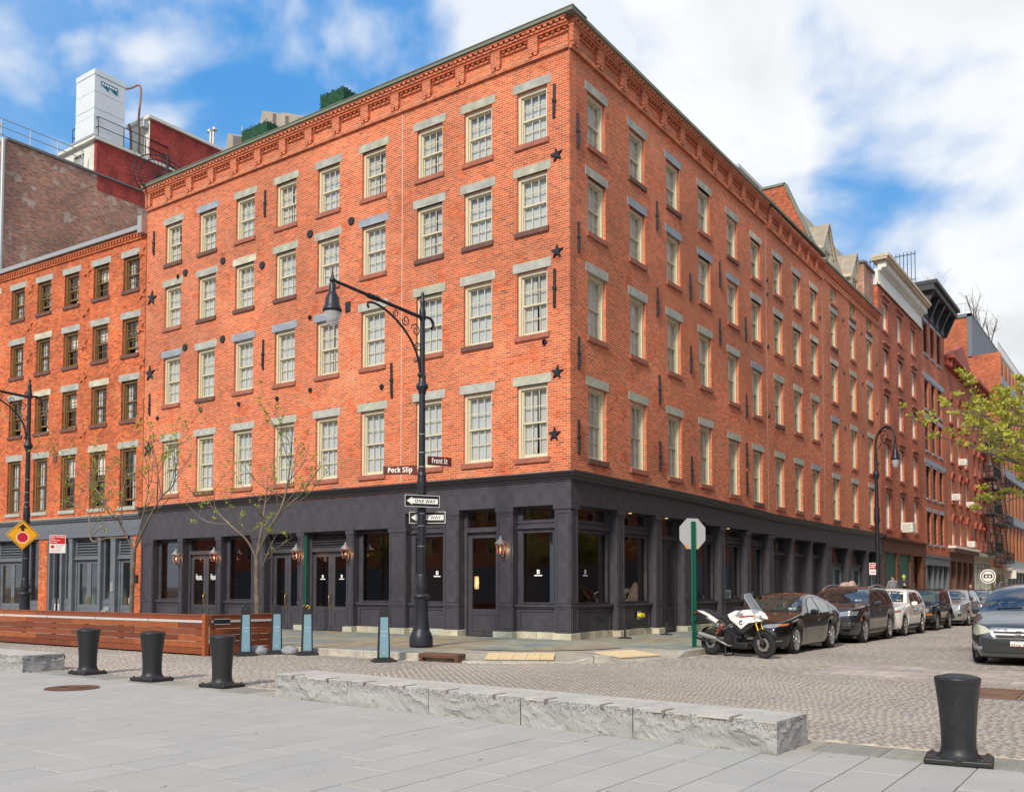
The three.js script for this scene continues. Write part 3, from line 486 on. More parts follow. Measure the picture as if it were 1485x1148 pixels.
  mesh('shop_floor', [span(-20.2, -0.33, 0.05, 0.145, -4.6, -0.33), span(-4.6, -0.33, -0.3, 0.02, -34.4, -4.6)], M.woodFloor, hotel);
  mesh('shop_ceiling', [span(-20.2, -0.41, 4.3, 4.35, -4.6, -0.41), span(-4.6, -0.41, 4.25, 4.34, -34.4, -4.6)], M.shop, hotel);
  for (const [x, y, z] of [[-2.75, 1.75, -4.5], [-1.0, 1.75, -4.5], [-4.5, 1.72, -3.0], [-4.5, 1.75, -1.6]]) { mesh('wall_lamp', rbox(0.12, 0.42, 0.12, 0.03, x, y, z), M.glowSoft, hotel); const l = new THREE.PointLight(new THREE.Color(1, 0.62, 0.3), 0.35, 0, 2); l.position.set(x + 0.2, y, z + 0.2); l.castShadow = true; scene.add(l); }
  for (const s of [3.9, 6.5, 11.9, 16.9]) mesh('soffit_light', turnTo(cyl(0.05, 0.05, 0.015, s, (s < 10 ? 3.915 : s < 14 ? 3.845 : 3.735), -0.2, 12), 'R'), M.glow, hotel);
  // carriage lanterns
  for (const x of [-17.68, -15.38, -10.92, -8.55, -2.26]) {
    const g = part('lantern', hotel, [x, 2.60, 0.20]); g.scale.set(0.88, 0.88, 0.88);
    mesh('bracket', [tube([V(0, -0.06, 0), V(0, -0.16, -0.04), V(0, -0.14, -0.14), V(0, 0.0, -0.2)], 0.014, 12, 6), cyl(0.05, 0.05, 0.02, 0, -0.05, 0, 10), box(0.05, 0.2, 0.02, 0, 0.02, -0.19)], M.iron, g);
    const fr4 = []; for (const [a, b] of [[1, 1], [1, -1], [-1, 1], [-1, -1]]) fr4.push(bar(V(a * 0.07, -0.03, b * 0.07), V(a * 0.125, 0.30, b * 0.125), 0.01, 6));
    fr4.push(box(0.16, 0.02, 0.16, 0, -0.03, 0), ...ring(0.26, 0.02, 0.02, 0.005, 0.005, 0.26, 0.13, 0, 0.29));
    mesh('cage', fr4, M.ironRust, g);
    mesh('hood', [new THREE.CylinderGeometry(0.05, 0.21, 0.17, 4).rotateY(Math.PI / 4).translate(0, 0.39, 0), cyl(0.045, 0.045, 0.05, 0, 0.475, 0, 8), new THREE.SphereGeometry(0.025, 8, 6).translate(0, 0.54, 0)], M.zinc, g);
    mesh('flame', new THREE.SphereGeometry(0.026, 8, 8).scale(1, 2, 1).translate(0, 0.11, 0), M.glow, g);
    const l = new THREE.PointLight(new THREE.Color(1, 0.6, 0.28), 0.35, 0, 2); l.position.set(x, 2.69, 0.2); l.castShadow = true; scene.add(l);
  }
  // hose connection with two yellow caps, small pipe outlet
  const hc = part('hose_connection', hotel, [REC + 0.16, 0.72, -4.35], Math.PI / 2);
  mesh('plate', rbox(0.24, 0.26, 0.03, 0.01), M.zinc, hc); for (const q of [-0.08, 0.08]) mesh('cap', new THREE.CylinderGeometry(0.065, 0.075, 0.12, 14).rotateX(Math.PI / 2).translate(q, 0, 0.08), std([0.75, 0.62, 0.02], 0.5), hc);
  mesh('pipe_outlet', new THREE.CylinderGeometry(0.04, 0.05, 0.14, 10).rotateZ(Math.PI / 2).translate(REC + 0.2, 0.66, -1.9), M.iron, hotel);
}
// ---------------------------------------------------------------- ground
const slope = (z) => z < 0 ? 0.005 * z : 0;            // Front Street falls away from the corner
const CX0 = 0, CZ0 = 2.0, CR = 4.45;                     // centre and radius of the rounded street corner
const KERB_Z = 6.45, KERB_X = 4.45;
M.ground = std('#ffffff', 0.95, { map: grainTex(512, 201, [0.42, 0.40, 0.38], 0.2) });
M.joint = std('#ffffff', 0.95, { map: grainTex(512, 203, [0.80, 0.75, 0.67], 0.22) });
M.plazaJoint = std('#ffffff', 0.95, { map: grainTex(256, 205, [0.46, 0.42, 0.36], 0.25) });
// one sheet to the horizon; it follows the slope of the street
{
  const xs = [], zs = []; for (let x = -600; x <= 600; x += x >= -60 && x < 60 ? 5 : 60) xs.push(x); for (let z = -600; z <= 300; z += z >= -120 && z < 60 ? 5 : 60) zs.push(z);
  const pos = [], idx = []; for (const z of zs) for (const x of xs) pos.push(x, -0.06 + Math.max(slope(z), -3), z);
  for (let j = 0; j < zs.length - 1; j++) for (let i = 0; i < xs.length - 1; i++) { const a = j * xs.length + i, b = a + xs.length; idx.push(a, b, a + 1, a + 1, b, b + 1); }
  const g = new THREE.BufferGeometry(); g.setAttribute('position', new THREE.Float32BufferAttribute(pos, 3)); g.setIndex(idx); g.computeVertexNormals();
  struct('ground', metric(g, 3), M.ground);
}
// a sheet over x0..x1, z0..z1 laid on the slope
function sheet(x0, x1, z0, z1, y, step = 1) {
  const nx = Math.max(1, Math.round((x1 - x0) / step)), nz = Math.max(1, Math.round((z1 - z0) / step)), pos = [], idx = [];
  for (let j = 0; j <= nz; j++) for (let i = 0; i <= nx; i++) { const x = lerp(x0, x1, i / nx), z = lerp(z0, z1, j / nz); pos.push(x, y + slope(z), z); }
  for (let j = 0; j < nz; j++) for (let i = 0; i < nx; i++) { const a = j * (nx + 1) + i, b = a + nx + 1; idx.push(a, b, a + 1, a + 1, b, b + 1); }
  const g = new THREE.BufferGeometry(); g.setAttribute('position', new THREE.Float32BufferAttribute(pos, 3)); g.setIndex(idx); g.computeVertexNormals(); return g;
}
// plaza bed and pavers
struct('plaza', metric(sheet(-40, 40, 12.85, 60, -0.009, 20), 2), M.plazaJoint);
const plaza = scene.children[scene.children.length - 1];
{
  rnd = mulberry(21);
  const tones = [[0.680, 0.676, 0.662], [0.690, 0.684, 0.668], [0.670, 0.670, 0.660], [0.684, 0.676, 0.660], [0.694, 0.690, 0.678]];
  const paverTex = (k, t) => tex(512, 512, (i, j, c) => { const u = i / 512, v = j / 512, a = pfbm(u, v, 3, 4, 211 + k), b = hash3(i, j, 214 + k), e = hash3(i >> 1, j >> 1, 215 + k), g = sstep(0.905, 0.925, pfbm(u, v, 15, 2, 217 + k)) * 0.35, w = 0.95 + 0.05 * a + 0.06 * b + 0.05 * e - 0.055; for (let q = 0; q < 3; q++) c[q] = t[q] * w * (1 - g); });
  const mats = tones.map((t, k) => std('#ffffff', 0.85, { map: paverTex(k, t), bumpMap: grainTex(128, 231, [0.5, 0.5, 0.5], 0.5), bumpScale: 0.0015 }));
  const geos = []; for (let k = 0; k < 5; k++) { const g = [1.05, 1.35, 0.9, 1.2, 0.75][k]; geos.push([g, [0, 1, 2].map((q) => metric(rbox(0.449, 0.05, g - 0.011, 0.006, 0, -0.025, 0, 1), 0.9, q * 3.1 + k, q * 1.7))]); }
  const rest = [[], [], [], [], []]; const list = [];
  const inView = new THREE.Frustum().setFromProjectionMatrix(new THREE.Matrix4().multiplyMatrices(camera.projectionMatrix, camera.matrixWorldInverse.copy(camera.matrixWorld).invert()));
  for (let x = -24; x < 26; x += 0.46) {
    let z = 12.86 - rr(0, 0.5);
    z = 12.88;
    let first = true;
    while (z < 27) {
      const k = Math.floor(rnd() * 5), [l] = geos[k]; const zz = z + l / 2;
      const p = V(x, 0, zz);
      const seen = inView.intersectsSphere(new THREE.Sphere(p, 0.7));
      list.push({ x, zz, k, seen, d: p.distanceTo(camera.position), m: Math.floor(rnd() * 5), v: Math.floor(rnd() * 3), y: rr(-0.002, 0.002), far: !seen && p.distanceTo(camera.position) > 14 });
      z += l; first = false;
    }
  }
  const near = list.filter((p) => p.seen).sort((a, b) => a.d - b.d); let n = 0;
  for (const p of near) {
    if (n++ < 300) { const m = mesh('paver', geos[p.k][1][p.v], mats[p.m], plaza); m.position.set(p.x, p.y, p.zz); m.rotation.x = rr(-0.001, 0.001); }
    else rest[p.m].push(geos[p.k][1][p.v].clone().translate(p.x, p.y, p.zz));
  }
  for (const p of list) if (!p.seen && !p.far) rest[p.m].push(geos[p.k][1][p.v].clone().translate(p.x, p.y, p.zz));
  rest.forEach((r, k) => { if (r.length) { const m = mesh('far_pavers', r, mats[k], plaza); m.userData.kind = 'stuff'; } });
  // border band of small ribbed blocks between plaza and street
  const bandMats = [0, 1, 2].map((k) => std('#ffffff', 0.9, { map: grainTex(256, 241 + k, [[0.60, 0.60, 0.58], [0.56, 0.56, 0.55], [0.63, 0.62, 0.60]][k], 0.2) }));
  const bg = metric(merge([rbox(0.60, 0.05, 0.60, 0.006, 0, -0.025, 0, 1), ...Array.from({ length: 11 }, (_, k) => box(0.56, 0.012, 0.022, 0, 0.003, -0.265 + k * 0.053))]), 0.6);
  const band = struct('border_band', metric(sheet(-24, 26, 12.2, 12.85, -0.03, 10), 1), M.plazaJoint);
  for (let x = -22; x < 24; x += 0.61) { const m = mesh('ribbed_paver', bg, bandMats[Math.floor(rnd() * 3)], band); m.position.set(x, -0.004 + rr(-0.002, 0.002), 12.54); }
}
// cobbled road: every sett a stone; the largest in view as parts, the rest as one mass
{
  rnd = mulberry(33);
  const road = struct('road', metric(merge([sheet(-45, 40, -0.5, 12.2, -0.008, 1.5), sheet(3, 40, -130, -0.5, -0.008, 2)]), 2), M.joint);
  const geos = [0, 1, 2].map((k) => { const g = rbox(1, 1, 1, 0.07, 0, -0.5, 0, 1); const p = g.attributes.position; for (let i = 0; i < p.count; i++) { const x = p.getX(i), y = p.getY(i), z = p.getZ(i); p.setXYZ(i, x + 0.03 * (hash3(Math.round(x * 9), Math.round(z * 9), k) - 0.5), y + 0.05 * (hash3(Math.round(x * 9), Math.round(z * 9), k + 7) - 0.5), z + 0.03 * (hash3(Math.round(z * 9), Math.round(x * 9), k + 3) - 0.5)); } g.computeVertexNormals(); return plain(g); });
  const tones = [[0.55, 0.51, 0.465], [0.54, 0.51, 0.48], [0.565, 0.52, 0.47], [0.51, 0.49, 0.475], [0.54, 0.49, 0.445], [0.585, 0.55, 0.505], [0.485, 0.46, 0.455], [0.555, 0.515, 0.475]];
  const grain = grainTex(256, 251, [0.80, 0.79, 0.77], 0.45); 
  const mats = tones.map((t) => std(t, 0.8, { map: grain }));
  const massMat = std('#ffffff', 0.8, { map: grain });
  const onWalk = (x, z) => x < 0 ? z < KERB_Z : z < CZ0 ? x < KERB_X : Math.hypot(x - CX0, z - CZ0) < CR;
  const setts = [];
  const add = (x, z, l, w, turn) => {
    if (onWalk(x, z - 0.1) || onWalk(x - 0.1, z) || onWalk(x, z)) return;
    const p = V(x, slope(z), z), s = p.clone().project(camera);
    if (s.z > 1 || Math.abs(s.x) > 1.04 || s.y < -1.06 || s.y > 0.0) return;
    const d = p.distanceTo(camera.position); if (d > 60) return;
    setts.push([x, z, l, w, turn + rr(-0.012, 0.012), d]);
  };
  // Peck Slip and the crossing: courses along x (across the view); Front Street: courses across the street
  const diag = (x, z) => x > 1.2 && z > 5.2 - 0.0 * x;
  for (let p = -8; p < 26; p += 0.118) { let q = -14 + rr(0, 0.2); while (q < 16) { const l = rr(0.15, 0.23), m = q + l / 2, x = (p + m) * 0.70711, z = (m - p) * 0.70711 + 8; if (z < 12.12 && z > 0 && diag(x, z)) add(x, z, l - 0.016, rr(0.094, 0.106), -Math.PI / 4); q += l; } }
  for (let z = 12.14; z > -0.8; z -= 0.125) { let x = -26 + rr(0, 0.2); while (x < 16) { const l = rr(0.17, 0.27); if (!(z < 4.6 && x > 4.4) && !diag(x + l / 2, z)) add(x + l / 2, z + 0.02 * Math.sin(x * 1.3 + z), l - 0.018, rr(0.098, 0.112), 0); x += l; } }
  for (let z = 5.2; z > -34; z -= 0.125) { let x = 4.3 + rr(0, 0.2); while (x < 16) { const l = rr(0.18, 0.27); if (!(x + l / 2 > 7.95 && z < 4.92 && z > 1.88) && (z < 4.6 || x > 4.4)) add(x + l / 2, z + 0.05 * Math.sin(x * 0.8), l - 0.018, rr(0.098, 0.112), 0.02); x += l; } }
  // crossing of long grey stones laid along the street
  const cg = [0, 1, 2].map((k) => metric(rbox(0.325, 0.05, 0.735, 0.012, 0, -0.025, 0, 1), 0.8, k * 2.3)), cm = [[0.50, 0.47, 0.45], [0.53, 0.50, 0.475], [0.48, 0.455, 0.445]].map((t, k) => std('#ffffff', 0.85, { map: grainTex(256, 255 + k, t.map((v) => v * 1.32), 0.2) }));
  for (let k = 0; k < 18; k++) for (let q = 0; q < 4; q++) { const m = mesh('crossing_stone', cg[(k + q) % 3], cm[Math.floor(rnd() * 3)], road); m.position.set(8.13 + k * 0.34, 0.0015 + rr(-0.002, 0.002), 2.28 + q * 0.75 + (k % 2) * 0.0); }
  setts.sort((a, b) => a[5] - b[5]);
  setts.slice(0, 300).forEach(([x, z, l, w, t], i) => { const m = mesh('sett', geos[i % 3], mats[Math.floor(rnd() * mats.length)], road); m.scale.set(l, 0.06, w); m.position.set(x, rr(-0.004, 0.003) + slope(z), z); m.rotation.y = t; });
  const far = setts.slice(300), dummy = new THREE.Object3D(), col = new THREE.Color();
  for (let k = 0; k < 3; k++) {
    const mine = far.filter((_, i) => i % 3 === k), im = new THREE.InstancedMesh(geos[k], massMat, mine.length);
    mine.forEach(([x, z, l, w, t], i) => {
      dummy.position.set(x, rr(-0.003, 0.002) + slope(z), z); dummy.rotation.set(rr(-0.012, 0.012), t, rr(-0.006, 0.006)); dummy.scale.set(l, 0.06, w); dummy.updateMatrix(); im.setMatrixAt(i, dummy.matrix);
      const c = tones[Math.floor(rnd() * tones.length)], patch = 0.78 + 0.5 * fbm3(x * 0.45, 3, z * 0.45, 3); im.setColorAt(i, col.setRGB(c[0] * patch, c[1] * patch, c[2] * patch));
    });
    im.name = numbered('setts'); im.userData.kind = 'stuff'; im.castShadow = im.receiveShadow = true; road.add(im);
  }
}
// pavement round the corner building
{
  rnd = mulberry(45);
  const padA = [[59.6, 0.42], [18.5, 0.30]];                              // dropped kerbs: direction (degrees) and half width (radians)
  const dropAt = (th) => { let d = 0; for (const [a, h] of padA) d = Math.max(d, 1 - sstep(h * 0.62, h * 0.95, Math.abs(th - a * Math.PI / 180))); return d; };
  const walkY = (x, z) => { let y = 0.15 + slope(z); if (x >= 0 && z >= CZ0) { const r = Math.hypot(x - CX0, z - CZ0), th = Math.atan2(z - CZ0, x - CX0); y -= 0.125 * dropAt(th) * sstep(2.75, 4.3, r); } return y; };
  M.walk = std('#ffffff', 0.9, { map: grainTex(512, 261, [0.60, 0.57, 0.50], 0.2, 0.25, [0.50, 0.47, 0.41]) });
  const walk = struct('pavement', metric(merge([sheet(-40, 0.0, -0.6, KERB_Z - 0.16, 0.118, 2), sheet(-0.6, KERB_X - 0.16, -130, -0.6, 0.118, 2)]), 2), M.walk);
  // corner fan of concrete
  const pos = [], idx = [], NR = 14, NT = 48;
  for (let j = 0; j <= NT; j++) for (let i = 0; i <= NR; i++) { const th = j / NT * Math.PI / 2, r = (CR - 0.02) * i / NR, x = CX0 + Math.cos(th) * r, z = CZ0 + Math.sin(th) * r; pos.push(x, walkY(x, z) - (r < 2.6 ? 0.03 : 0.004), z); }
  for (let j = 0; j < NT; j++) for (let i = 0; i < NR; i++) { const a = j * (NR + 1) + i, b = a + NR + 1; idx.push(a, a + 1, b, a + 1, b + 1, b); }
  const fan = new THREE.BufferGeometry(); fan.setAttribute('position', new THREE.Float32BufferAttribute(pos, 3)); fan.setIndex(idx); fan.computeVertexNormals();
  const concreteWalk = std('#ffffff', 0.9, { map: grainTex(512, 263, [0.62, 0.60, 0.55], 0.16, 0.2, [0.52, 0.50, 0.45]) });
  mesh('corner_slab', metric(fan, 2), concreteWalk, walk);
  mesh('corner_slab', metric(sheet(-0.3, CR - 0.16, -0.6, CZ0, 0.138, 0.6), 2), concreteWalk, walk);
  // bluestone flags
  const flagT = [[0.56, 0.57, 0.52], [0.52, 0.55, 0.53], [0.60, 0.57, 0.49], [0.50, 0.53, 0.53], [0.60, 0.55, 0.46], [0.55, 0.56, 0.50]];
  const flagM = flagT.map((t, k) => std('#ffffff', 0.85, { map: grainTex(256, 271 + k, t, 0.22, 0.25, t.map((v) => v * 0.8)) }));
  const flag = (x0, x1, z0, z1) => { const cx = (x0 + x1) / 2, cz = (z0 + z1) / 2; const m = mesh('flagstone', metric(rbox(x1 - x0 - 0.012, 0.05, z1 - z0 - 0.012, 0.005, 0, -0.025, 0, 1), 1.3, rnd() * 5, rnd() * 5), pick(flagM), walk); m.position.set(cx, 0.146 + slope(cz) + rr(-0.002, 0.002), cz); m.rotation.x = cz < 0 ? -0.005 : 0; };
  for (const [z0, z1] of [[0.02, 1.25], [1.25, 2.6], [2.6, 3.75], [3.75, 5.1], [5.1, KERB_Z - 0.165]]) { let x = -21; while (x < -0.1) { let l = rr(0.8, 1.9); if (x + l > -0.45) l = -0.01 - x; flag(x, x + l, z0, z1); x += l; } }
  for (const [x0, x1] of [[0.02, 1.2], [1.2, 2.3], [2.3, 3.4], [3.4, KERB_X - 0.165]]) { let z = CZ0 - 0.02; while (z > -46) { let l = rr(1.0, 1.9); if (z > -0.61 && x1 < 0) l = 1; flag(x0, x1, z - l, z); z -= l; } }
  // corner flags, cut to wedges
  for (let r0 = 0.02, ring_ = 0; r0 < 2.5; r0 += 0.89, ring_++) { const n = [1, 3, 5][ring_] ?? 5; for (let k = 0; k < n; k++) { const pts = [], t0 = k / n * Math.PI / 2 + 0.004, t1 = (k + 1) / n * Math.PI / 2 - 0.004, r1 = Math.min(r0 + 0.88, 2.69); const q = [], ii = []; for (let a = 0; a <= 6; a++) for (let b = 0; b <= 3; b++) { const th = lerp(t0, t1, a / 6), r = lerp(r0, r1, b / 3), x = CX0 + Math.cos(th) * r, z = CZ0 + Math.sin(th) * r; q.push(x, walkY(x, z) - 0.001, z); } for (let a = 0; a < 6; a++) for (let b = 0; b < 3; b++) { const p = a * 4 + b; ii.push(p, p + 1, p + 4, p + 1, p + 5, p + 4); } const g = new THREE.BufferGeometry(); g.setAttribute('position', new THREE.Float32BufferAttribute(q, 3)); g.setIndex(ii); g.computeVertexNormals(); mesh('flagstone', metric(g, 1.3, rnd() * 5), pick(flagM), walk); } }
  // kerb stones
  M.kerb = std('#ffffff', 0.85, { map: grainTex(256, 281, [0.66, 0.65, 0.61], 0.22, 0.3, [0.52, 0.50, 0.46]) });
  const kerb = struct('kerb', metric(merge([sheet(-38, 0, KERB_Z - 0.16, KERB_Z - 0.01, 0.06, 3)]), 1), M.kerb);
  for (let x = -34; x < 0;) { let l = rr(1.6, 2.6); if (x < 0.28 && x + l > -0.3) l = 0 - x; mesh('kerb_stone', metric(rbox(l - 0.008, 0.30, 0.155, 0.02, x + l / 2, 0.0, KERB_Z - 0.08, 2), 1, rnd() * 4), M.kerb, kerb); x += l; }
  for (let z = CZ0; z > -60;) { const l = rr(1.6, 2.6); const m = mesh('kerb_stone', metric(rbox(0.155, 0.30, l - 0.008, 0.02, 0, 0, 0, 2), 1, rnd() * 4), M.kerb, kerb); m.position.set(KERB_X - 0.08, 0.0 + slope(z - l / 2), z - l / 2); m.rotation.x = z < 0 ? -0.005 : 0; z -= l; }
  for (let k = 0; k < 7; k++) { const q = [], ii = [], n = 6; for (let a = 0; a <= n; a++) { const th = lerp(k / 7, (k + 1) / 7 - 0.002, a / n) * Math.PI / 2, top = 0.15 - 0.125 * dropAt(th); for (const [r, y] of [[CR - 0.155, top], [CR - 0.015, top], [CR, top - 0.015], [CR, -0.1]]) q.push(CX0 + Math.cos(th) * r, y, CZ0 + Math.sin(th) * r); } for (let a = 0; a < n; a++) for (let b = 0; b < 3; b++) { const p = a * 4 + b; ii.push(p, p + 1, p + 4, p + 1, p + 5, p + 4); } const g = new THREE.BufferGeometry(); g.setAttribute('position', new THREE.Float32BufferAttribute(q, 3)); g.setIndex(ii); g.computeVertexNormals(); mesh('kerb_stone', metric(g, 1, rnd() * 4), M.kerb, kerb); }
  // tactile pads on the dropped kerbs
  const padMat = std('#ffffff', 0.85, { map: grainTex(256, 285, [0.82, 0.74, 0.60], 0.12) });
  for (const [a, wide] of [[59.6, 1.5], [18.5, 1.3]]) {
    const th0 = a * Math.PI / 180, tilt = Math.atan2(0.105, 1.45), g = thing('tactile_pad', a > 40 ? 'cream tactile paving pad on the dropped kerb beside the storm drain' : 'cream tactile paving pad on the dropped kerb beside the motorcycle', 'tactile paving', [CX0 + Math.cos(th0) * 3.62, walkY(CX0 + Math.cos(th0) * 3.62, CZ0 + Math.sin(th0) * 3.62) + 0.012, CZ0 + Math.sin(th0) * 3.62], Math.PI / 2 - th0, 'tactile pads on the corner');
    const tiles = Math.round(wide / 0.3); g.rotation.order = 'YXZ'; g.rotation.x = tilt;
    for (let k = 0; k < tiles; k++) for (let q = 0; q < 3; q++) { const e = [rbox(0.295, 0.03, 0.295, 0.004, 0, 0, 0, 1)]; for (let u = 0; u < 5; u++) for (let v = 0; v < 5; v++) e.push(new THREE.CylinderGeometry(0.012, 0.017, 0.008, 6).translate(-0.118 + u * 0.059, 0.018, -0.118 + v * 0.059)); if (k + q === 0) g.userData.tile = merge(e); const m = mesh('tile', g.userData.tile, padMat, g); m.position.set((k - (tiles - 1) / 2) * 0.3, 0, (q - 1) * 0.3); }
    delete g.userData.tile;
  }
  // storm drain in the kerb
  const dr = thing('storm_drain', 'rusty iron storm drain inlet set in the kerb by the lamp post', 'storm drain', [0.62, 0, KERB_Z - 0.03]); dr.rotation.y = 0.1;
  const rust = std('#ffffff', 0.75, { map: grainTex(256, 287, [0.42, 0.30, 0.24], 0.45, 0.35, [0.52, 0.50, 0.46]), metalness: 0.2 });
  mesh('head', [rbox(1.02, 0.10, 0.34, 0.02, 0, 0.125, -0.06), rbox(0.10, 0.20, 0.30, 0.015, -0.46, 0.02, -0.05), rbox(0.10, 0.20, 0.30, 0.015, 0.46, 0.02, -0.05), rbox(1.02, 0.04, 0.34, 0.01, 0, -0.012, -0.02)], rust, dr);
  mesh('inlet', span(-0.42, 0.42, -0.01, 0.08, -0.2, -0.16), rust, dr);
  // iron covers in plaza and street
  const cover = thing('manhole_cover', 'round rusty manhole cover in the grey plaza paving', 'manhole cover', [-0.74, 0.006, 13.94]);
  mesh('rim', lathe([[0.30, 0], [0.34, 0.008], [0.40, 0.008], [0.41, 0]], 40), rust, cover); const lid = [cyl(0.31, 0.31, 0.006, 0, 0, 0, 40)]; for (let r = 0.05; r < 0.3; r += 0.05) lid.push(new THREE.TorusGeometry(r, 0.008, 4, 32).rotateX(Math.PI / 2).translate(0, 0.007, 0)); mesh('lid', lid, rust, cover);
  const plate = thing('utility_cover', 'pair of rectangular rust brown utility covers in the cobbled street', 'utility cover', [11.75, 0.012, 6.4]);
  for (const q of [-0.48, 0.48]) mesh('lid', rbox(0.92, 0.03, 1.3, 0.01, q, 0, 0), std('#ffffff', 0.8, { map: grainTex(256, 289, [0.50, 0.38, 0.30], 0.3), metalness: 0.1 }), plate); mesh('frame', [...ring(2.1, 1.5, 0.07, 0.07, 0.07, 0.03, 0, 0, -0.75)].map((g) => g.rotateX(-Math.PI / 2)), std([0.16, 0.14, 0.16], 0.8), plate);
}
// ---------------------------------------------------------------- the brick house next door on Peck Slip
const TB = brickB.tile, TC = brickC.tile, TD = brickD.tile;
{
  rnd = mulberry(57);
  const nb = thing('brick_row_house', 'four storey orange brick house with tan sash windows and grey shopfront', 'building', [-20.27, 0, 0], 0.0524);
  const cols = [0.97, 3.02, 5.12, 7.20, 9.28, 11.36, 13.4], rows = [[13.90, 1.42], [11.20, 1.52], [8.47, 1.65], [4.90, 2.42]], holes = [];
  const mk = (r, o) => makeWindow(1.06, rows[r][1], { cols: 3, rows: 2, frame: M.tan, panes: false, lintel: M.stoneGrey, lintelW: 1.36, lintelH: 0.27, sill: M.brownstoneDark, sillW: 1.2, sillH: 0.14, curtain: M.curtainWarm, gap: 0.42, gapAt: 0.3, seed: r, ...o });
  const pr = rows.map((_, r) => [mk(r, {}), mk(r, { curtain: false, blind: 0.35 }), mk(r, { gap: 0.3, gapAt: -0.35, open: 0.22 })]);
  rows.forEach(([y, h], r) => cols.forEach((t, k) => { const x = -t, w = pr[r][Math.floor(rnd() * 3)].clone(); nb.add(w); w.position.set(x, y + 0.01 * k, 0); w.traverse((m) => { if (m.name === 'sill' && r === 3) m.material = M.stoneGrey; if (m.name === 'lintel' && rnd() < 0.2) m.material = M.stoneCream; }); holes.push([x, y + 0.01 * k, 1.06, h]); }));
  mesh('brick_wall', wallGeo(-14.6, -0.02, 4.5, 16.25, holes, 0.35, TB), M.brickB, nb);
  const dent = [span(-14.6, -0.02, 15.92, 16.0, -0.05, 0.06)]; mesh('brick_cornice', [metric(merge([...dent, span(-14.6, -0.02, 16.12, 16.22, -0.05, 0.12)]), TB)], M.brickB, nb);
  const dg = metric(span(-0.05, 0.05, 16.0, 16.12, -0.05, 0.10), TB); for (let x = -14.5; x < -0.1; x += 0.2) { const m = mesh('dentil', dg, M.brickB, nb); m.position.x = x; }
  mesh('gutter', [span(-14.6, 0, 16.24, 16.42, -0.3, 0.22), span(-0.25, 0.02, 16.05, 16.75, -0.3, 0.28)], M.zinc, nb);
  mesh('roof', box(14.6, 0.12, 12.2).rotateX(0.17).translate(-7.3, 17.35, -6.2), M.roofing, nb);
  mesh('side_wall', [metric(span(-0.35, -0.03, 0, 16.2, -12, -0.36), TB), metric(span(-14.6, -14.25, 0, 16.2, -12, -0.36), TB), metric(span(-14.2, -0.36, 0, 16.2, -12.2, -11.9), TB)], M.brickB, nb);
  mesh('inner_wall', span(-14.2, -0.4, 0.2, 16.0, -3.3, -3.2), M.roomWall, nb); for (const y of [4.3, 7.7, 10.6, 13.3]) mesh('floor_slab', span(-14.2, -0.36, y, y + 0.2, -3.2, -0.36), M.roomWall, nb);
  const starG = (() => { const s = new THREE.Shape(); for (let i = 0; i < 10; i++) { const a = Math.PI / 2 + i * Math.PI / 5, q = i % 2 ? 0.1 : 0.26; i ? s.lineTo(Math.cos(a) * q, Math.sin(a) * q) : s.moveTo(Math.cos(a) * q, Math.sin(a) * q); } return new THREE.ExtrudeGeometry(s, { depth: 0.02, bevelEnabled: true, bevelThickness: 0.03, bevelSize: 0.02, bevelSegments: 1 }); })();
  const starM = std([0.50, 0.14, 0.06], 0.85);
  for (const t of [0.25, 4.05, 8.25]) for (const y of [15.35, 13.62, 12.2, 10.75, 8.35]) { const m = mesh('star_anchor', starG, starM, nb); m.position.set(-t + rr(-0.1, 0.1), y - 0.15 * (t > 1), 0.01); m.rotation.z = rr(-0.3, 0.3); }
  mesh('plate_anchor', rbox(0.26, 0.42, 0.05, 0.06, -6.05, 7.3, 0.02), M.brownstoneDark, nb);
  // shopfront
  mesh('fascia', metric(merge([span(-14.6, -0.02, 3.72, 4.42, -0.3, 0.02), span(-14.6, -0.02, 4.42, 4.50, -0.3, 0.10), span(-14.6, -0.02, 4.50, 4.58, -0.3, 0.17), span(-14.6, -0.02, 3.72, 3.80, -0.3, 0.06)]), 1), M.shopGrey, nb);
  mesh('fascia_cap', span(-14.6, -0.02, 4.58, 4.61, -0.3, 0.19), M.stoneCream, nb);
  for (const [x0, x1] of [[-0.55, -0.02], [-7.15, -6.5], [-14.6, -13.6]]) mesh('brick_pier', metric(span(x0, x1, 0.1, 3.72, -0.35, 0.0), TB), M.brickB, nb);
  for (const [x0, x1] of [[-0.72, -0.56], [-2.02, -1.72], [-2.9, -2.72], [-4.95, -4.7], [-5.6, -5.45], [-6.49, -6.35], [-8.5, -8.2], [-10.9, -10.65], [-12.6, -12.4]]) mesh('pilaster', metric(merge([span(x0, x1, 0.1, 3.72, -0.3, -0.02), span(x0 - 0.02, x1 + 0.02, 3.55, 3.715, -0.3, 0.0), span(x0 - 0.02, x1 + 0.02, 0.1, 0.5, -0.3, 0.0)]), 1), M.shopGrey, nb);
  const bayW = (x0, x1, sill = 1.05) => { const w = x1 - x0, g = part('shop_window', nb, [(x0 + x1) / 2, 0, -0.22]); mesh('bulkhead', metric(merge([span(-w / 2, w / 2, 0.1, sill, -0.1, 0.06), ...ring(w * 0.8, sill - 0.35, 0.04, 0.04, 0.04, 0.02, 0.08, 0, 0.25)]), 1), M.shopGrey, g); mesh('frame', metric(merge(ring(w, 3.72 - sill, 0.07, 0.07, 0.07, 0.1, 0.02, 0, sill)), 1), M.shopGrey, g); mesh('pane', new THREE.PlaneGeometry(w - 0.12, 3.58 - sill), M.shopGlass, g).position.set(0, (3.72 + sill) / 2, -0.03); };
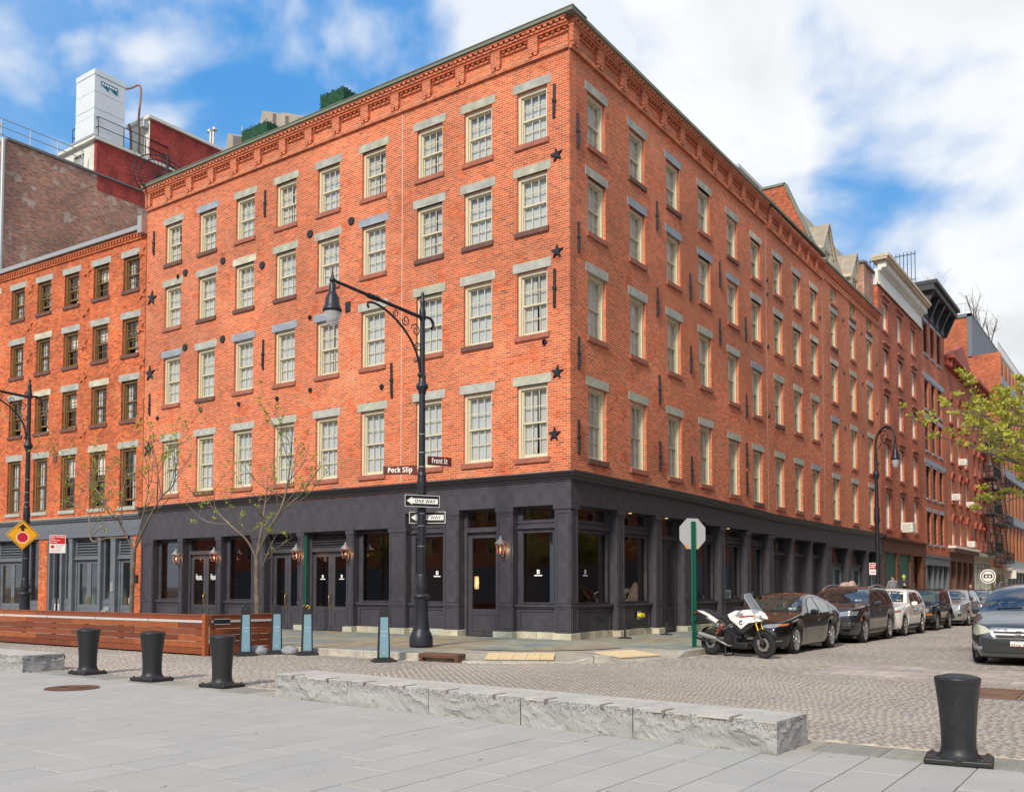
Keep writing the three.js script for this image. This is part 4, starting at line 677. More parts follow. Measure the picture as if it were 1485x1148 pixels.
  const bayD = (x0, x1, n, m2 = M.shopGrey) => {
    const w = x1 - x0, g = part('shop_door', nb, [(x0 + x1) / 2, 0, -0.22]); mesh('frame', metric(merge([...ring(w, 3.62, 0.09, 0.02, 0.04, 0.1, 0.02, 0, 0.1), span(-w / 2, w / 2, 2.78, 2.84, -0.1, 0.12), span(-w / 2, w / 2, 2.84, 2.95, -0.1, 0.06)]), 1), M.shopGrey, g);
    const lw = (w - 0.18) / n; for (let k = 0; k < n; k++) { const cx = -(w - 0.18) / 2 + lw * (k + 0.5); mesh('door_leaf', metric(merge(ring(lw - 0.012, 2.64, 0.13, 0.75, 0.14, 0.05, -0.02, cx, 0.13).concat(ring(lw - 0.3, 0.5, 0.03, 0.03, 0.03, 0.015, -0.005, cx, 0.25))), 1), m2, g); mesh('pane', new THREE.PlaneGeometry(lw - 0.27, 1.75), M.shopGlass, g).position.set(cx, 1.755, -0.045); }
    mesh('handle', [rbox(0.04, 0.26, 0.03, 0.01, -0.05, 1.05, 0.0), rbox(0.04, 0.26, 0.03, 0.01, 0.06, 1.05, 0.0)], M.brass, g);
    const e = []; for (let y = 3.0; y < 3.55; y += 0.12) e.push(box(w - 0.2, 0.015, 0.13).rotateX(0.6).translate(0, y + 0.03, -0.03)); mesh('louvre', e, M.shopGrey, g); mesh('louvre_back', span(-w / 2 + 0.09, w / 2 - 0.09, 2.95, 3.65, -0.12, -0.11), M.shopGrey, g);
  };
  bayD(-1.72, -0.72, 1, M.shopGrey); bayW(-2.72, -2.02); bayD(-4.70, -2.9, 2); bayW(-5.45, -4.95); bayW(-6.35, -5.6); bayW(-8.2, -7.16, 0.95); bayD(-10.65, -8.5, 2); bayW(-12.4, -10.9); bayW(-13.6, -12.6);
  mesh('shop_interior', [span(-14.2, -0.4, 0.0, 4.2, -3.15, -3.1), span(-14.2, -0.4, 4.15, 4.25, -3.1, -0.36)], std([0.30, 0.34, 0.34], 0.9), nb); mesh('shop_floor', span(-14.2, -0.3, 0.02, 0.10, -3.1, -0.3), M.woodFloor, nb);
  mesh('door_bell', rbox(0.16, 0.42, 0.05, 0.01, -1.87, 1.62, 0.0), M.zinc, nb); mesh('notice', rbox(0.2, 0.24, 0.01, 0.002, -0.95, 1.05, -0.215), M.white, nb); mesh('notice', rbox(0.18, 0.3, 0.01, 0.002, -6.0, 0.75, -0.13), M.white, nb); mesh('notice', rbox(0.18, 0.3, 0.01, 0.002, -5.75, 0.75, -0.13), M.white, nb);
  mesh('wall_box', rbox(0.24, 0.3, 0.08, 0.01, -0.27, 1.95, 0.04), M.iron, nb);
  const hc = part('hose_connection', nb, [-2.4, 0.6, -0.12]); for (const q of [-0.1, 0.1]) mesh('cap', new THREE.CylinderGeometry(0.07, 0.08, 0.16, 12).rotateX(Math.PI / 2).translate(q, 0, 0.06), M.zinc, hc); mesh('plate', rbox(0.36, 0.3, 0.02, 0.01, 0, 0.05, 0), M.zinc, hc);
}
// ---------------------------------------------------------------- tall brick building with roof structures
{
  rnd = mulberry(61);
  const tall = thing('tall_brick_building', 'tall building with a blank weathered brick party wall above the row house', 'building', [-31.4, 0, 0]);
  mesh('party_wall', metric(span(-0.4, 0, 0, 23.0, -26, 0.4), TC), M.brickC, tall);
  mesh('front_wall', metric(span(-16, -0.4, 0, 23.0, 0.0, 0.4), TC), M.brickC, tall);
  mesh('corner_pipe', cyl(0.09, 0.09, 6.5, 0.06, 16.5, 0.46, 10), M.zinc, tall);
  mesh('rear_wall', [metric(span(-16, -0.4, 0, 23.0, -26, -25.6), TC), metric(span(-16.4, -16, 0, 23, -26, 0.4), TC)], M.brickC, tall);
  mesh('roof', span(-16, -0.4, 22.6, 22.8, -25.6, 0.0), M.roofing, tall);
  const cop = []; for (let z = 0.3; z > -26; z -= 0.9) cop.push(box(0.56, 0.1, 0.88, -0.2, 23.05 + 0.01 * Math.sin(z * 7), z - 0.45)); mesh('coping', cop, M.roofing, tall);
  // red block behind the parapet
  mesh('painted_wall', metric(span(-0.42, -0.004, 22.2, 23.0, -25.5, -4.35).translate(0.012, 0, 0), 2), M.redPaint, tall);
  // pipe rail along the parapet
  const rail = []; for (const y of [23.5, 23.9, 24.3]) rail.push(bar(V(-0.7, y, 0.3), V(-0.7, y, -4.0), 0.025, 6)); for (const z of [0.2, -1.2, -2.6, -3.9]) rail.push(bar(V(-0.7, 22.8, z), V(-0.7, 24.3, z), 0.028, 6)); for (const y of [23.6, 24.1]) rail.push(bar(V(-16, y, 0.1), V(-0.7, y, 0.1), 0.025, 6));
  mesh('guard_rail', rail, M.zinc, tall);
  const bh = part('roof_bulkhead', tall, [-0.02, 22.9, -4.3]);
  mesh('side_wall', metric(span(-0.25, 0, 0.03, 1.95, -12, 0), 2), M.redPaint, bh); mesh('front_wall', metric(merge([span(-3.3, -2.2, 0, 1.95, -0.25, -0.003), span(-1.2, -0.004, 0, 1.95, -0.25, -0.003), span(-2.2, -1.2, 1.6, 1.95, -0.25, -0.003)]), 2), M.whitePaint, bh); mesh('door', rbox(1.0, 1.6, 0.05, 0.01, -1.7, 0.8, -0.15), M.zinc, bh); mesh('roof', span(-3.5, 0.12, 1.95, 2.10, -12, 0.2), M.whitePaint, bh); mesh('back_wall', span(-3.3, -0.25, 0, 1.95, -8, -7.8), M.whitePaint, bh); mesh('side_wall', span(-3.3, -3.1, 0, 1.95, -7.8, -0.26), M.whitePaint, bh);
  const up = part('machine_room', tall, [-0.02, 24.9, -7.35]);
  mesh('side_wall', metric(span(-0.25, 0, 0.12, 2.35, -9, 0), 2), M.redPaint, up); mesh('front_wall', metric(span(-1.9, -0.004, 0.12, 2.35, -0.2, 0.003), 2), M.whitePaint, up); mesh('roof', span(-2.1, 0.14, 2.35, 2.52, -9, 0.14), M.whitePaint, up); mesh('back_wall', span(-2.0, -0.25, 0.12, 2.35, -9, -8.8), M.whitePaint, up);
  const rp = std([0.30, 0.17, 0.12], 0.7);
  mesh('pipes', [tube([V(-1.3, 0.0, 0.3), V(-1.3, 1.2, 0.3), V(-1.2, 1.8, 0.4), V(-1.2, 2.2, 0.5)], 0.07, 16, 8), tube([V(-0.6, -0.8, 0.25), V(-0.6, 0.6, 0.25), V(-0.5, 1.6, 0.3), V(-0.5, 2.2, 0.35)], 0.06, 16, 8), tube([V(-0.6, 2.3, 0.3), V(-0.6, 4.3, 0.3), V(-0.9, 4.1, 0.6), V(-1.3, 3.9, 1.2), V(-1.5, 4.0, 1.9)], 0.06, 24, 8), rbox(0.5, 0.35, 0.4, 0.05, -0.7, -0.9, 0.4), rbox(0.4, 0.5, 0.3, 0.05, -1.3, -0.6, 0.5)], rp, up);
  mesh('duct', [rbox(0.7, 1.5, 0.5, 0.04, -1.4, 0.0, 0.6), rbox(0.35, 0.35, 0.3, 0.03, -0.25, 2.0, 0.2)], M.zinc, up);
  // white cooling tower on the bulkhead
  const ct = thing('cooling_tower', 'white boxy rooftop cooling tower with dark seams and a small blue badge', 'cooling tower', [-32.5, 25.05, -5.1]);
  const W = 1.75, D = 1.75;
  for (const [y0, y1, t] of [[0, 1.05, 0.01], [1.07, 1.45, 0.0], [1.47, 2.35, 0.004], [2.37, 3.25, 0.0], [3.27, 3.55, 0.02]]) mesh('panel', rbox(W + t * 2, y1 - y0, D + t * 2, 0.012, 0, (y0 + y1) / 2 + 0.1, 0), M.tank, ct);
  mesh('seam', [box(W - 0.05, 3.5, D - 0.05, 0, 1.85, 0), box(W + 0.3, 0.12, D + 0.3, 0, 0.02, 0)], M.zinc, ct);
  mesh('badge', new THREE.PlaneGeometry(0.95, 0.42).rotateY(Math.PI / 2).translate(W / 2 + 0.013, 2.92, 0.05), textMat(256, 116, (g) => { g.clearRect(0, 0, 256, 116); g.fillStyle = '#0d6a86'; g.fillRect(0, 0, 256, 62); g.beginPath(); g.moveTo(20, 60); g.lineTo(118, 116); g.lineTo(118, 60); g.fill(); g.beginPath(); g.moveTo(150, 60); g.lineTo(190, 100); g.lineTo(256, 110); g.lineTo(256, 60); g.fill(); g.fillStyle = '#fff'; for (let k = 0; k < 6; k++) g.fillRect(14 + k * 40, 18, 28, 26); }, { transparent: true, alphaTest: 0.4 }), ct);
  const rl = []; const X0 = -1.35, X1 = 1.1, Z0 = -3.4, Z1 = 0.75; for (const y of [0.55, 1.05]) rl.push(bar(V(X0, y, Z1), V(X1, y, Z1), 0.025, 6), bar(V(X1, y, Z1), V(X1, y, Z0), 0.025, 6)); for (const [x, z] of [[X0, Z1], [-0.1, Z1], [X1, Z1], [X1, -0.7], [X1, -2], [X1, Z0]]) rl.push(bar(V(x, 0, z), V(x, 1.05, z), 0.025, 6));
  mesh('guard_rail', rl, M.iron, ct);
}
// fan of spikes guarding the roof joint
{
  const fan = thing('spiked_fan_guard', 'black iron fan of spikes on the roof edge beside the cooling tower building', 'spiked guard', [-20.0, 18.0, -0.55]);
  const e = []; for (let k = 0; k <= 22; k++) { const a = -0.75 + k * 0.17; e.push(bar(V(0, 0.35, 0), V(0, 0.35 + Math.sin(a) * 1.6 * 0.8, Math.cos(a) * 1.75), 0.02, 5, 0.008)); }
  mesh('spikes', e, M.iron, fan);
  const arc = (r) => tube(Array.from({ length: 16 }, (_, k) => { const a = -0.7 + k * 0.235; return V(0, 0.35 + Math.sin(a) * r * 0.8, Math.cos(a) * r * 1.09); }), 0.024, 30, 5); mesh('arc', [arc(1.05), arc(1.28)], M.iron, fan);
  const r2 = [bar(V(0, -0.1, -0.15), V(0, 1.5, -0.15), 0.045, 8), bar(V(0, 0.2, -4.6), V(0, 1.1, -4.6), 0.04, 8)]; for (const y of [0.55, 1.1]) r2.push(bar(V(0, y, -0.15), V(0, y - 0.1, -4.6), 0.02, 6)); for (let z = -0.5; z > -4.6; z -= 0.33) r2.push(bar(V(0, 0.0, z), V(0, 1.35, z), 0.013, 5)); mesh('fence', r2, M.iron, fan);
}
// far concrete tower, vent stacks, hedges on the roof
{
  const out = V(0, 0, 0); const place = (px, py, d) => { const v = V((px - MID_X) / FOCAL, (MID_Y - py) / FOCAL, -1).applyQuaternion(camera.quaternion), f = V(0, 0, -1).applyEuler(new THREE.Euler(0, camera.rotation.y, 0)); const k = d / v.dot(f); return v.multiplyScalar(k).add(camera.position); };
  const tow = place(352, 194, 250), t = thing('concrete_tower', 'distant pale concrete tower with dark vertical strips behind the corner building', 'tower', [tow.x, 0, tow.z], camera.rotation.y + 0.35);
  const H = tow.y; mesh('shaft', [span(-4, 5, 0, H - 0.5, -20, 0)], M.concrete, t); mesh('shaft', [span(5.2, 30, 0, H + 8, -20, -1)], M.concrete, t); mesh('roof_block', [span(-1, 4, H - 0.5, H + 1, -18, -6), span(11, 20, H + 8, H + 11, -18, -6)], M.concrete, t);
  const dk = std([0.16, 0.13, 0.125], 0.6); mesh('window_strip', span(-2.6, 3.4, 0, H - 0.9, -0.5, 0.05), dk, t); for (let x = 8; x < 30; x += 3.4) mesh('window_strip', span(x, x + 0.9, 0, H + 7.6, -1.5, -0.9), dk, t);
  const an = []; for (const [x, h] of [[0, 2], [1.5, 1.4], [3, 2.6], [4.6, 1.6], [5.6, 3.4]]) an.push(bar(V(x, H, -4), V(x, H + h + 2, -4), 0.12, 5)); mesh('antenna', an, M.zinc, t);
  const v = place(307, 216, 56), vs = thing('vent_stacks', 'pair of thin grey roof vent pipes behind the corner building parapet', 'vent pipe', [v.x, v.y - 12, v.z]);
  for (const q of [-0.14, 0.14]) { mesh('pipe', cyl(0.09, 0.09, 13.1, q, 0, 0, 10), M.zinc, vs); mesh('cowl', cyl(0.17, 0.17, 0.14, q * 1.7, 13.1, 0, 10), M.zinc, vs); }
  rnd = mulberry(77);
  const leaf = std([0.02, 0.10, 0.05], 0.85, { side: THREE.DoubleSide });
  const hedge = (label, x, z, w, d, h) => {
    const o = thing('roof_hedge', label, 'hedge', [x, 17.7, z], 0, 'clipped hedges on the roof'); mesh('core', rbox(w - 0.03, h - 0.02, d - 0.03, 0.04, 0, h / 2 - 0.01, 0), M.hedge, o);
    const q = []; for (let k = 0; k < 1700; k++) { const f = Math.floor(rnd() * 3), s = rnd() < 0.5 ? -1 : 1, p = V(rr(-w / 2, w / 2), rr(0, h), rr(-d / 2, d / 2)); if (f === 0) p.x = s * w / 2; else if (f === 1) p.z = s * d / 2; else p.y = h; const g = new THREE.PlaneGeometry(0.04, 0.03); g.rotateX(rr(0, 6)).rotateY(rr(0, 6)).rotateZ(rr(0, 6)).translate(p.x + rr(-0.02, 0.02), p.y + rr(-0.02, 0.02), p.z + rr(-0.02, 0.02)); q.push(g); } mesh('foliage', q, leaf, o);
  };
  hedge('clipped green box hedge on the roof, beside the vent pipes', -14.35, -0.95, 1.5, 0.8, 1.40); hedge('clipped green box hedge on the roof, above the middle of the Peck Slip front', -10.2, -0.95, 1.2, 0.8, 1.45); hedge('small low clipped hedge on the roof, next to the taller box hedge', -8.9, -0.9, 0.9, 0.6, 0.85); hedge('clipped hedge on the roof in front of the brick gable', -0.75, -18.0, 0.7, 0.9, 1.1);
}
// ---------------------------------------------------------------- Front Street houses beyond
function rowHouse(name, label, s0, s1, top, mat, o) {
  const b = thing(name, label, 'building', [0, 0, -s0]); const L = s1 - s0, F = (g) => turnTo(g, 'R'), holes = [];
  for (const [y, h, opt] of o.rows) { const pr = makeWindow(o.w, h, { cols: o.cols ?? 3, rows: o.rowsN ?? 2, frame: o.frame, panes: false, lintel: o.lintel, lintelW: o.w + 0.3, lintelH: 0.28, sill: o.sill, sillW: o.w + 0.2, sillH: 0.14, curtain: o.curtain ?? M.curtainWarm, gap: 0.3, gapAt: 0.2, seed: y, recess: 0.12, hood: o.hood, muntin: o.muntin ?? 0.03, ...(opt ?? {}) }); o.x.forEach((x, k) => { const yy = y + (o.rise ?? 0) * x, w = pr.clone(); b.add(w); putFront(w, 'R', x, yy); holes.push([x, yy, o.w, h]); if (o.arch) { const m = mesh('arch_hood', F(new THREE.TorusGeometry(o.w / 2 + 0.08, 0.085, 6, 14, Math.PI).scale(1, 0.62, 1.5).translate(x, yy + h - 0.05, 0.05)), o.archMat, b); mesh('arch_foot', F(merge([rbox(0.2, 0.26, 0.2, 0.03, x - o.w / 2 - 0.12, yy + h - 0.1, 0.05), rbox(0.2, 0.26, 0.2, 0.03, x + o.w / 2 + 0.12, yy + h - 0.1, 0.05), rbox(o.w + 0.3, 0.16, 0.18, 0.02, x, yy - 0.1, 0.05)])), o.archMat, b); } }); }
  mesh('brick_wall', F(wallGeo(0.001, L - 0.001, o.base, top, holes, 0.35, TD, s0)), mat, b);
  mesh('side_wall', [metric(span(-14, -0.36, 0, top, -0.3, -0.002), TD), metric(span(-14, -0.36, 0, top, -L + 0.002, -L + 0.3), TD), metric(span(-14, -13.7, 0, top, -L + 0.3, -0.3), TD)], o.sideMat ?? mat, b);
  mesh('roof', span(-13.7, -0.36, top - 0.4, top - 0.2, -L + 0.3, -0.3), M.roofing, b);
  mesh('inner_wall', [span(-3.1, -3.0, 0, top - 0.5, -L + 0.35, -0.35), ...o.rows.map(([y]) => span(-3, -0.36, y - 0.75, y - 0.6, -L + 0.35, -0.35))], M.roomWall, b);
  mesh('ground_floor', span(-0.6, -0.55, -1.5, o.base - 0.01, -L + 0.3, -0.3), o.back ?? M.roomWall, b);
  return { b, F, L };
}
{
  rnd = mulberry(83);
  // brown shop, white bracketed cornice
  {
    const { b, F, L } = rowHouse('bracketed_cornice_house', 'red brick house with white bracketed cornice and brown shopfront', 34.78, 46.7, 19.5, M.brickD, { rows: [[17.05, 1.72], [14.2, 1.72], [11.38, 1.78], [8.22, 1.98], [5.10, 2.12]], x: [1.75, 5.45, 9.3], w: 1.25, frame: M.white, lintel: M.brownstone, sill: M.brownstone, hood: true, base: 3.7, rise: 0.012, cols: 3 });
    mesh('frieze', F(merge([span(-0.05, L, 19.5, 20.45, -0.2, 0.06), span(-0.05, L, 19.5, 19.62, 0, 0.14)])), M.white, b);
    const br = merge([rbox(0.16, 0.42, 0.5, 0.04, 0, 0, 0.22), rbox(0.14, 0.25, 0.22, 0.05, 0, -0.22, 0.1)]); for (let x = 0.25; x < L; x += 0.46) { const m = mesh('cornice_bracket', br, M.white, b); putFront(m, 'R', x, 20.72, 0); }
    const rusty = std('#ffffff', 0.8, { map: grainTex(256, 301, [0.80, 0.75, 0.65], 0.2, 0.6, [0.58, 0.38, 0.20]) });
    mesh('cornice', F(merge([span(-0.12, L + 0.08, 20.95, 21.08, -0.3, 0.60), span(-0.15, L + 0.1, 21.08, 21.26, -0.3, 0.70)])), rusty, b);
    mesh('shop_cornice', F(metric(merge([span(0, L, 3.72, 4.42, -0.35, 0.05), span(0, L, 4.42, 4.52, -0.35, 0.15), span(0, L, 4.52, 4.62, -0.35, 0.25)]), 1)), M.brownShop, b);
    for (const [x0, x1] of [[0, 0.5], [3.5, 4.3], [7.2, 8.0], [10.9, L]]) mesh('pilaster', F(metric(merge([span(x0, x1, -1, 3.72, -0.35, 0.02), span(x0 - 0.03, x1 + 0.03, 3.0, 3.15, -0.35, 0.06)]), 1)), M.brownShop, b);
    for (const [x0, x1] of [[0.5, 3.5], [4.3, 7.2]]) { const g = part('shutter_door', b, ...front('R', (x0 + x1) / 2, 0, -0.1)); const n = 6, w = (x1 - x0) / n; for (let k = 0; k < n; k++) mesh('plank', rbox(w - 0.02, 4.9, 0.06, 0.01, x0 - (x0 + x1) / 2 + w * (k + 0.5), 1.25, 0), M.doorGreen, g); }
    mesh('entrance', F(span(8.0, 10.9, -1.2, 3.7, -0.5, -0.45)), M.brownShop, b); mesh('mail_box', F(rbox(0.8, 0.7, 0.08, 0.02, 9.7, 1.55, -0.4)), M.zinc, b); mesh('entrance_lamp', F(rbox(0.2, 0.6, 0.2, 0.05, 9.4, 2.75, -0.3)), M.iron, b);
    const ac = thing('air_conditioner', 'white window air conditioner on the brown shopfront house', 'air conditioner', [0.3, 5.35, -40.2]); mesh('case', rbox(0.75, 0.62, 1.0, 0.03, 0, 0, 0), M.white, ac); mesh('grille', Array.from({ length: 7 }, (_, k) => box(0.5, 0.02, 0.01, 0.02, -0.2 + k * 0.065, 0.505)), M.zinc, ac);
    mesh('platform', F(rbox(9, 1.8, 2.4, 0.03, 5, -0.55, 1.22)), M.stoneGrey, b);
  }
  {
    const { b, F, L } = rowHouse('black_cornice_house', 'smooth orange brick house with deep black cornice and black sash windows', 46.72, 55.1, 20.75, M.brickOrange, { rows: [[18.1, 2.3], [14.15, 2.1], [11.2, 2.3], [7.85, 2.25], [4.62, 2.28]], x: [1.5, 3.85, 6.2], w: 1.35, frame: M.blackPaint, lintel: M.stoneBlue, sill: M.stoneBlue, base: 3.85, rise: 0.01, cols: 1, rowsN: 1, gap: 0.3 });
    for (const y of [16.4, 10.3]) mesh('stone_band', F(span(0.4, L - 0.4, y, y + 0.35, -0.05, 0.03)), M.stoneBlue, b);
    const blk = std([0.035, 0.037, 0.043], 0.6); mesh('cornice', F(merge([span(-0.1, L + 0.1, 20.75, 22.2, -0.3, 0.1), span(-0.25, L + 0.25, 22.6, 22.85, -0.3, 1.15), span(-0.2, L + 0.2, 22.2, 22.6, -0.3, 0.95)])), blk, b);
    for (let x = 0.2; x < L; x += 2.0) { const s = new THREE.Shape(); s.moveTo(0, 20.75); s.lineTo(0.2, 20.8); s.lineTo(0.9, 22.3); s.lineTo(0, 22.3); s.closePath(); mesh('cornice_bracket', new THREE.ExtrudeGeometry(s, { depth: 0.3, bevelEnabled: false }).translate(0, 0, -x - 0.3), blk, b); }
    const e = []; for (let x = -3.5; x < -0.2; x += 0.25) e.push(bar(V(x, 22.9, 0.2), V(x, 25.1, 0.2), 0.025, 5)); e.push(bar(V(-3.6, 24.9, 0.2), V(-0.2, 24.9, 0.2), 0.03, 5), bar(V(-3.6, 23.1, 0.2), V(-0.2, 23.1, 0.2), 0.03, 5)); mesh('roof_fence', e, M.iron, b);
    mesh('shop_beam', F(merge([span(0, L, 3.2, 3.85, -0.35, 0.06), span(0, L, 3.72, 3.88, -0.35, 0.12), span(0, L, 3.16, 3.24, -0.3, 0.12)])), M.shopGrey, b); for (const x of [0.25, 2.5, 4.2, 6.0, L - 0.3]) mesh('post', F(span(x - 0.16, x + 0.16, -1.2, 3.2, -0.35, 0.04)), M.shopGrey, b);
    for (const [x0, x1] of [[0.42, 2.33], [2.67, 4.03], [4.37, 5.83], [6.17, L - 0.47]]) mesh('pane', F(new THREE.PlaneGeometry(x1 - x0, 4.2).translate((x0 + x1) / 2, 1.1, -0.2)), M.shopGlass, b);
    mesh('poster', F(rbox(1.0, 2.0, 0.02, 0.002, 2.0 + 1.3, 1.3, -0.28)), M.curtainWarm, b); mesh('poster', F(rbox(0.5, 1.5, 0.02, 0.002, 5.1, 0.9, -0.28)), std([0.8, 0.6, 0.02], 0.6), b);
  }
  const terracotta = std([0.38, 0.09, 0.06], 0.8);
  for (const [nm, lb, s0, s1, mat, shop, wins, top] of [['arched_window_house', 'orange brick house with red arched window hoods and brown shopfront', 55.12, 66.3, M.brickOrange, M.brownShopB, M.white, 18.7], ['pale_shopfront_house', 'red brick house with arched windows above a pale grey pillared shopfront', 66.32, 75.0, M.brickD, M.stoneGrey, M.shopGrey, 18.9]]) {
    const { b, F, L } = rowHouse(nm, lb, s0, s1, top, mat, { rows: [[14.5, 1.95], [11.4, 1.95], [8.2, 2.0], [4.85, 2.05]], x: [L3(s0, s1, 0.2), L3(s0, s1, 0.5), L3(s0, s1, 0.78)], w: 1.2, frame: wins, lintel: null, sill: null, base: 4.5, arch: true, archMat: terracotta, cols: 2, rowsN: 1, rise: 0.02 });
    mesh('cornice', F(merge([span(0, L, top, top + 0.5, -0.3, 0.3), span(-0.1, L + 0.1, top + 0.5, top + 0.75, -0.3, 0.7)])), terracotta, b);
    for (let x = 0.4; x < L; x += 1.3) mesh('cornice_bracket', F(rbox(0.25, 0.6, 0.5, 0.05, x, top + 0.2, 0.25)), terracotta, b);
    if (s0 < 60) { const s = new THREE.Shape(); s.moveTo(0, top + 0.75); s.lineTo(L, top + 0.75); s.lineTo(L / 2, top + 2.6); s.closePath(); mesh('pediment', F(new THREE.ExtrudeGeometry(s, { depth: 0.5, bevelEnabled: false }).translate(0, 0, -0.1)), terracotta, b); }
    mesh('shop_cornice', F(merge([span(0, L, 3.65, 4.5, -0.35, 0.05), span(-0.05, L, 4.3, 4.6, -0.35, 0.45)])), s0 < 60 ? M.brownShopB : shop, b); if (s0 < 60) mesh('cornice_cap', F(span(-0.1, L, 4.6, 4.78, -0.35, 0.55)), M.white, b);
    for (let k = 0; k <= 4; k++) { const x = 0.3 + (L - 0.6) * k / 4; mesh('pillar', F(s0 < 60 ? span(x - 0.35, x + 0.35, -1.4, 3.65, -0.35, 0.04) : cyl(0.28, 0.28, 5, x, -1.4, -0.1, 16)), shop, b); }
    for (let k = 0; k < 4; k++) { const w = (L - 0.6) / 4, x = 0.3 + w * (k + 0.5); mesh('shop_door', F(rbox(w - 0.75, 4.4, 0.06, 0.01, x, 0.6, -0.3)), s0 < 60 ? M.brownShopB : M.shopGrey, b); }
    if (s0 < 60) for (const [x, y, w] of [[L * 0.2, 8.4, 0.5], [L * 0.78, 8.25, 0.6], [L * 0.78, 4.95, 0.7], [L * 0.5, 11.5, 0.7]]) { const ac = thing('air_conditioner', y > 11 ? 'white air conditioner in a high middle window of the arched window house' : y < 6 ? 'white air conditioner above the brown shop cornice of the arched window house' : w < 0.55 ? 'small white air conditioner beside a larger one on the arched window house' : 'larger white air conditioner two floors above the brown shop on the arched window house', 'air conditioner', [0.25, y + 0.25, -s0 - x], 0, 'air conditioners on the arched window house'); mesh('case', rbox(0.6, 0.5, w, 0.03), M.white, ac); mesh('grille', Array.from({ length: 5 }, (_, k) => box(0.4, 0.02, 0.01, 0, -0.15 + k * 0.07, w / 2 + 0.005)), M.zinc, ac); }
  }
  function L3(a, b, t) { return (b - a) * t; }
  {
    const { b, F, L } = rowHouse('fire_escape_house', 'pinkish brick house with black iron fire escapes and cream shopfront', 75.02, 85.6, 18.0, M.brickPink, { rows: [[14.6, 1.9], [11.4, 1.9], [8.1, 1.95], [4.9, 1.95]], x: [2.0, 5.2, 8.4], w: 1.2, frame: M.white, lintel: M.stoneGrey, sill: M.stoneGrey, base: 3.5, cols: 2, rowsN: 1 });
    mesh('shop_cornice', F(span(0, L, 2.9, 3.5, -0.35, 0.1)), M.stoneCream, b); for (const x of [0.4, 3.5, 7, L - 0.4]) mesh('pillar', F(span(x - 0.3, x + 0.3, -1.5, 2.9, -0.3, 0.05)), M.stoneCream, b); for (const x of [1.95, 5.25, 8.6]) mesh('shop_door', F(rbox(2.2, 4.2, 0.06, 0.01, x, 0.7, -0.3)), std([0.07, 0.12, 0.16], 0.5), b);
  }
  // fire escapes
  const escape = (label, s, w, ys) => { const fe = thing('fire_escape', label, 'fire escape', [0, 0, -s], 0, 'fire escapes on Front Street'); ys.forEach((y, i) => { const e = [rbox(1.1, 0.1, w, 0.01, 0.6, y, 0)]; for (let k = 0; k <= 14; k++) { const z = -w / 2 + w * k / 14; e.push(bar(V(1.12, y, z), V(1.12, y + 1.0, z), 0.018, 4)); } for (const q of [0.5, 1.0]) e.push(bar(V(1.12, y + q, -w / 2), V(1.12, y + q, w / 2), 0.025, 4), bar(V(0.05, y + q, w / 2), V(1.12, y + q, w / 2), 0.025, 4), bar(V(0.05, y + q, -w / 2), V(1.12, y + q, -w / 2), 0.025, 4)); for (let k = 0; k < 5; k++) e.push(bar(V(0.1 + k * 0.2, y, w / 2), V(0.1 + k * 0.2, y + 1, w / 2), 0.016, 4)); mesh('balcony', e, M.iron, fe); if (i < ys.length - 1) { const y1 = ys[i + 1], st = []; for (const q of [0.45, 0.85]) st.push(bar(V(q, y, -w * 0.3), V(q, y1, w * 0.25), 0.03, 4)); for (let k = 1; k < 12; k++) { const t = k / 12; st.push(bar(V(0.45, lerp(y, y1, t), lerp(-w * 0.3, w * 0.25, t)), V(0.85, lerp(y, y1, t), lerp(-w * 0.3, w * 0.25, t)), 0.02, 4)); } mesh('ladder', st, M.iron, fe); } }); };
  escape('black iron fire escape on the pale pillared shopfront house', 72.6, 3.6, [4.7, 8.2, 11.5, 14.6]); escape('black iron fire escape on the pinkish brick house', 80.3, 6.0, [4.0, 7.6, 11.0, 14.4]);
  // timber clad building and the tall brick one above it
  {
    const b = thing('timber_clad_building', 'modern building with orange timber panels, grey bands and red brick end wall', 'building', [0, 0, -85.7]), L = 40, F = (g) => turnTo(g, 'R');
    mesh('end_wall', metric(span(-3.0, 0, 0, 26.1, -0.4, 0), TD), M.brickOrange, b); mesh('end_wall', metric(span(-14, -3.0, 0, 30.3, -0.4, 0), TD), M.brickOrange, b);
    mesh('core', [span(-14, -3.0, 0, 30.2, -L, -0.41), span(-3.0, -0.5, 0, 26, -L, -0.41)], M.shopGrey, b);
    for (const y of [3.6, 8.4, 13.2, 18, 22.8]) mesh('grey_band', F(span(0.4, L, y, y + 0.9, -0.5, 0.05)), M.stoneBlue, b);
    for (let f = 0; f < 5; f++) for (let k = 0; k < 13; k++) { const h = f < 4 ? 3.75 : 2.15; mesh('timber_panel', F(rbox(1.15, h, 0.12, 0.02, 1.4 + k * 3, 4.55 + f * 4.8 + h / 2, -0.2)), M.timber, b); }
    for (let f = 0; f < 5; f++) for (let k = 0; k < 13; k++) mesh('pane', F(new THREE.PlaneGeometry(1.7, f < 4 ? 3.6 : 2.1).translate(2.9 + k * 3, f < 4 ? 6.4 + f * 4.8 : 24.85, -0.4)), M.shopGlass, b);
    mesh('penthouse_edge', span(-3.05, -2.6, 26, 30.6, -L, 0.15), M.shopGrey, b); mesh('penthouse_roof', span(-14, -2.6, 30.3, 30.65, -L, 0.15), M.shopGrey, b);
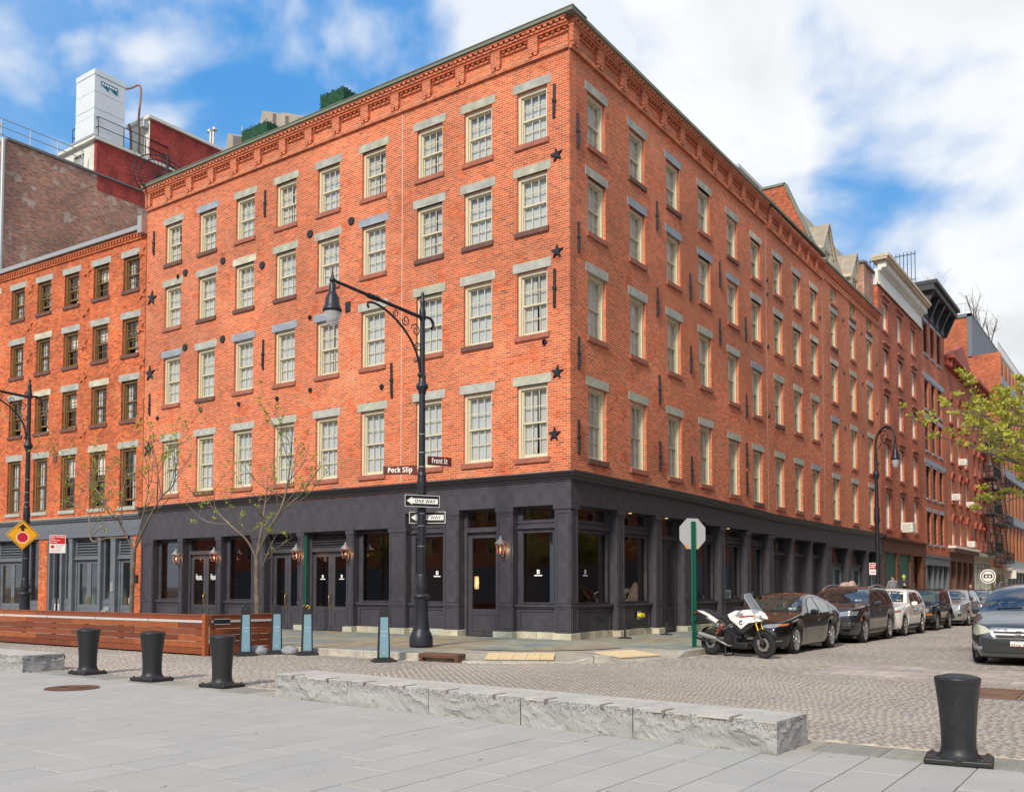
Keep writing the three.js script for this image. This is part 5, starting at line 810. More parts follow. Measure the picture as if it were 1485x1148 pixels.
    const rl = []; for (let z = 0; z > -20; z -= 0.6) rl.push(bar(V(-0.2, 26, z), V(-0.2, 27.2, z), 0.02, 4)); rl.push(bar(V(-0.2, 27.2, 0), V(-0.2, 27.2, -20), 0.03, 4)); for (let x = -8; x < -3; x += 0.4) rl.push(bar(V(x, 30.6, 0), V(x, 31.8, 0), 0.02, 4)); rl.push(bar(V(-8, 31.8, 0), V(-3, 31.8, 0), 0.03, 4)); mesh('guard_rail', rl, M.zinc, b);
    mesh('shopfront', F(span(0.4, L, -2, 3.6, -0.4, -0.1)), std([0.06, 0.10, 0.13], 0.5), b); for (let k = 0; k < 12; k++) mesh('post', F(span(0.6 + k * 3, 0.9 + k * 3, -2, 3.6, -0.1, 0.05)), M.stoneBlue, b); mesh('awning_band', F(span(0.4, L, 3.2, 3.58, -0.1, 0.6)), M.white, b);
  }
  // round hanging sign and small white sign
  const rs = thing('round_hanging_sign', 'round white hanging sign with black lettering over the far pavement', 'sign', [1.0, 2.55, -67]);
  mesh('disc', new THREE.CylinderGeometry(0.62, 0.62, 0.08, 32).rotateX(Math.PI / 2), M.white, rs); mesh('face', new THREE.CircleGeometry(0.6, 32).translate(0, 0, 0.045), textMat(128, 128, (g) => { g.fillStyle = '#f2f2f0'; g.fillRect(0, 0, 128, 128); g.strokeStyle = '#111'; g.lineWidth = 7; g.beginPath(); g.arc(64, 64, 52, 0, 7); g.stroke(); g.fillStyle = '#111'; g.fillRect(28, 44, 72, 36); g.fillStyle = '#f2f2f0'; g.fillRect(40, 54, 20, 18); g.fillRect(70, 54, 18, 18); }), rs); mesh('arm', bar(V(-1, 0.7, 0), V(0.2, 0.7, 0), 0.03, 6), M.iron, rs);
  const ws = thing('white_projecting_sign', 'small white projecting sign above the cream shopfront', 'sign', [0.7, 2.9, -83]); mesh('panel', rbox(1.2, 0.85, 0.1, 0.02), M.white, ws); mesh('arm', bar(V(-0.7, 0.5, 0), V(0.6, 0.5, 0), 0.03, 6), M.iron, ws);
}
// ---------------------------------------------------------------- houses across the street, outside the frame (mirrored in glass and paint)
{
  rnd = mulberry(97);
  const mk = (label, x, z, turn, L, H, mat) => {
    const b = thing('opposite_house', label, 'building', [x, 0, z], turn, 'brick houses across the street'); const holes = []; for (let xx = 1.6; xx < L - 1; xx += 2.4) for (let y = 4.9; y < H - 2.5; y += 3.1) holes.push([xx, y, 1.1, 1.8]);
    mesh('brick_wall', wallGeo(0, L, 3.6, H, holes, 0.35, TD, rnd() * 9), mat, b); mesh('cornice', [span(0, L, H, H + 0.4, -0.35, 0.3)], M.brownShop, b); mesh('roof', span(0, L, H - 0.3, H, -10, -0.35), M.roofing, b); mesh('rear_wall', [metric(span(0, L, -1, H, -10, -9.7), TD), metric(span(0, 0.3, -1, H, -9.7, -0.36), TD), metric(span(L - 0.3, L, -1, H, -9.7, -0.36), TD)], mat, b);
    const wf = merge(ring(1.1, 1.8, 0.08, 0.06, 0.1, 0.1, -0.1)), wg = new THREE.PlaneGeometry(1.0, 1.7).translate(0, 0.9, -0.16); for (const [xx, y] of holes) { const w = part('window', b, [xx, y, 0]); mesh('frame', wf, M.white, w); mesh('pane', wg, M.glass, w); }
    mesh('shopfront', span(0, L, -1, 3.6, -0.4, 0.0), M.shopGrey, b);
  };
  mk('red brick house across Front Street behind the parked van', 17.5, -34, -Math.PI / 2, 18, 17, M.brickD); mk('tall brown brick house across Front Street near the plaza', 17.5, -15.8, -Math.PI / 2, 20, 18.5, M.brickBrown);
  mk('long brick house across the plaza facing the corner building', 34, 50, Math.PI, 60, 13, M.brickBrown); mk('red brick house across the plaza facing the row house', -26.5, 50, Math.PI, 60, 14, M.brickD); mk('long red brick house far down the other side of Front Street', 17.5, -118, -Math.PI / 2, 40, 16, M.brickD); mk('brown brick house in the middle of the far side of Front Street', 17.5, -77.5, -Math.PI / 2, 43, 17.5, M.brickBrown);
}
// ---------------------------------------------------------------- lamp posts
M.lampGlass = phys([0.85, 0.86, 0.9], 0.25, { transmission: 0.6, thickness: 0 });
M.paintBlue = std('#ffffff', 0.42, { map: grainTex(256, 401, [0.165, 0.18, 0.215], 0.25, 0.2, [0.30, 0.30, 0.32]), metalness: 0.25 });
function lampBase(o) {
  mesh('base', lathe([[0, 0], [0.28, 0], [0.29, 0.05], [0.285, 0.24], [0.25, 0.30], [0.255, 0.34], [0.22, 0.37], [0.20, 0.46], [0.17, 0.75], [0.165, 1.15], [0.19, 1.18], [0.215, 1.22], [0.20, 1.27], [0.15, 1.30]], 8 * 3), M.paintBlue, o);
  mesh('collar_ring', new THREE.TorusGeometry(0.205, 0.022, 6, 24).rotateX(Math.PI / 2).translate(0, 1.225, 0), M.paintBlue, o); mesh('collar', [lathe([[0.13, 1.28], [0.125, 1.32], [0.14, 1.38], [0.155, 1.48], [0.13, 1.58], [0.135, 1.64], [0.12, 1.68], [0.125, 1.74], [0.10, 1.78]], 20)], M.paintBlue, o);
  const fl = []; for (let k = 0; k < 10; k++) { const a = k / 10 * Math.PI * 2; fl.push(bar(V(Math.cos(a) * 0.092, 1.76, Math.sin(a) * 0.092), V(Math.cos(a) * 0.088, 3.6, Math.sin(a) * 0.088), 0.016, 5)); }
  mesh('lower_shaft', [lathe([[0.098, 1.74], [0.094, 3.7], [0.11, 3.72], [0.115, 3.78], [0.105, 3.84], [0.12, 3.95], [0.11, 4.1], [0.10, 4.16], [0.115, 4.2], [0.085, 4.28]], 20), ...fl], M.paintBlue, o);
  mesh('upper_shaft', lathe([[0.085, 4.25], [0.075, 6.2], [0.09, 6.22], [0.10, 6.3], [0.15, 6.36], [0.155, 6.42], [0.10, 6.50], [0.085, 6.62], [0.095, 6.66], [0.07, 6.72], [0.062, 8.05], [0.08, 8.08], [0.085, 8.2], [0.08, 8.32], [0.065, 8.34], [0.06, 8.5], [0.075, 8.52], [0.05, 8.58], [0.035, 8.66], [0.05, 8.70], [0.025, 8.76], [0, 8.8]], 18), M.paintBlue, o);
}
function spiral(cx, cy, r, turns, dir, n = 28) { return Array.from({ length: n }, (_, k) => { const t = k / (n - 1), a = dir * (t * turns * Math.PI * 2), q = r * (1 - t * 0.8); return V(0, cy + Math.sin(a) * q, cx + Math.cos(a) * q); }); }
function lampHead(o, x, y, z) {
  const h = part('lamp_head', o, [x, y, z]);
  mesh('cap', lathe([[0, 0.12], [0.03, 0.1], [0.035, 0.0], [0.075, -0.02], [0.075, -0.2], [0.10, -0.24], [0.15, -0.34], [0.165, -0.5], [0.20, -0.56], [0.215, -0.62], [0.20, -0.66], [0, -0.66]], 22), M.paintBlue, h);
  mesh('globe', lathe([[0.185, -0.655], [0.19, -0.70], [0.175, -0.80], [0.12, -0.91], [0.05, -0.965], [0, -0.975]], 22), M.lampGlass, h);
  mesh('bulb', new THREE.SphereGeometry(0.06, 10, 8).translate(0, -0.74, 0), M.white, h);
}
function armLamp(label, x, y, z) {
  const o = thing('street_lamp', label, 'lamp post', [x, y, z], 0, 'ornate blue iron lamp posts'); lampBase(o);
  mesh('arm', [bar(V(0, 8.12, 0), V(0, 8.24, 3.02), 0.048, 10, 0.036), new THREE.CylinderGeometry(0.065, 0.065, 0.34, 10).rotateX(Math.PI / 2).translate(0, 8.19, 1.75), tube([V(0, 8.15, -0.05), V(0, 8.17, -0.3), V(0, 8.05, -0.42), V(0, 7.92, -0.34)], 0.035, 14, 8), new THREE.SphereGeometry(0.07, 10, 8).translate(0, 8.24, 3.05), cyl(0.03, 0.012, 0.2, 0, 8.3, 3.05, 8)], M.paintBlue, o);
  mesh('brace', [tube([V(0, 6.7, 0.07), V(0, 7.2, 0.22), V(0, 7.62, 0.6), V(0, 7.95, 1.2), V(0, 8.06, 1.75), V(0, 8.0, 1.95), V(0, 7.9, 1.9)], 0.028, 40, 8), new THREE.SphereGeometry(0.06, 8, 6).translate(0, 6.68, 0.1)], M.paintBlue, o);
  mesh('scrollwork', [tube(spiral(0.25, 7.75, 0.17, 1.4, 1), 0.014, 40, 6), tube(spiral(0.62, 7.92, 0.14, 1.4, -1), 0.013, 36, 6), tube(spiral(0.16, 7.35, 0.12, 1.3, 1), 0.013, 36, 6), tube(spiral(0.98, 8.02, 0.10, 1.3, -1), 0.012, 30, 6), tube(spiral(0.12, 7.02, 0.08, 1.2, 1), 0.012, 24, 6)], M.paintBlue, o);
  lampHead(o, 0, 8.18, 3.05);
  const bands = []; for (const yy of [2.45, 2.95, 3.25, 4.0, 4.4, 4.75, 5.2]) bands.push(cyl(0.1, 0.1, 0.018, 0, yy, 0, 16)); mesh('strap', bands, M.zinc, o);
  return o;
}
armLamp('dark blue ornate street lamp with one-way and street name signs at the corner', -1.40, 0.15, 4.71);
armLamp('dark blue ornate street lamp with yellow stop-ahead sign behind the wooden barrier', -19.0, 0.15, 5.3);
{
  const o = thing('crook_lamp', 'dark iron lamp post with curled crook arm behind the parked grey SUV', 'lamp post', [4.0, 0.15 + slope(-17.2), -17.2]);
  o.scale.set(0.76, 1, 0.76);
  mesh('base', lathe([[0, 0], [0.26, 0], [0.27, 0.3], [0.2, 0.4], [0.16, 0.9], [0.17, 1.2], [0.2, 1.25], [0.13, 1.35], [0.12, 1.7]], 20), M.iron, o);
  mesh('shaft', lathe([[0.115, 1.7], [0.105, 4.1], [0.13, 4.15], [0.15, 4.3], [0.13, 4.5], [0.14, 4.7], [0.10, 4.8], [0.085, 5.9], [0.13, 5.97], [0.17, 6.08], [0.15, 6.16], [0.09, 6.3], [0.075, 7.0]], 18), M.iron, o);
  const crook = [V(0, 6.9, 0), V(0, 7.35, 0), V(0.16, 7.75, 0.1), V(0.55, 7.98, 0.3), V(0.95, 7.85, 0.5), V(1.12, 7.5, 0.6), V(1.12, 7.25, 0.6)]; mesh('crook', tube(crook, 0.05, 40, 10), M.iron, o);
  mesh('scrollwork', [tube(Array.from({ length: 26 }, (_, k) => { const t = k / 25, a = 2.6 - t * 8, q = 0.32 * (1 - 0.75 * t); return V((0.55 + Math.cos(a) * q) * 0.88, 7.55 + Math.sin(a) * q, (0.55 + Math.cos(a) * q) * 0.5); }), 0.025, 50, 6)], M.iron, o); mesh('scroll_tip', tube([V(0.05, 7.1, 0), V(0.2, 7.2, 0.1), V(0.35, 7.35, 0.2)], 0.02, 12, 6), M.iron, o);
  lampHead(o, 1.12, 7.25, 0.6);
}
// ---------------------------------------------------------------- signs
const turnCam = (x, z) => Math.atan2(camera.position.x - x, camera.position.z - z);
function signPlate(name, label, cat, w, h, mat, pos, turn, group, back = M.zinc, r = 0.02) {
  const o = thing(name, label, cat, pos, turn, group); const s = new THREE.Shape(); s.moveTo(-w / 2 + r, -h / 2); s.lineTo(w / 2 - r, -h / 2); s.quadraticCurveTo(w / 2, -h / 2, w / 2, -h / 2 + r); s.lineTo(w / 2, h / 2 - r); s.quadraticCurveTo(w / 2, h / 2, w / 2 - r, h / 2); s.lineTo(-w / 2 + r, h / 2); s.quadraticCurveTo(-w / 2, h / 2, -w / 2, h / 2 - r); s.lineTo(-w / 2, -h / 2 + r); s.quadraticCurveTo(-w / 2, -h / 2, -w / 2 + r, -h / 2);
  mesh('panel', new THREE.ExtrudeGeometry(s, { depth: 0.006, bevelEnabled: false }).translate(0, 0, -0.006), back, o);
  const g = new THREE.ShapeGeometry(s); const p = g.attributes.position, uv = g.attributes.uv; for (let i = 0; i < p.count; i++) uv.setXY(i, p.getX(i) / w + 0.5, p.getY(i) / h + 0.5); mesh('face', g.translate(0, 0, 0.002), mat, o);
  return o;
}
{
  const oneWay = textMat(512, 190, (g, w, h) => {
    g.fillStyle = '#101114'; g.fillRect(0, 0, w, h); g.strokeStyle = '#f2f2f2'; g.lineWidth = 7; g.strokeRect(10, 10, w - 20, h - 20); g.fillStyle = '#f4f4f2';
    g.beginPath(); g.moveTo(32, 95); g.lineTo(120, 30); g.lineTo(105, 58); g.lineTo(480, 58); g.lineTo(480, 134); g.lineTo(105, 134); g.lineTo(120, 160); g.closePath(); g.fill();
    g.fillStyle = '#101114'; g.font = 'bold 66px sans-serif'; g.textAlign = 'center'; g.fillText('ONE WAY', 295, 120);
  });
  const ta = turnCam(-1.4, 4.7);
  signPlate('one_way_sign', 'upper black and white one way arrow sign, hung in front of the lamp shaft', 'sign', 0.92, 0.31, oneWay, [-1.26, 3.70, 4.85], ta + 0.35, 'one way signs', M.zinc);
  signPlate('one_way_sign', 'lower black and white one way arrow sign, partly hidden by the lamp shaft', 'sign', 0.92, 0.31, oneWay, [-1.33, 3.32, 4.58], ta - 0.15, 'one way signs', M.zinc);
  const nameMat = (txt, size) => textMat(512, 128, (g, w, h) => { g.fillStyle = '#5a2016'; g.fillRect(0, 0, w, h); g.fillStyle = '#f4efe8'; g.font = 'bold ' + size + 'px sans-serif'; g.textAlign = 'center'; g.save(); g.translate(256, 96); g.scale(0.86, 1); g.fillText(txt, 0, 0); g.restore(); });
  const brown = std([0.10, 0.018, 0.01], 0.5);
  signPlate('street_name_sign', 'brown Peck Slip street name sign on the corner lamp', 'sign', 0.88, 0.22, nameMat('Peck Slip', 104), [-1.95, 4.50, 4.90], 0.38, null, brown, 0.01);
  signPlate('street_name_sign', 'brown Front St street name sign on the corner lamp', 'sign', 0.66, 0.22, nameMat('Front St', 104), [-1.05, 4.70, 4.45], 1.15, null, brown, 0.01);
  // yellow stop-ahead diamond
  const y = thing('stop_ahead_sign', 'yellow diamond stop-ahead sign with arrow and red octagon on the lamp', 'sign', [-18.85, 3.42, 5.5], turnCam(-19, 5.3));
  const dia = textMat(256, 256, (g) => { g.fillStyle = '#e8a60a'; g.fillRect(0, 0, 256, 256); g.strokeStyle = '#15120a'; g.lineWidth = 6; g.strokeRect(10, 10, 236, 236); g.translate(128, 128); g.rotate(Math.PI / 4); g.fillStyle = '#15120a'; g.beginPath(); g.moveTo(0, -132); g.lineTo(58, -72); g.lineTo(18, -82); g.lineTo(18, -44); g.lineTo(-18, -44); g.lineTo(-18, -82); g.lineTo(-58, -72); g.closePath(); g.fill(); g.fillStyle = '#f6f0e8'; g.beginPath(); for (let k = 0; k < 8; k++) { const a = Math.PI / 8 + k * Math.PI / 4; g.lineTo(Math.cos(a) * 70, 32 + Math.sin(a) * 70); } g.fill(); g.fillStyle = '#c00a2c'; g.beginPath(); for (let k = 0; k < 8; k++) { const a = Math.PI / 8 + k * Math.PI / 4; g.lineTo(Math.cos(a) * 62, 32 + Math.sin(a) * 62); } g.fill(); });
  mesh('panel', rbox(0.74, 0.74, 0.008, 0.003).rotateZ(Math.PI / 4), M.zinc, y); mesh('face', new THREE.PlaneGeometry(0.735, 0.735).rotateZ(Math.PI / 4).translate(0, 0, 0.007), dia, y);
  // red and white parking sign on a thin post
  const pk = thing('parking_sign', 'red and white no standing parking sign on a thin post', 'sign', [-16.4, 0.15, 5.6], turnCam(-16.4, 5.6));
  mesh('post', bar(V(0, 0, 0), V(0, 3.2, 0), 0.03, 8), M.iron, pk); mesh('panel', rbox(0.48, 0.6, 0.008, 0.003, 0, 2.88, 0.035), M.zinc, pk);
  mesh('face', new THREE.PlaneGeometry(0.475, 0.595).translate(0, 2.88, 0.041), textMat(200, 250, (g) => { g.fillStyle = '#f4f2f0'; g.fillRect(0, 0, 200, 250); g.fillStyle = '#d3101c'; g.fillRect(6, 6, 188, 118); g.fillStyle = '#fff'; g.font = 'bold 27px sans-serif'; g.textAlign = 'left'; g.fillText('NO STANDING', 12, 36, 176); g.font = 'bold 18px sans-serif'; g.fillText('Hotel', 12, 58); g.fillText('Loading Zone', 12, 80); g.fillText('ANYTIME', 12, 108); g.fillStyle = '#d3101c'; g.fillRect(14, 214, 130, 8); g.beginPath(); g.arc(38, 165, 24, 0, 7); g.fill(); g.fillStyle = '#888'; for (let k = 0; k < 4; k++) g.fillRect(80, 140 + k * 16, 100 - k * 12, 5); }), pk);
  // stop sign seen from behind
  const st = thing('stop_sign', 'back of a stop sign on a green post beside the motorcycle', 'sign', [4.1, 0.13, 0.98], turnCam(4.1, 1) + 0.6);
  const oct = new THREE.Shape(); for (let k = 0; k < 8; k++) { const a = Math.PI / 8 + k * Math.PI / 4; k ? oct.lineTo(Math.cos(a) * 0.405, Math.sin(a) * 0.405) : oct.moveTo(Math.cos(a) * 0.405, Math.sin(a) * 0.405); }
  mesh('panel', new THREE.ExtrudeGeometry(oct, { depth: 0.006, bevelEnabled: false }).translate(0, 2.78, -0.03), std([0.55, 0.57, 0.60], 0.45, { metalness: 0.2 }), st);
  mesh('post', [span(-0.055, 0.055, -0.1, 3.08, -0.018, 0.0), span(-0.055, -0.035, -0.1, 3.08, 0.0, 0.03), span(0.035, 0.055, -0.1, 3.08, 0, 0.03)], M.green, st);
  mesh('sticker', rbox(0.09, 0.09, 0.002, 0.0005).rotateZ(0.4).translate(-0.17, 2.46, -0.02), std([0.75, 0.36, 0.10], 0.6), st); mesh('sticker', rbox(0.05, 0.05, 0.002, 0.0005).rotateZ(0.2).translate(0.12, 2.46, -0.02), std([0.65, 0.6, 0.02], 0.6), st);
  const gp = thing('bare_sign_post', 'thin bare green sign post in front of the double doors', 'post', [-9.78, 0.15, 0.8]); mesh('post', [span(-0.045, 0.045, -0.05, 3.15, -0.01, 0.01), span(-0.045, -0.03, -0.05, 3.15, 0.01, 0.035), span(0.03, 0.045, -0.05, 3.15, 0.01, 0.035)], M.green, gp); mesh('clamp', rbox(0.16, 0.05, 0.06, 0.01, -0.05, 0.85, 0.02), M.brass, gp);
  const hp = thing('parking_sign', 'small red and white parking sign strapped to the crook lamp', 'sign', [3.85, 2.35, -17.1], 0.5); mesh('panel', rbox(0.32, 0.48, 0.01, 0.003), M.white, hp); mesh('face', new THREE.PlaneGeometry(0.31, 0.47).translate(0, 0, 0.007), textMat(80, 120, (g) => { g.fillStyle = '#f2f0ee'; g.fillRect(0, 0, 80, 120); g.fillStyle = '#cc1622'; g.fillRect(5, 5, 70, 60); g.fillRect(10, 92, 50, 8); g.fillStyle = '#fff'; g.fillRect(12, 18, 56, 9); g.fillRect(12, 38, 44, 9); }), hp);
}
// ---------------------------------------------------------------- bollards
{
  M.bollard = std('#ffffff', 0.48, { map: grainTex(256, 411, [0.150, 0.158, 0.172], 0.3, 0.3, [0.27, 0.27, 0.28]), metalness: 0.1 });
  const boltM = std([0.07, 0.045, 0.035], 0.8), proto = new THREE.Group();
  mesh('body', lathe([[0.155, 0.0], [0.225, 0.05], [0.19, 0.065], [0.162, 0.10], [0.150, 0.16], [0.152, 0.30], [0.168, 0.52], [0.190, 0.70], [0.202, 0.775], [0.200, 0.79], [0.188, 0.80], [0.10, 0.822], [0, 0.828]], 40), M.bollard, proto);
  mesh('base_plate', rbox(0.58, 0.06, 0.44, 0.02, 0, 0.03, 0), M.bollard, proto);
  for (const [a, b] of [[1, 1], [1, -1], [-1, 1], [-1, -1]]) mesh('bolt', [cyl(0.026, 0.026, 0.008, a * 0.24, 0.06, b * 0.17, 12), cyl(0.016, 0.016, 0.014, a * 0.24, 0.067, b * 0.17, 6)], boltM, proto);
  for (const [x, z, t, s, lb] of [[-2.84, 12.45, -0.05, 1.03, 'black flared iron bollard beside the rough granite block'], [-0.77, 12.5, 0.03, 1.04, 'black flared iron bollard in the middle of the row of three'], [1.07, 12.47, 0.05, 1.03, 'black flared iron bollard closest to the long granite bench'], [11.93, 12.72, 0.12, 0.98, 'black flared iron bollard standing alone past the bench end']]) { const o = proto.clone(); o.name = numbered('bollard'); o.position.set(x, 0, z); o.rotation.y = t; o.scale.setScalar(s); o.userData = { label: lb, category: 'bollard', group: 'black iron bollards along the plaza edge' }; scene.add(o); }
}
// ---------------------------------------------------------------- granite bench and block, rough split faces
{
  rnd = mulberry(111);
  // split granite: fine grain, and dark lichen specks gathered along the top arris
  const splitTex = tex(512, 512, (i, j, c) => { const y = j / 512 * 0.8, g1 = hash3(i, j, 471), g2 = hash3(i >> 1, j >> 1, 472), b = pfbm(i / 512, j / 512, 48, 3, 473), sp = pfbm(i / 512, j / 512, 64, 2, 474), lim = clamp((y - 0.19) / 0.12) * (y < 0.322 ? 1 : 0) * (0.5 + pfbm(i / 512, j / 512, 8, 3, 475)); const t = 0.655 * (0.86 + 0.16 * g1 + 0.12 * g2 - 0.06 + 0.12 * (b - 0.5)); const k = sp > 0.80 - 0.36 * lim ? 0.55 : 0; c[0] = lerp(t, 0.36, k); c[1] = lerp(t * 1.005, 0.35, k); c[2] = lerp(t * 1.0, 0.33, k); });
  const gran = std('#ffffff', 0.9, { map: splitTex, bumpMap: grainTex(256, 423, [0.5, 0.5, 0.5], 0.9), bumpScale: 0.003 });
  const granTop = std('#ffffff', 0.8, { map: grainTex(512, 425, [0.72, 0.71, 0.69], 0.14) });
  // a block l x h x d: top sawn, sides split rough
  function split(l, h, d, seed) {
    const pos = [], idx = [], face = (nx, ny, f) => { const b = pos.length / 3; for (let j = 0; j <= ny; j++) for (let i = 0; i <= nx; i++) { const p = f(i / nx, j / ny); pos.push(p[0], p[1], p[2]); } for (let j = 0; j < ny; j++) for (let i = 0; i < nx; i++) { const a = b + j * (nx + 1) + i, c = a + nx + 1; idx.push(a, a + 1, c, a + 1, c + 1, c); } };
    const R = (u, v, s) => { const n = fbm3(u * 3.2 + s, v * 4.5, s * 1.7 + seed, 5), r = Math.abs(fbm3(u * 2.1 + s * 3, v * 3 + 7, seed, 4) - 0.5) * 2; const f = fbm3(u * 7 + s, v * 9, s + seed * 2, 3), st = Math.floor(n * 7 + f * 1.6) / 7; return (st - 0.5) * 0.072 + (n - 0.5) * 0.04 + (f - 0.5) * 0.018 + (r < 0.12 ? (0.12 - r) * 0.2 : 0); };
    const edge = (v) => Math.min(1, (h - v) / 0.035);   // the top arris stays straight
    face(Math.round(l / 0.025), 14, (u, v) => [u * l, v * h, d / 2 + R(u * l, v * h, 1) * edge(v * h) * Math.min(1, Math.min(u * l, l - u * l) / 0.03 + 0.2)]);
    face(Math.round(l / 0.05), 8, (u, v) => [l - u * l, v * h, -d / 2 - R(u * l, v * h, 5) * edge(v * h)]);
    face(16, 14, (u, v) => [l + R(u * d, v * h, 9) * edge(v * h) * Math.min(1, Math.min(u, 1 - u) * 12 + 0.1), v * h, d / 2 - u * d]);
    face(16, 14, (u, v) => [-R(u * d, v * h, 13) * edge(v * h) * Math.min(1, Math.min(u, 1 - u) * 12 + 0.1), v * h, -d / 2 + u * d]);
    const g = new THREE.BufferGeometry(); g.setAttribute('position', new THREE.Float32BufferAttribute(pos, 3)); g.setIndex(idx); g.computeVertexNormals();
    return [metric(toCreasedNormals(plain(g), 0.5), 0.8, seed), metric(rbox(l - 0.002, 0.03, d - 0.002, 0.006, l / 2, h - 0.012, 0, 1), 1.1, seed * 2)];
  }
  const bench = thing('granite_bench', 'long low rough-split granite bench with metal skate stops on the plaza edge', 'bench', [2.72, 0, 12.40], -0.0695);
  let x = 0; const ls = [1.62, 1.55, 1.50, 1.53, 1.62]; const total = 7.78, k0 = total / ls.reduce((a, b) => a + b);
  ls.forEach((l0, i) => { const l = l0 * k0, g = split(l - 0.012, 0.32, 0.74, i * 3.3 + 1); const b = part('granite_block', bench, [x, 0, 0]); mesh('split_faces', g[0], gran, b); mesh('sawn_top', g[1], granTop, b); x += l; });
  const stop = merge([rbox(0.035, 0.016, 0.22, 0.005, 0, 0.322, -0.085), rbox(0.035, 0.045, 0.018, 0.005, 0, 0.305, 0.026)]); const steel = std([0.30, 0.27, 0.24], 0.5, { metalness: 0.7 });
  for (let k = 0; k < 10; k++) { const m = mesh('skate_stop', stop, steel, bench); m.position.set(0.42 + k * 0.765, 0, 0.36); }
  const blk = thing('granite_block', 'low rough-split granite block beside the first bollard', 'block', [-7.6, 0, 12.6], 0.0); const g = split(3.5, 0.32, 0.80, 21); mesh('split_faces', g[0], gran, blk); mesh('sawn_top', g[1], granTop, blk);
}
// ---------------------------------------------------------------- wooden parklet barrier
{
  rnd = mulberry(121);
  const wood = (k, c) => std('#ffffff', 0.55, { map: tex(256, 256, (i, j, o) => { const g = pfbm(i / 256 * 0.5, j / 256 * 8 % 1, 8, 3, 431 + k), s = pfbm(i / 256, j / 256, 3, 4, 441 + k), f = hash3(i >> 3, j, 451 + k); const t = 0.78 + 0.3 * g + 0.22 * (s - 0.5) + 0.08 * f; o[0] = c[0] * t; o[1] = c[1] * t; o[2] = c[2] * t; }) });
  const woods = [wood(0, [0.50, 0.25, 0.14]), wood(1, [0.54, 0.28, 0.16]), wood(2, [0.46, 0.225, 0.125]), wood(3, [0.62, 0.34, 0.18])];
  const tape = std([0.62, 0.64, 0.66], 0.4, { metalness: 0.2 });
  const panel = (label, x0, z0, dx, dz, len, parts) => {
    const f = thing('wooden_barrier', label, 'barrier', [x0, 0, z0], Math.atan2(-dz, dx), 'wooden parklet barrier sections');
    const H = 0.90, n = 6, ph = H / n;
    for (let r = 0; r < n; r++) { let x = 0; while (x < len - 0.01) { let l = parts === 1 ? len : (x === 0 ? 1.2 + 0.55 * (r % 2) : 2.35); if (x + l > len - 0.6) l = len - x; mesh('plank', metric(rbox(l - 0.006, ph - 0.012, 0.035, 0.004, x + l / 2, ph * (r + 0.5) + 0.03, rr(-0.003, 0.003), 1), 0.7, rnd() * 5, rnd() * 5), pick(woods), f); x += l; } }
    mesh('cap_rail', metric(rbox(len, 0.035, 0.14, 0.006, len / 2, H + 0.045, -0.04), 0.8), woods[1], f);
    let x = 0; while (x < len - 0.2) { const l = Math.min(2.35, len - x); mesh('reflective_strip', rbox(l - 0.03, 0.055, 0.006, 0.002, x + l / 2, H - 0.10, 0.023), tape, f); x += l; }
    for (let q = 0.05; q < len; q += 1.6) mesh('stud', span(q, q + 0.09, 0.02, H, -0.12, -0.02), woods[2], f);
    return f;
  };
  const a = panel('long wooden plank barrier with a silver strip along the cobbled street', -16.5, 8.36, 1, 0, 11.55, 3);
  mesh('end_post', metric(rbox(0.11, 0.98, 0.12, 0.008, 11.62, 0.49, 0), 0.8), woods[3], a);
  panel('short wooden plank barrier closing the parklet end toward the kerb', -4.80, 8.28, 0.12, -0.993, 1.85, 1);
  const deck = thing('parklet_deck', 'brown plank deck behind the wooden barrier', 'deck', [-16.5, 0, 6.5]); for (let z = 0.08; z < 1.75; z += 0.15) mesh('plank', rbox(11.4, 0.04, 0.14, 0.004, 5.75, 0.12, z, 1), woods[2], deck);
  const br = thing('black_bracket_box', 'black framed box fixed at the corner of the wooden barrier', 'box', [-4.62, 0.80, 8.1], 1.45); mesh('case', rbox(0.42, 0.16, 0.06, 0.01), M.iron, br); mesh('strip', [box(0.4, 0.012, 0.008, 0, 0.06, 0.034), box(0.4, 0.012, 0.008, 0, -0.06, 0.034)], tape, br);
}
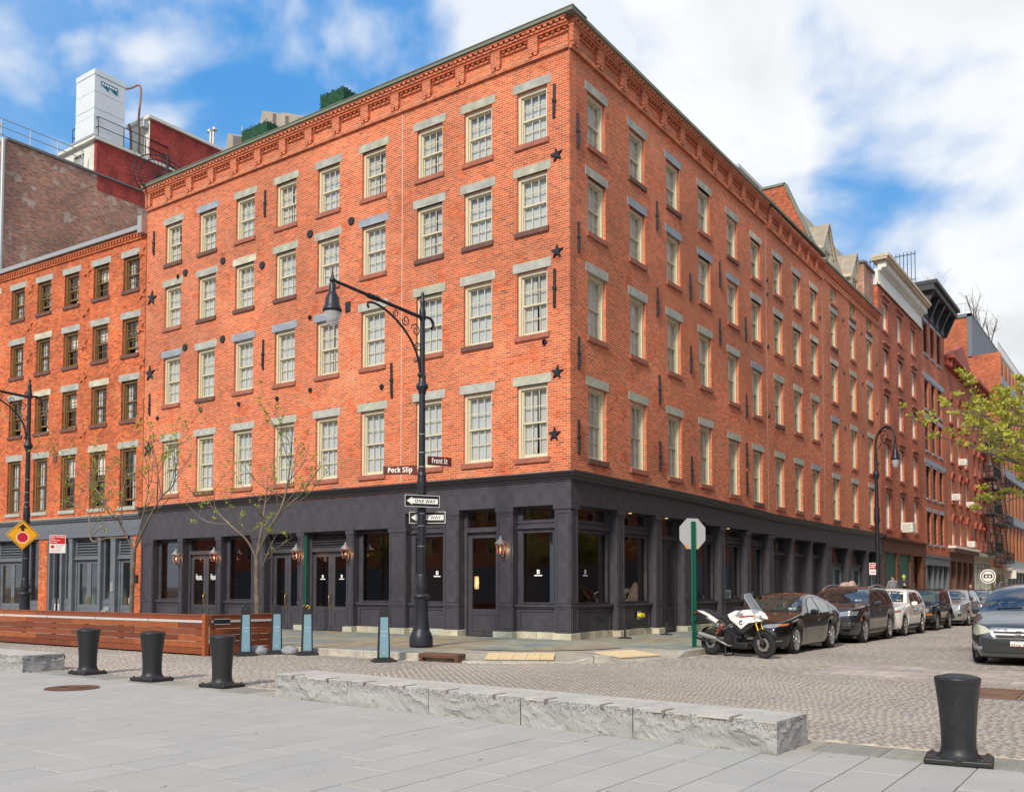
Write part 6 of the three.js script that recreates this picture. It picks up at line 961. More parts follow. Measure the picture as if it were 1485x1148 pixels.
// ---------------------------------------------------------------- plastic delineators and sandbags
{
  const blk = std([0.022, 0.022, 0.024], 0.6), panelMat = textMat(128, 512, (g) => { g.fillStyle = '#7fa3b4'; g.fillRect(0, 0, 128, 512); g.fillStyle = '#b9d2dc'; g.font = 'bold 22px sans-serif'; g.textAlign = 'center'; g.fillText('LOADING', 64, 190); g.fillText('ZONE', 64, 240); g.fillRect(58, 440, 10, 26); });
  const proto = new THREE.Group();
  const s = new THREE.Shape(); s.moveTo(-0.13, 0); s.lineTo(0.13, 0); s.lineTo(0.10, 0.98); s.lineTo(0.09, 1.09); s.lineTo(0.05, 1.12); s.lineTo(-0.05, 1.12); s.lineTo(-0.09, 1.09); s.lineTo(-0.10, 0.98); s.closePath(); const ho = new THREE.Path(); ho.moveTo(-0.055, 1.03); ho.lineTo(-0.045, 1.075); ho.lineTo(0.045, 1.075); ho.lineTo(0.055, 1.03); ho.closePath(); s.holes.push(ho);
  mesh('body', new THREE.ExtrudeGeometry(s, { depth: 0.07, bevelEnabled: true, bevelSize: 0.008, bevelThickness: 0.008, bevelSegments: 2 }).translate(0, 0.05, -0.035), blk, proto); mesh('base', [rbox(0.50, 0.05, 0.40, 0.02, 0, 0.025, 0), rbox(0.40, 0.04, 0.28, 0.02, 0, 0.06, 0)], blk, proto);
  const g = new THREE.PlaneGeometry(0.2, 0.86).translate(0, 0.53, 0.047); const p = g.attributes.position; for (let i = 0; i < 4; i++) p.setX(i, p.getX(i) * (p.getY(i) > 0.5 ? 0.82 : 1.0)); mesh('panel', g, panelMat, proto);
  for (const [x, z, lb] of [[-4.2, 7.75, 'black and pale blue plastic delineator post, at the barrier corner by a bollard'], [-4.05, 6.95, 'black and pale blue plastic delineator post, between the two sandbags'], [-3.2, 6.75, 'black and pale blue plastic delineator post, at the kerb end with yellow tape'], [-0.32, 7.2, 'black and pale blue plastic delineator post, standing alone in the street by the lamp']]) { const o = proto.clone(); o.name = numbered('delineator_post'); o.position.set(x, 0, z); o.rotation.y = turnCam(x, z) + 0.2; o.userData = { label: lb, category: 'delineator', group: 'plastic delineator posts' }; scene.add(o); if (lb.includes('yellow')) { mesh('yellow_tape', tube([V(-0.05, 1.13, 0.03), V(0, 1.17, 0.04), V(0.05, 1.14, 0.03), V(0.02, 1.09, 0.05)], 0.014, 10, 5), std([0.7, 0.55, 0.02], 0.6), o); } }
  const bagM = std('#ffffff', 0.9, { map: grainTex(128, 461, [0.56, 0.57, 0.60], 0.25) });
  for (const [x, z, s1, lb] of [[-4.22, 7.35, 0.17, 'grey sandbag beside the barrier corner delineator'], [-3.68, 6.85, 0.15, 'grey sandbag beside the middle delineator']]) { const gg = warp(new THREE.SphereGeometry(1, 20, 14), (v) => { const n = fbm3(v.x * 2 + x, v.y * 2, v.z * 2 + z, 3); v.multiplyScalar(0.85 + 0.4 * n); v.y = Math.max(v.y, -0.7) + 0.7; v.x *= s1 * 1.35; v.y *= s1 * 0.75; v.z *= s1; }); single('sandbag', metric(gg, 0.3), bagM, lb, 'sandbag', [x, 0, z], 0.4, 'sandbags holding the delineators'); }
  for (const [z, lb] of [[-1.75, 'black stanchion base with a short stub beside the corner window'], [-4.45, 'black stanchion base with a short stub under the yellow hose caps']]) { const o = thing('stanchion_base', lb, 'stanchion', [0.75, 0.147 + slope(z), z], 0, 'black stanchion bases'); mesh('plate', lathe([[0, 0.05], [0.05, 0.05], [0.18, 0.03], [0.2, 0.015], [0.2, 0], [0, 0]], 28), blk, o); mesh('stub', cyl(0.03, 0.03, 0.34, 0, 0.04, 0, 12), blk, o); }
}
// ---------------------------------------------------------------- cars
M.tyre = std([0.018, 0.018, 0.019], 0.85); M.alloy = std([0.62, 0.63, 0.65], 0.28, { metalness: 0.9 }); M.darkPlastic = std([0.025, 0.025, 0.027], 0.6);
M.carGlass = phys([0.012, 0.018, 0.022], 0.02, { clearcoat: 1, clearcoatRoughness: 0.01, ior: 1.6 }); M.carGlassGreen = phys([0.03, 0.05, 0.045], 0.02, { clearcoat: 1, clearcoatRoughness: 0.01, ior: 1.6 });
M.chrome = std([0.45, 0.45, 0.46], 0.38, { metalness: 1 }); M.headlight = phys([0.34, 0.36, 0.39], 0.15, { clearcoat: 1, metalness: 0.3 }); M.headlightOld = phys([0.50, 0.52, 0.42], 0.25, { clearcoat: 0.6 });
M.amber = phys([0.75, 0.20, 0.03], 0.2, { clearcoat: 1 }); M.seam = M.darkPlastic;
const paint = (c, metal = 0.35) => phys(c, 0.32, { metalness: metal, clearcoat: 1, clearcoatRoughness: 0.03 });
function poly(list, t) { if (t <= list[0][0]) return list[0][1]; for (let i = 1; i < list.length; i++) if (t <= list[i][0]) { const [a, ya] = list[i - 1], [b, yb] = list[i]; const k = (t - a) / (b - a); const p = list[i - 2]?.[1] ?? ya, n = list[i + 1]?.[1] ?? yb; const m0 = i > 1 ? (yb - p) / (b - list[i - 2][0]) * (b - a) : yb - ya, m1 = i < list.length - 1 ? (n - ya) / (list[i + 1][0] - a) * (b - a) : yb - ya, k2 = k * k, k3 = k2 * k; return (2 * k3 - 3 * k2 + 1) * ya + (k3 - 2 * k2 + k) * m0 * 0.8 + (-2 * k3 + 3 * k2) * yb + (k3 - k2) * m1 * 0.8; } return list[list.length - 1][1]; }
function wheelOf(r, w, style) {
  const g = new THREE.Group(); g.name = 'wheel';
  mesh('tyre', lathe([[r * 0.66, -w * 0.46], [r * 0.90, -w * 0.5], [r * 0.985, -w * 0.42], [r, -w * 0.2], [r, w * 0.2], [r * 0.985, w * 0.42], [r * 0.90, w * 0.5], [r * 0.66, w * 0.46]], 40).rotateZ(Math.PI / 2), M.tyre, g);
  const e = [lathe([[r * 0.62, -w * 0.3], [r * 0.60, w * 0.25], [r * 0.68, w * 0.47], [r * 0.73, w * 0.49], [r * 0.70, w * 0.43]], 36).rotateZ(-Math.PI / 2)];
  const n = style.n, split2 = style.split; for (let k = 0; k < n; k++) { const a = k / n * Math.PI * 2; const sp = (da, tw) => { const s = new THREE.Shape(); s.moveTo(-r * style.w0, r * 0.12); s.lineTo(r * style.w0, r * 0.12); s.lineTo(r * style.w1 + tw, r * 0.66); s.lineTo(-r * style.w1 + tw, r * 0.66); s.closePath(); return new THREE.ExtrudeGeometry(s, { depth: 0.025, bevelEnabled: true, bevelSize: 0.004, bevelThickness: 0.004, bevelSegments: 1 }).rotateZ(a + da).rotateY(Math.PI / 2).translate(w * 0.32, 0, 0); }; e.push(sp(0, split2 ? r * 0.14 : 0)); if (split2) e.push(sp(0, -r * 0.14)); }
  e.push(new THREE.CylinderGeometry(r * 0.15, r * 0.16, 0.05, 18).rotateZ(Math.PI / 2).translate(w * 0.38, 0, 0));
  mesh('rim', e, style.mat ?? M.alloy, g); mesh('brake_disc', new THREE.CylinderGeometry(r * 0.55, r * 0.55, 0.03, 24).rotateZ(Math.PI / 2).translate(-w * 0.05, 0, 0), M.iron, g);
  return g;
}
function buildCar(s) {
  const car = thing('parked_car', s.label, s.category ?? 'car', [s.x, slope(s.zAxle - s.wb / 2), s.zAxle], s.turn ?? 0, 'cars parked on Front Street'); car.name = numbered(s.name);
  const { L, W, wb, fo, r } = s, step = 0.05, n = Math.round(L / step), rows = [], ra = r + (s.archGap ?? 0.055), sill = s.sill ?? 0.2;
  const zOf = (t) => fo - t, hw = W / 2;
  const half = (t) => { let k = 1; const ef = t, er = L - t; const R = s.noseR ?? 0.75; if (ef < R) k *= 1 - (s.noseIn ?? 0.20) * Math.pow(1 - ef / R, s.noseP ?? 2.2); if (er < 0.7) k *= 1 - (s.tailIn ?? 0.14) * Math.pow(1 - er / 0.7, 2.2); return hw * k; };
  const low = (t) => { let y = sill; if (t < fo - ra) y = lerp(s.chin ?? 0.22, sill, clamp(t / (fo - ra))); if (t > fo + wb + ra) y = lerp(sill, s.tailLow ?? 0.3, clamp((t - fo - wb - ra) / 0.5)); for (const c of [fo, fo + wb]) { const d = Math.abs(t - c); if (d < ra) y = Math.max(y, r + Math.sqrt(ra * ra - d * d)); } return y; };
  const section = (t, shrink = 1) => {
    const w = half(t), yt = poly(s.top, t), yl = Math.min(low(t), yt - 0.12), isCab = yt > s.belt(t) + 0.05, yb = isCab ? s.belt(t) : yt - (s.edge ?? 0.07), w5 = w * (isCab ? 0.965 : 0.95), hU = yt - yb, rh = Math.max(w * 0.3, isCab ? w5 - hU * (s.tumble ?? 0.42) : w * 0.90);
    const y2 = Math.min(yl + 0.12, lerp(yl, yb, 0.3)), P = [[0, yl], [w * 0.92, yl], [w * 0.975, y2], [w, lerp(y2, yb, 0.35)], [w * (s.waist ?? 0.992), lerp(y2, yb, 0.7)], [w5, yb]];
    for (const f of isCab ? [0.3, 0.6, 0.84, 0.95] : [0.35, 0.6, 0.8, 0.93]) P.push([isCab ? w5 - (w5 - rh) * (f + (f > 0.9 ? 0.35 * (f - 0.84) : 0)) : w5 - (w5 - rh) * f * f, yb + hU * (isCab ? f : Math.sqrt(f))]);
    P.push([rh * 0.86, yt - 0.004], [rh * 0.5, yt + (isCab ? 0.02 : 0.012)], [0, yt + (isCab ? 0.03 : 0.02)]);
    return P;
  };
  for (let i = 0; i <= n; i++) rows.push([i * L / n, section(i * L / n)]);
  const k = rows[0][1].length, ring2 = 2 * (k - 1), pos = [], idx = [];
  for (const [t, P] of rows) { for (let i = 0; i < k; i++) pos.push(P[i][0], P[i][1], zOf(t)); for (let i = k - 2; i > 0; i--) pos.push(-P[i][0], P[i][1], zOf(t)); }
  for (let a = 0; a < rows.length - 1; a++) for (let i = 0; i < ring2; i++) { const p = a * ring2 + i, q = a * ring2 + (i + 1) % ring2, u = p + ring2, v = q + ring2; idx.push(p, q, u, q, v, u); }
  for (const [a, flip] of [[0, false], [rows.length - 1, true]]) { const c = pos.length / 3, P = rows[a][1]; pos.push(0, (P[0][1] + P[k - 1][1]) / 2, zOf(rows[a][0])); for (let i = 0; i < ring2; i++) { const p = a * ring2 + i, q = a * ring2 + (i + 1) % ring2; flip ? idx.push(c, p, q) : idx.push(c, q, p); } }
  let g = new THREE.BufferGeometry(); g.setAttribute('position', new THREE.Float32BufferAttribute(pos, 3)); g.setIndex(idx); g.computeVertexNormals();
  const P3 = g.attributes.position.array, I3 = g.index.array, CELL = 0.1, bins = { z: new Map(), x: new Map() };
  for (let i = 0; i < I3.length; i += 3) for (const ax of ['z', 'x']) { const q = [0, 1, 2].map((j) => I3[i + j] * 3), us = q.map((o) => P3[o + (ax === 'z' ? 0 : 2)]), vs = q.map((o) => P3[o + 1]); for (let a = Math.floor(Math.min(...us) / CELL); a <= Math.floor(Math.max(...us) / CELL); a++) for (let b = Math.floor(Math.min(...vs) / CELL); b <= Math.floor(Math.max(...vs) / CELL); b++) { const key = a * 1000 + b; bins[ax].has(key) ? bins[ax].get(key).push(i) : bins[ax].set(key, [i]); } }
  const body = mesh('body', toCreasedNormals(plain(g.clone()), 0.75), s.paint, car);
  const tess = new TessellateModifier(0.05, 6);
  // first point of the body met along an axis: (x, y) for the ends, (z, y) for the sides
  const shoot = (axis, a, b, sg = 1) => {
    const ax = axis === 'x' ? 'x' : 'z', o = ax === 'z' ? 0 : 2, w = ax === 'z' ? 2 : 0, dir = axis === '-z' ? -1 : axis === 'z' ? 1 : sg, list = bins[ax].get(Math.floor(a / CELL) * 1000 + Math.floor(b / CELL)); let best = null;
    for (const i of list ?? []) { const p = I3[i] * 3, q = I3[i + 1] * 3, c = I3[i + 2] * 3, x0 = P3[p + o], y0 = P3[p + 1], x1 = P3[q + o] - x0, y1 = P3[q + 1] - y0, x2 = P3[c + o] - x0, y2 = P3[c + 1] - y0, det = x1 * y2 - x2 * y1; if (Math.abs(det) < 1e-10) continue; const u = ((a - x0) * y2 - x2 * (b - y0)) / det, v = (x1 * (b - y0) - (a - x0) * y1) / det; if (u < -1e-4 || v < -1e-4 || u + v > 1.0002) continue; const d = P3[p + w] + u * (P3[q + w] - P3[p + w]) + v * (P3[c + w] - P3[p + w]); if (best === null || d * dir > best * dir) best = d; }
    return best === null ? null : ax === 'z' ? V(a, b, best) : V(best, b, a);
  };
  // patch laid on the body: pts in (x, y) for the ends, (t, y) for the sides
  const patch = (nm, axis, pts, mat, off = 0.012, parent = car, mirror = false) => {
    const sh = new THREE.Shape(pts.map((p) => new THREE.Vector2(axis === 'x' ? zOf(p[0]) : p[0], p[1])));
    let pg = tess.modify(plain(new THREE.ShapeGeometry(sh))); const geos = [];
    for (const sg of axis === 'x' ? [1, -1] : mirror ? [1, -1] : [1]) {
      const q = pg.clone(), p = q.attributes.position; let ok = true;
      for (let i = 0; i < p.count; i++) { const u = axis === 'x' ? p.getX(i) : p.getX(i) * sg, h = shoot(axis, u, p.getY(i), sg); if (!h) { ok = false; p.setXYZ(i, axis === 'x' ? sg * hw * 0.9 : u, p.getY(i), axis === 'x' ? u : zOf(0.1)); continue; } if (axis === 'z') p.setXYZ(i, h.x, h.y, h.z + off); else if (axis === '-z') p.setXYZ(i, h.x, h.y, h.z - off); else p.setXYZ(i, h.x + sg * off, h.y, h.z); }
      q.deleteAttribute('normal'); q.deleteAttribute('uv'); const sm = mergeVertices(q, 1e-4); sm.computeVertexNormals(); geos.push(sm);
    }
    return geos.map((q) => mesh(nm, q, mat, parent));
  };
  const rect = (x0, x1, y0, y1) => [[x0, y0], [x1, y0], [x1, y1], [x0, y1]];
  mesh('underbody', [span(-hw * 0.86, hw * 0.86, 0.16, 0.45, zOf(L) + 0.25, zOf(0) - 0.25), span(-hw * 0.55, hw * 0.55, 0.4, 0.62, zOf(L) + 0.4, zOf(0) - 0.4)], M.darkPlastic, car);
  for (const c of [0, -wb]) for (const sg of [1, -1]) { const w = wheelOf(r, s.tw ?? 0.23, s.wheel); car.add(w); w.position.set(sg * (hw - 0.13), r, c); if (sg < 0) w.rotation.y = Math.PI; w.rotation.x = c ? 0.4 : 1.1; }
  patch('windscreen', 'z', s.screen, s.glass ?? M.carGlass);
  if (s.stickers) { patch('sticker', 'z', rect(0.50 * hw, 0.50 * hw + 0.10, s.screen[0][1] + 0.04, s.screen[0][1] + 0.08), std([0.42, 0.48, 0.46], 0.6), 0.02); patch('sticker', 'z', rect(0.50 * hw + 0.125, 0.50 * hw + 0.175, s.screen[0][1] + 0.04, s.screen[0][1] + 0.08), std([0.50, 0.48, 0.08], 0.6), 0.02); }
  for (const wdw of s.windows) patch('side_window', 'x', wdw, s.glass ?? M.carGlass);
  if (s.trim) patch('window_trim', 'x', s.trim, M.chrome, 0.005);
  patch('rear_window', '-z', s.rear ?? s.screen.map(([a, b]) => [a * 0.92, b]), M.carGlass);
  for (const [pts, mat] of s.lights) patch('headlight', 'z', pts, mat ?? M.headlight, 0.012, car, true);
  for (const [i, [pts, mat, nm]] of (s.front ?? []).entries()) patch(nm ?? 'grille', 'z', pts, mat, 0.008 + 0.007 * i, car, pts[0][0] > 0.02 && !pts.some((p) => p[0] < 0));
  for (const [pts, mat, nm] of s.side ?? []) patch(nm ?? 'side_trim', 'x', pts, mat, 0.009);
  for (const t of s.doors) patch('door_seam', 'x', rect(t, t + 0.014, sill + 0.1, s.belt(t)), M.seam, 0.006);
  patch('tail_light', '-z', rect(hw * 0.55, hw * 0.86, s.belt(L) - 0.22, s.belt(L) - 0.05), std([0.35, 0.01, 0.01], 0.2), 0.006, car, true);
  for (const t of s.handles) for (const sg of [1, -1]) { const h = shoot('x', zOf(t), s.belt(t) - 0.13, sg); if (h) mesh('door_handle', rbox(0.03, 0.03, 0.2, 0.012, h.x + sg * 0.012, h.y, h.z), s.handleMat ?? s.paint, car); }
  for (const sg of [1, -1]) { const m = part('mirror', car, [sg * (hw + 0.07), s.belt(s.mirror) + 0.08, zOf(s.mirror)]); mesh('shell', rbox(0.2, 0.15, 0.12, 0.05, 0, 0, 0, 3), s.mirrorMat ?? s.paint, m); mesh('arm', rbox(0.14, 0.04, 0.05, 0.015, -sg * 0.11, -0.05, 0), M.darkPlastic, m); }
  if (s.rails) for (const sg of [1, -1]) { const a = s.rails[0], b = s.rails[1], x = sg * s.railX, ya = poly(s.top, a), ym = poly(s.top, (a + b) / 2), yb = poly(s.top, b); mesh('roof_rail', tube([V(x, ya - 0.03, zOf(a)), V(x, ya + 0.055, zOf(a + 0.15)), V(x, ym + 0.06, zOf((a + b) / 2)), V(x, yb + 0.055, zOf(b - 0.15)), V(x, yb - 0.03, zOf(b))], 0.017, 30, 6), s.railMat ?? M.zinc, car); }
  if (s.plate) { const h = shoot('z', s.plate[0], s.plate[1]); mesh('number_plate', rbox(0.31, 0.16, 0.015, 0.005, s.plate[0], s.plate[1], (h?.z ?? zOf(0)) + 0.012), s.plate[2] ?? M.white, car); if (s.plate[3]) mesh('plate_face', new THREE.PlaneGeometry(0.30, 0.15).translate(s.plate[0], s.plate[1], (h?.z ?? zOf(0)) + 0.0205), s.plate[3], car); }
  const wy = s.screen[0][1]; for (const x of [-0.3, 0.28]) { const a = shoot('z', x - 0.25, wy + 0.015), b = shoot('z', x + 0.22, wy + 0.035); if (a && b) mesh('wiper', bar(a.add(V(0, 0.01, 0.02)), b.add(V(0, 0.01, 0.02)), 0.01, 5), M.darkPlastic, car); }
  s.extra?.({ car, shoot, patch, rect, zOf, hw });
  return car;
}
const grilleBars = (x0, x1, y0, y1, n, mat) => { const o = []; for (let k = 0; k < n; k++) { const y = lerp(y0, y1, (k + 0.5) / n), h = (y1 - y0) / n * 0.45; o.push([[[x0, y - h / 2], [x1, y - h / 2], [x1, y + h / 2], [x0, y + h / 2]], mat, 'grille_bar']); } return o; };
{
  // black saloon
  buildCar({ name: 'saloon_car', label: 'glossy black saloon with chrome window trim parked behind the motorcycle', x: 5.25, zAxle: -0.38, L: 4.95, W: 1.88, wb: 2.9, fo: 0.88, r: 0.345, paint: paint([0.006, 0.007, 0.009], 0.2), sill: 0.2, tumble: 0.62, glass: M.carGlassGreen,
    top: [[0, 0.60], [0.08, 0.70], [0.3, 0.80], [0.9, 0.90], [1.45, 0.985], [1.75, 1.12], [2.2, 1.325], [2.55, 1.42], [3.0, 1.455], [3.5, 1.42], [4.0, 1.29], [4.4, 1.14], [4.72, 1.09], [4.9, 1.04], [4.95, 0.80]], belt: (t) => 0.90 + 0.03 * clamp((t - 1) / 3.2), noseIn: 0.26,
    screen: [[-0.70, 1.02], [0.70, 1.02], [0.56, 1.35], [0.3, 1.385], [-0.3, 1.385], [-0.56, 1.35]], windows: [[[1.95, 0.97], [2.85, 0.955], [2.83, 1.345], [2.55, 1.33], [2.2, 1.19]], [[2.93, 0.955], [3.75, 0.975], [3.78, 1.2], [3.4, 1.31], [2.91, 1.345]], [[3.82, 0.985], [4.08, 1.01], [3.85, 1.16]]], trim: [[1.91, 0.95], [4.14, 0.99], [3.86, 1.185], [3.42, 1.335], [2.8, 1.368], [2.52, 1.35], [2.17, 1.205]],
    lights: [[[[0.34, 0.64], [0.60, 0.65], [0.86, 0.70], [0.88, 0.755], [0.62, 0.745], [0.4, 0.72]]]], front: [[[[-0.30, 0.40], [0.30, 0.40], [0.34, 0.68], [0.22, 0.735], [-0.22, 0.735], [-0.34, 0.68]], M.chrome, 'grille_frame'], [[[-0.27, 0.43], [0.27, 0.43], [0.30, 0.665], [0.2, 0.705], [-0.2, 0.705], [-0.30, 0.665]], M.darkPlastic, 'grille'], [[[0.38, 0.30], [0.80, 0.33], [0.80, 0.36], [0.40, 0.345]], M.chrome, 'bumper_blade'], [[[-0.36, 0.27], [0.36, 0.27], [0.34, 0.37], [-0.34, 0.37]], M.darkPlastic, 'air_intake']],
    side: [[[[1.28, 0.45], [1.33, 0.45], [1.36, 0.76], [1.29, 0.76]], M.chrome, 'side_vent']], doors: [1.55, 2.86, 3.95], handles: [2.6, 3.65], mirror: 2.0, wheel: { n: 10, w0: 0.045, w1: 0.055 }, plate: [0, 0.40], stickers: true,
    extra: ({ patch }) => { patch('indicator', 'z', [[0.74, 0.69], [0.87, 0.71], [0.88, 0.75], [0.76, 0.735]], M.amber, 0.022, undefined, true); } });
  // dark grey SUV
  buildCar({ name: 'dark_suv', label: 'dark grey SUV with big slatted grille parked behind the black saloon', category: 'car', x: 5.28, zAxle: -6.45, L: 5.0, W: 1.95, wb: 2.98, fo: 0.92, r: 0.375, paint: paint([0.045, 0.050, 0.060], 0.5), sill: 0.27, chin: 0.27, tumble: 0.42, noseIn: 0.2, edge: 0.09,
    top: [[0, 0.80], [0.05, 0.96], [0.25, 1.03], [0.8, 1.08], [1.35, 1.15], [1.65, 1.27], [2.1, 1.50], [2.5, 1.62], [3.1, 1.655], [4.0, 1.64], [4.5, 1.57], [4.75, 1.40], [4.92, 1.1], [5.0, 0.8]], belt: (t) => 1.06 + 0.02 * clamp(t / 4),
    screen: [[-0.74, 1.19], [0.74, 1.19], [0.62, 1.55], [0.35, 1.58], [-0.35, 1.58], [-0.62, 1.55]], windows: [[[1.85, 1.11], [2.75, 1.11], [2.75, 1.53], [2.4, 1.50], [2.1, 1.38]], [[2.83, 1.11], [3.75, 1.12], [3.72, 1.53], [2.83, 1.54]], [[3.83, 1.13], [4.45, 1.17], [4.25, 1.46], [3.8, 1.52]]],
    lights: [[[[0.46, 0.80], [0.88, 0.83], [0.90, 0.95], [0.70, 0.955], [0.45, 0.92]]]], front: [[[[-0.44, 0.46], [0.44, 0.46], [0.50, 0.62], [0.50, 0.84], [0.40, 0.95], [-0.40, 0.95], [-0.50, 0.84], [-0.50, 0.62]], M.chrome, 'grille_frame'], [[[-0.40, 0.50], [0.40, 0.50], [0.46, 0.63], [0.46, 0.82], [0.37, 0.91], [-0.37, 0.91], [-0.46, 0.82], [-0.46, 0.63]], M.darkPlastic, 'grille'], ...grilleBars(-0.42, 0.42, 0.52, 0.90, 6, M.chrome), [[[0.52, 0.42], [0.86, 0.45], [0.86, 0.62], [0.54, 0.60]], M.darkPlastic, 'air_intake'], ...[[0.52, 0.44], [0.57, 0.59]].map(([a, b]) => [[[0.54, a + 0.02], [0.86, a + 0.04], [0.86, a + 0.065], [0.54, a + 0.045]], M.chrome, 'intake_blade']), [[[-0.5, 0.33], [0.5, 0.33], [0.5, 0.42], [-0.5, 0.42]], M.darkPlastic, 'lower_intake']],
    side: [[[[1.35, 0.30], [3.45, 0.30], [3.45, 0.40], [1.35, 0.40]], std([0.10, 0.10, 0.105], 0.5), 'rocker_trim'], [[[0.42, 0.68], [0.50, 0.68], [0.50, 0.76], [0.42, 0.76]], M.amber, 'side_marker']], doors: [1.6, 2.79, 3.9], handles: [2.55, 3.6], mirror: 1.95, wheel: { n: 5, w0: 0.09, w1: 0.06, split: true }, rails: [2.2, 4.5], railX: 0.68, plate: [0, 0.55], stickers: true });
  // white crossover
  buildCar({ name: 'white_suv', label: 'white compact crossover with black wheel arches parked between the dark grey and boxy black cars', x: 5.30, zAxle: -11.8, L: 4.5, W: 1.84, wb: 2.7, fo: 0.90, r: 0.36, paint: paint([0.86, 0.87, 0.87], 0.0), sill: 0.27, chin: 0.26, tumble: 0.44, noseIn: 0.24, edge: 0.08,
    top: [[0, 0.76], [0.06, 0.90], [0.3, 0.98], [0.85, 1.05], [1.3, 1.12], [1.6, 1.25], [2.05, 1.48], [2.45, 1.585], [3.0, 1.61], [3.6, 1.58], [4.1, 1.46], [4.32, 1.28], [4.46, 1.05], [4.5, 0.8]], belt: (t) => 1.00 + 0.05 * clamp(t / 4),
    screen: [[-0.70, 1.16], [0.70, 1.16], [0.58, 1.50], [0.3, 1.535], [-0.3, 1.535], [-0.58, 1.50]], windows: [[[1.8, 1.06], [2.6, 1.07], [2.6, 1.47], [2.3, 1.45], [2.02, 1.33]], [[2.68, 1.07], [3.45, 1.10], [3.35, 1.47], [2.68, 1.48]], [[3.52, 1.11], [3.95, 1.17], [3.6, 1.42]]],
    lights: [[[[0.42, 0.80], [0.84, 0.84], [0.86, 0.90], [0.6, 0.875], [0.42, 0.85]]]], front: [[[[-0.40, 0.52], [0.40, 0.52], [0.44, 0.74], [0.38, 0.86], [-0.38, 0.86], [-0.44, 0.74]], M.darkPlastic, 'grille'], [[[-0.7, 0.33], [0.7, 0.33], [0.7, 0.42], [-0.7, 0.42]], M.darkPlastic, 'lower_intake']],
    side: [[[[1.35, 0.29], [3.15, 0.29], [3.15, 0.40], [1.35, 0.40]], M.darkPlastic, 'rocker_trim']], doors: [1.5, 2.64, 3.6], handles: [2.4, 3.3], mirror: 1.85, wheel: { n: 5, w0: 0.08, w1: 0.055, split: true }, plate: [0, 0.56], stickers: true, mirrorMat: undefined,
    extra: ({ patch }) => { patch('indicator', 'z', [[0.70, 0.81], [0.85, 0.83], [0.85, 0.86], [0.7, 0.845]], M.amber, 0.022, undefined, true); } });
  // boxy black four by four
  buildCar({ name: 'boxy_suv', label: 'old boxy black four by four with roof rack parked behind the white crossover', x: 5.28, zAxle: -17.5, L: 4.2, W: 1.74, wb: 2.58, fo: 0.72, r: 0.36, archGap: 0.09, paint: paint([0.016, 0.017, 0.018], 0.1), sill: 0.36, chin: 0.36, tumble: 0.22, noseIn: 0.05, noseR: 0.3, tailIn: 0.05, edge: 0.05,
    top: [[0, 0.78], [0.03, 0.95], [0.15, 0.985], [1.2, 1.02], [1.32, 1.05], [1.75, 1.45], [1.95, 1.54], [2.6, 1.56], [3.7, 1.55], [4.05, 1.50], [4.18, 1.05], [4.2, 0.7]], belt: () => 1.0,
    screen: [[-0.66, 1.08], [0.66, 1.08], [0.60, 1.46], [-0.60, 1.46]], windows: [[[1.65, 1.04], [2.25, 1.04], [2.25, 1.46], [1.88, 1.46]], [[2.33, 1.04], [3.0, 1.04], [3.0, 1.46], [2.33, 1.46]], [[3.08, 1.04], [3.95, 1.04], [3.88, 1.46], [3.08, 1.46]]], glass: M.carGlassGreen,
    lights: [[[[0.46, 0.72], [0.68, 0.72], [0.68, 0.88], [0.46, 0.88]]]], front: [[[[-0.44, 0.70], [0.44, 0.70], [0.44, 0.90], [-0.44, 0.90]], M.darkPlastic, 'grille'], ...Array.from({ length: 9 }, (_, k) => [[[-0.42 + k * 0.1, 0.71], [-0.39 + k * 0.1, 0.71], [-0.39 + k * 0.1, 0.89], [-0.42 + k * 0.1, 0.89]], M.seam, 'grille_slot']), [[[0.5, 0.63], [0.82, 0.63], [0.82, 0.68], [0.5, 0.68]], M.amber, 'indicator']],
    side: [[[[1.15, 0.38], [2.85, 0.38], [2.85, 0.48], [1.15, 0.48]], M.darkPlastic, 'rocker_trim']], doors: [1.35, 2.29, 3.05], handles: [2.1, 2.85], mirror: 1.6, wheel: { n: 5, w0: 0.10, w1: 0.10, mat: std([0.45, 0.43, 0.40], 0.4, { metalness: 0.8 }) }, plate: [0, 0.56], mirrorMat: M.darkPlastic,
    extra: ({ car, hw, zOf }) => { mesh('bumper', rbox(1.72, 0.16, 0.16, 0.03, 0, 0.55, zOf(-0.06)), M.darkPlastic, car); for (const sg of [1, -1]) for (const t of [0.72, 3.3]) { const a = Array.from({ length: 13 }, (_, k) => { const q = Math.PI * k / 12; return V(sg * (hw - 0.01), 0.37 + Math.sin(q) * 0.49, zOf(t) + Math.cos(q) * 0.49); }); mesh('arch_flare', tube(a, 0.05, 30, 6), M.darkPlastic, car); } mesh('roof_rack', [bar(V(-0.55, 1.62, zOf(2.3)), V(0.55, 1.62, zOf(2.3)), 0.02, 6), bar(V(-0.55, 1.62, zOf(3.4)), V(0.55, 1.62, zOf(3.4)), 0.02, 6), bar(V(-0.52, 1.60, zOf(2)), V(-0.52, 1.60, zOf(3.9)), 0.018, 6), bar(V(0.52, 1.60, zOf(2)), V(0.52, 1.60, zOf(3.9)), 0.018, 6)], M.darkPlastic, car); } });
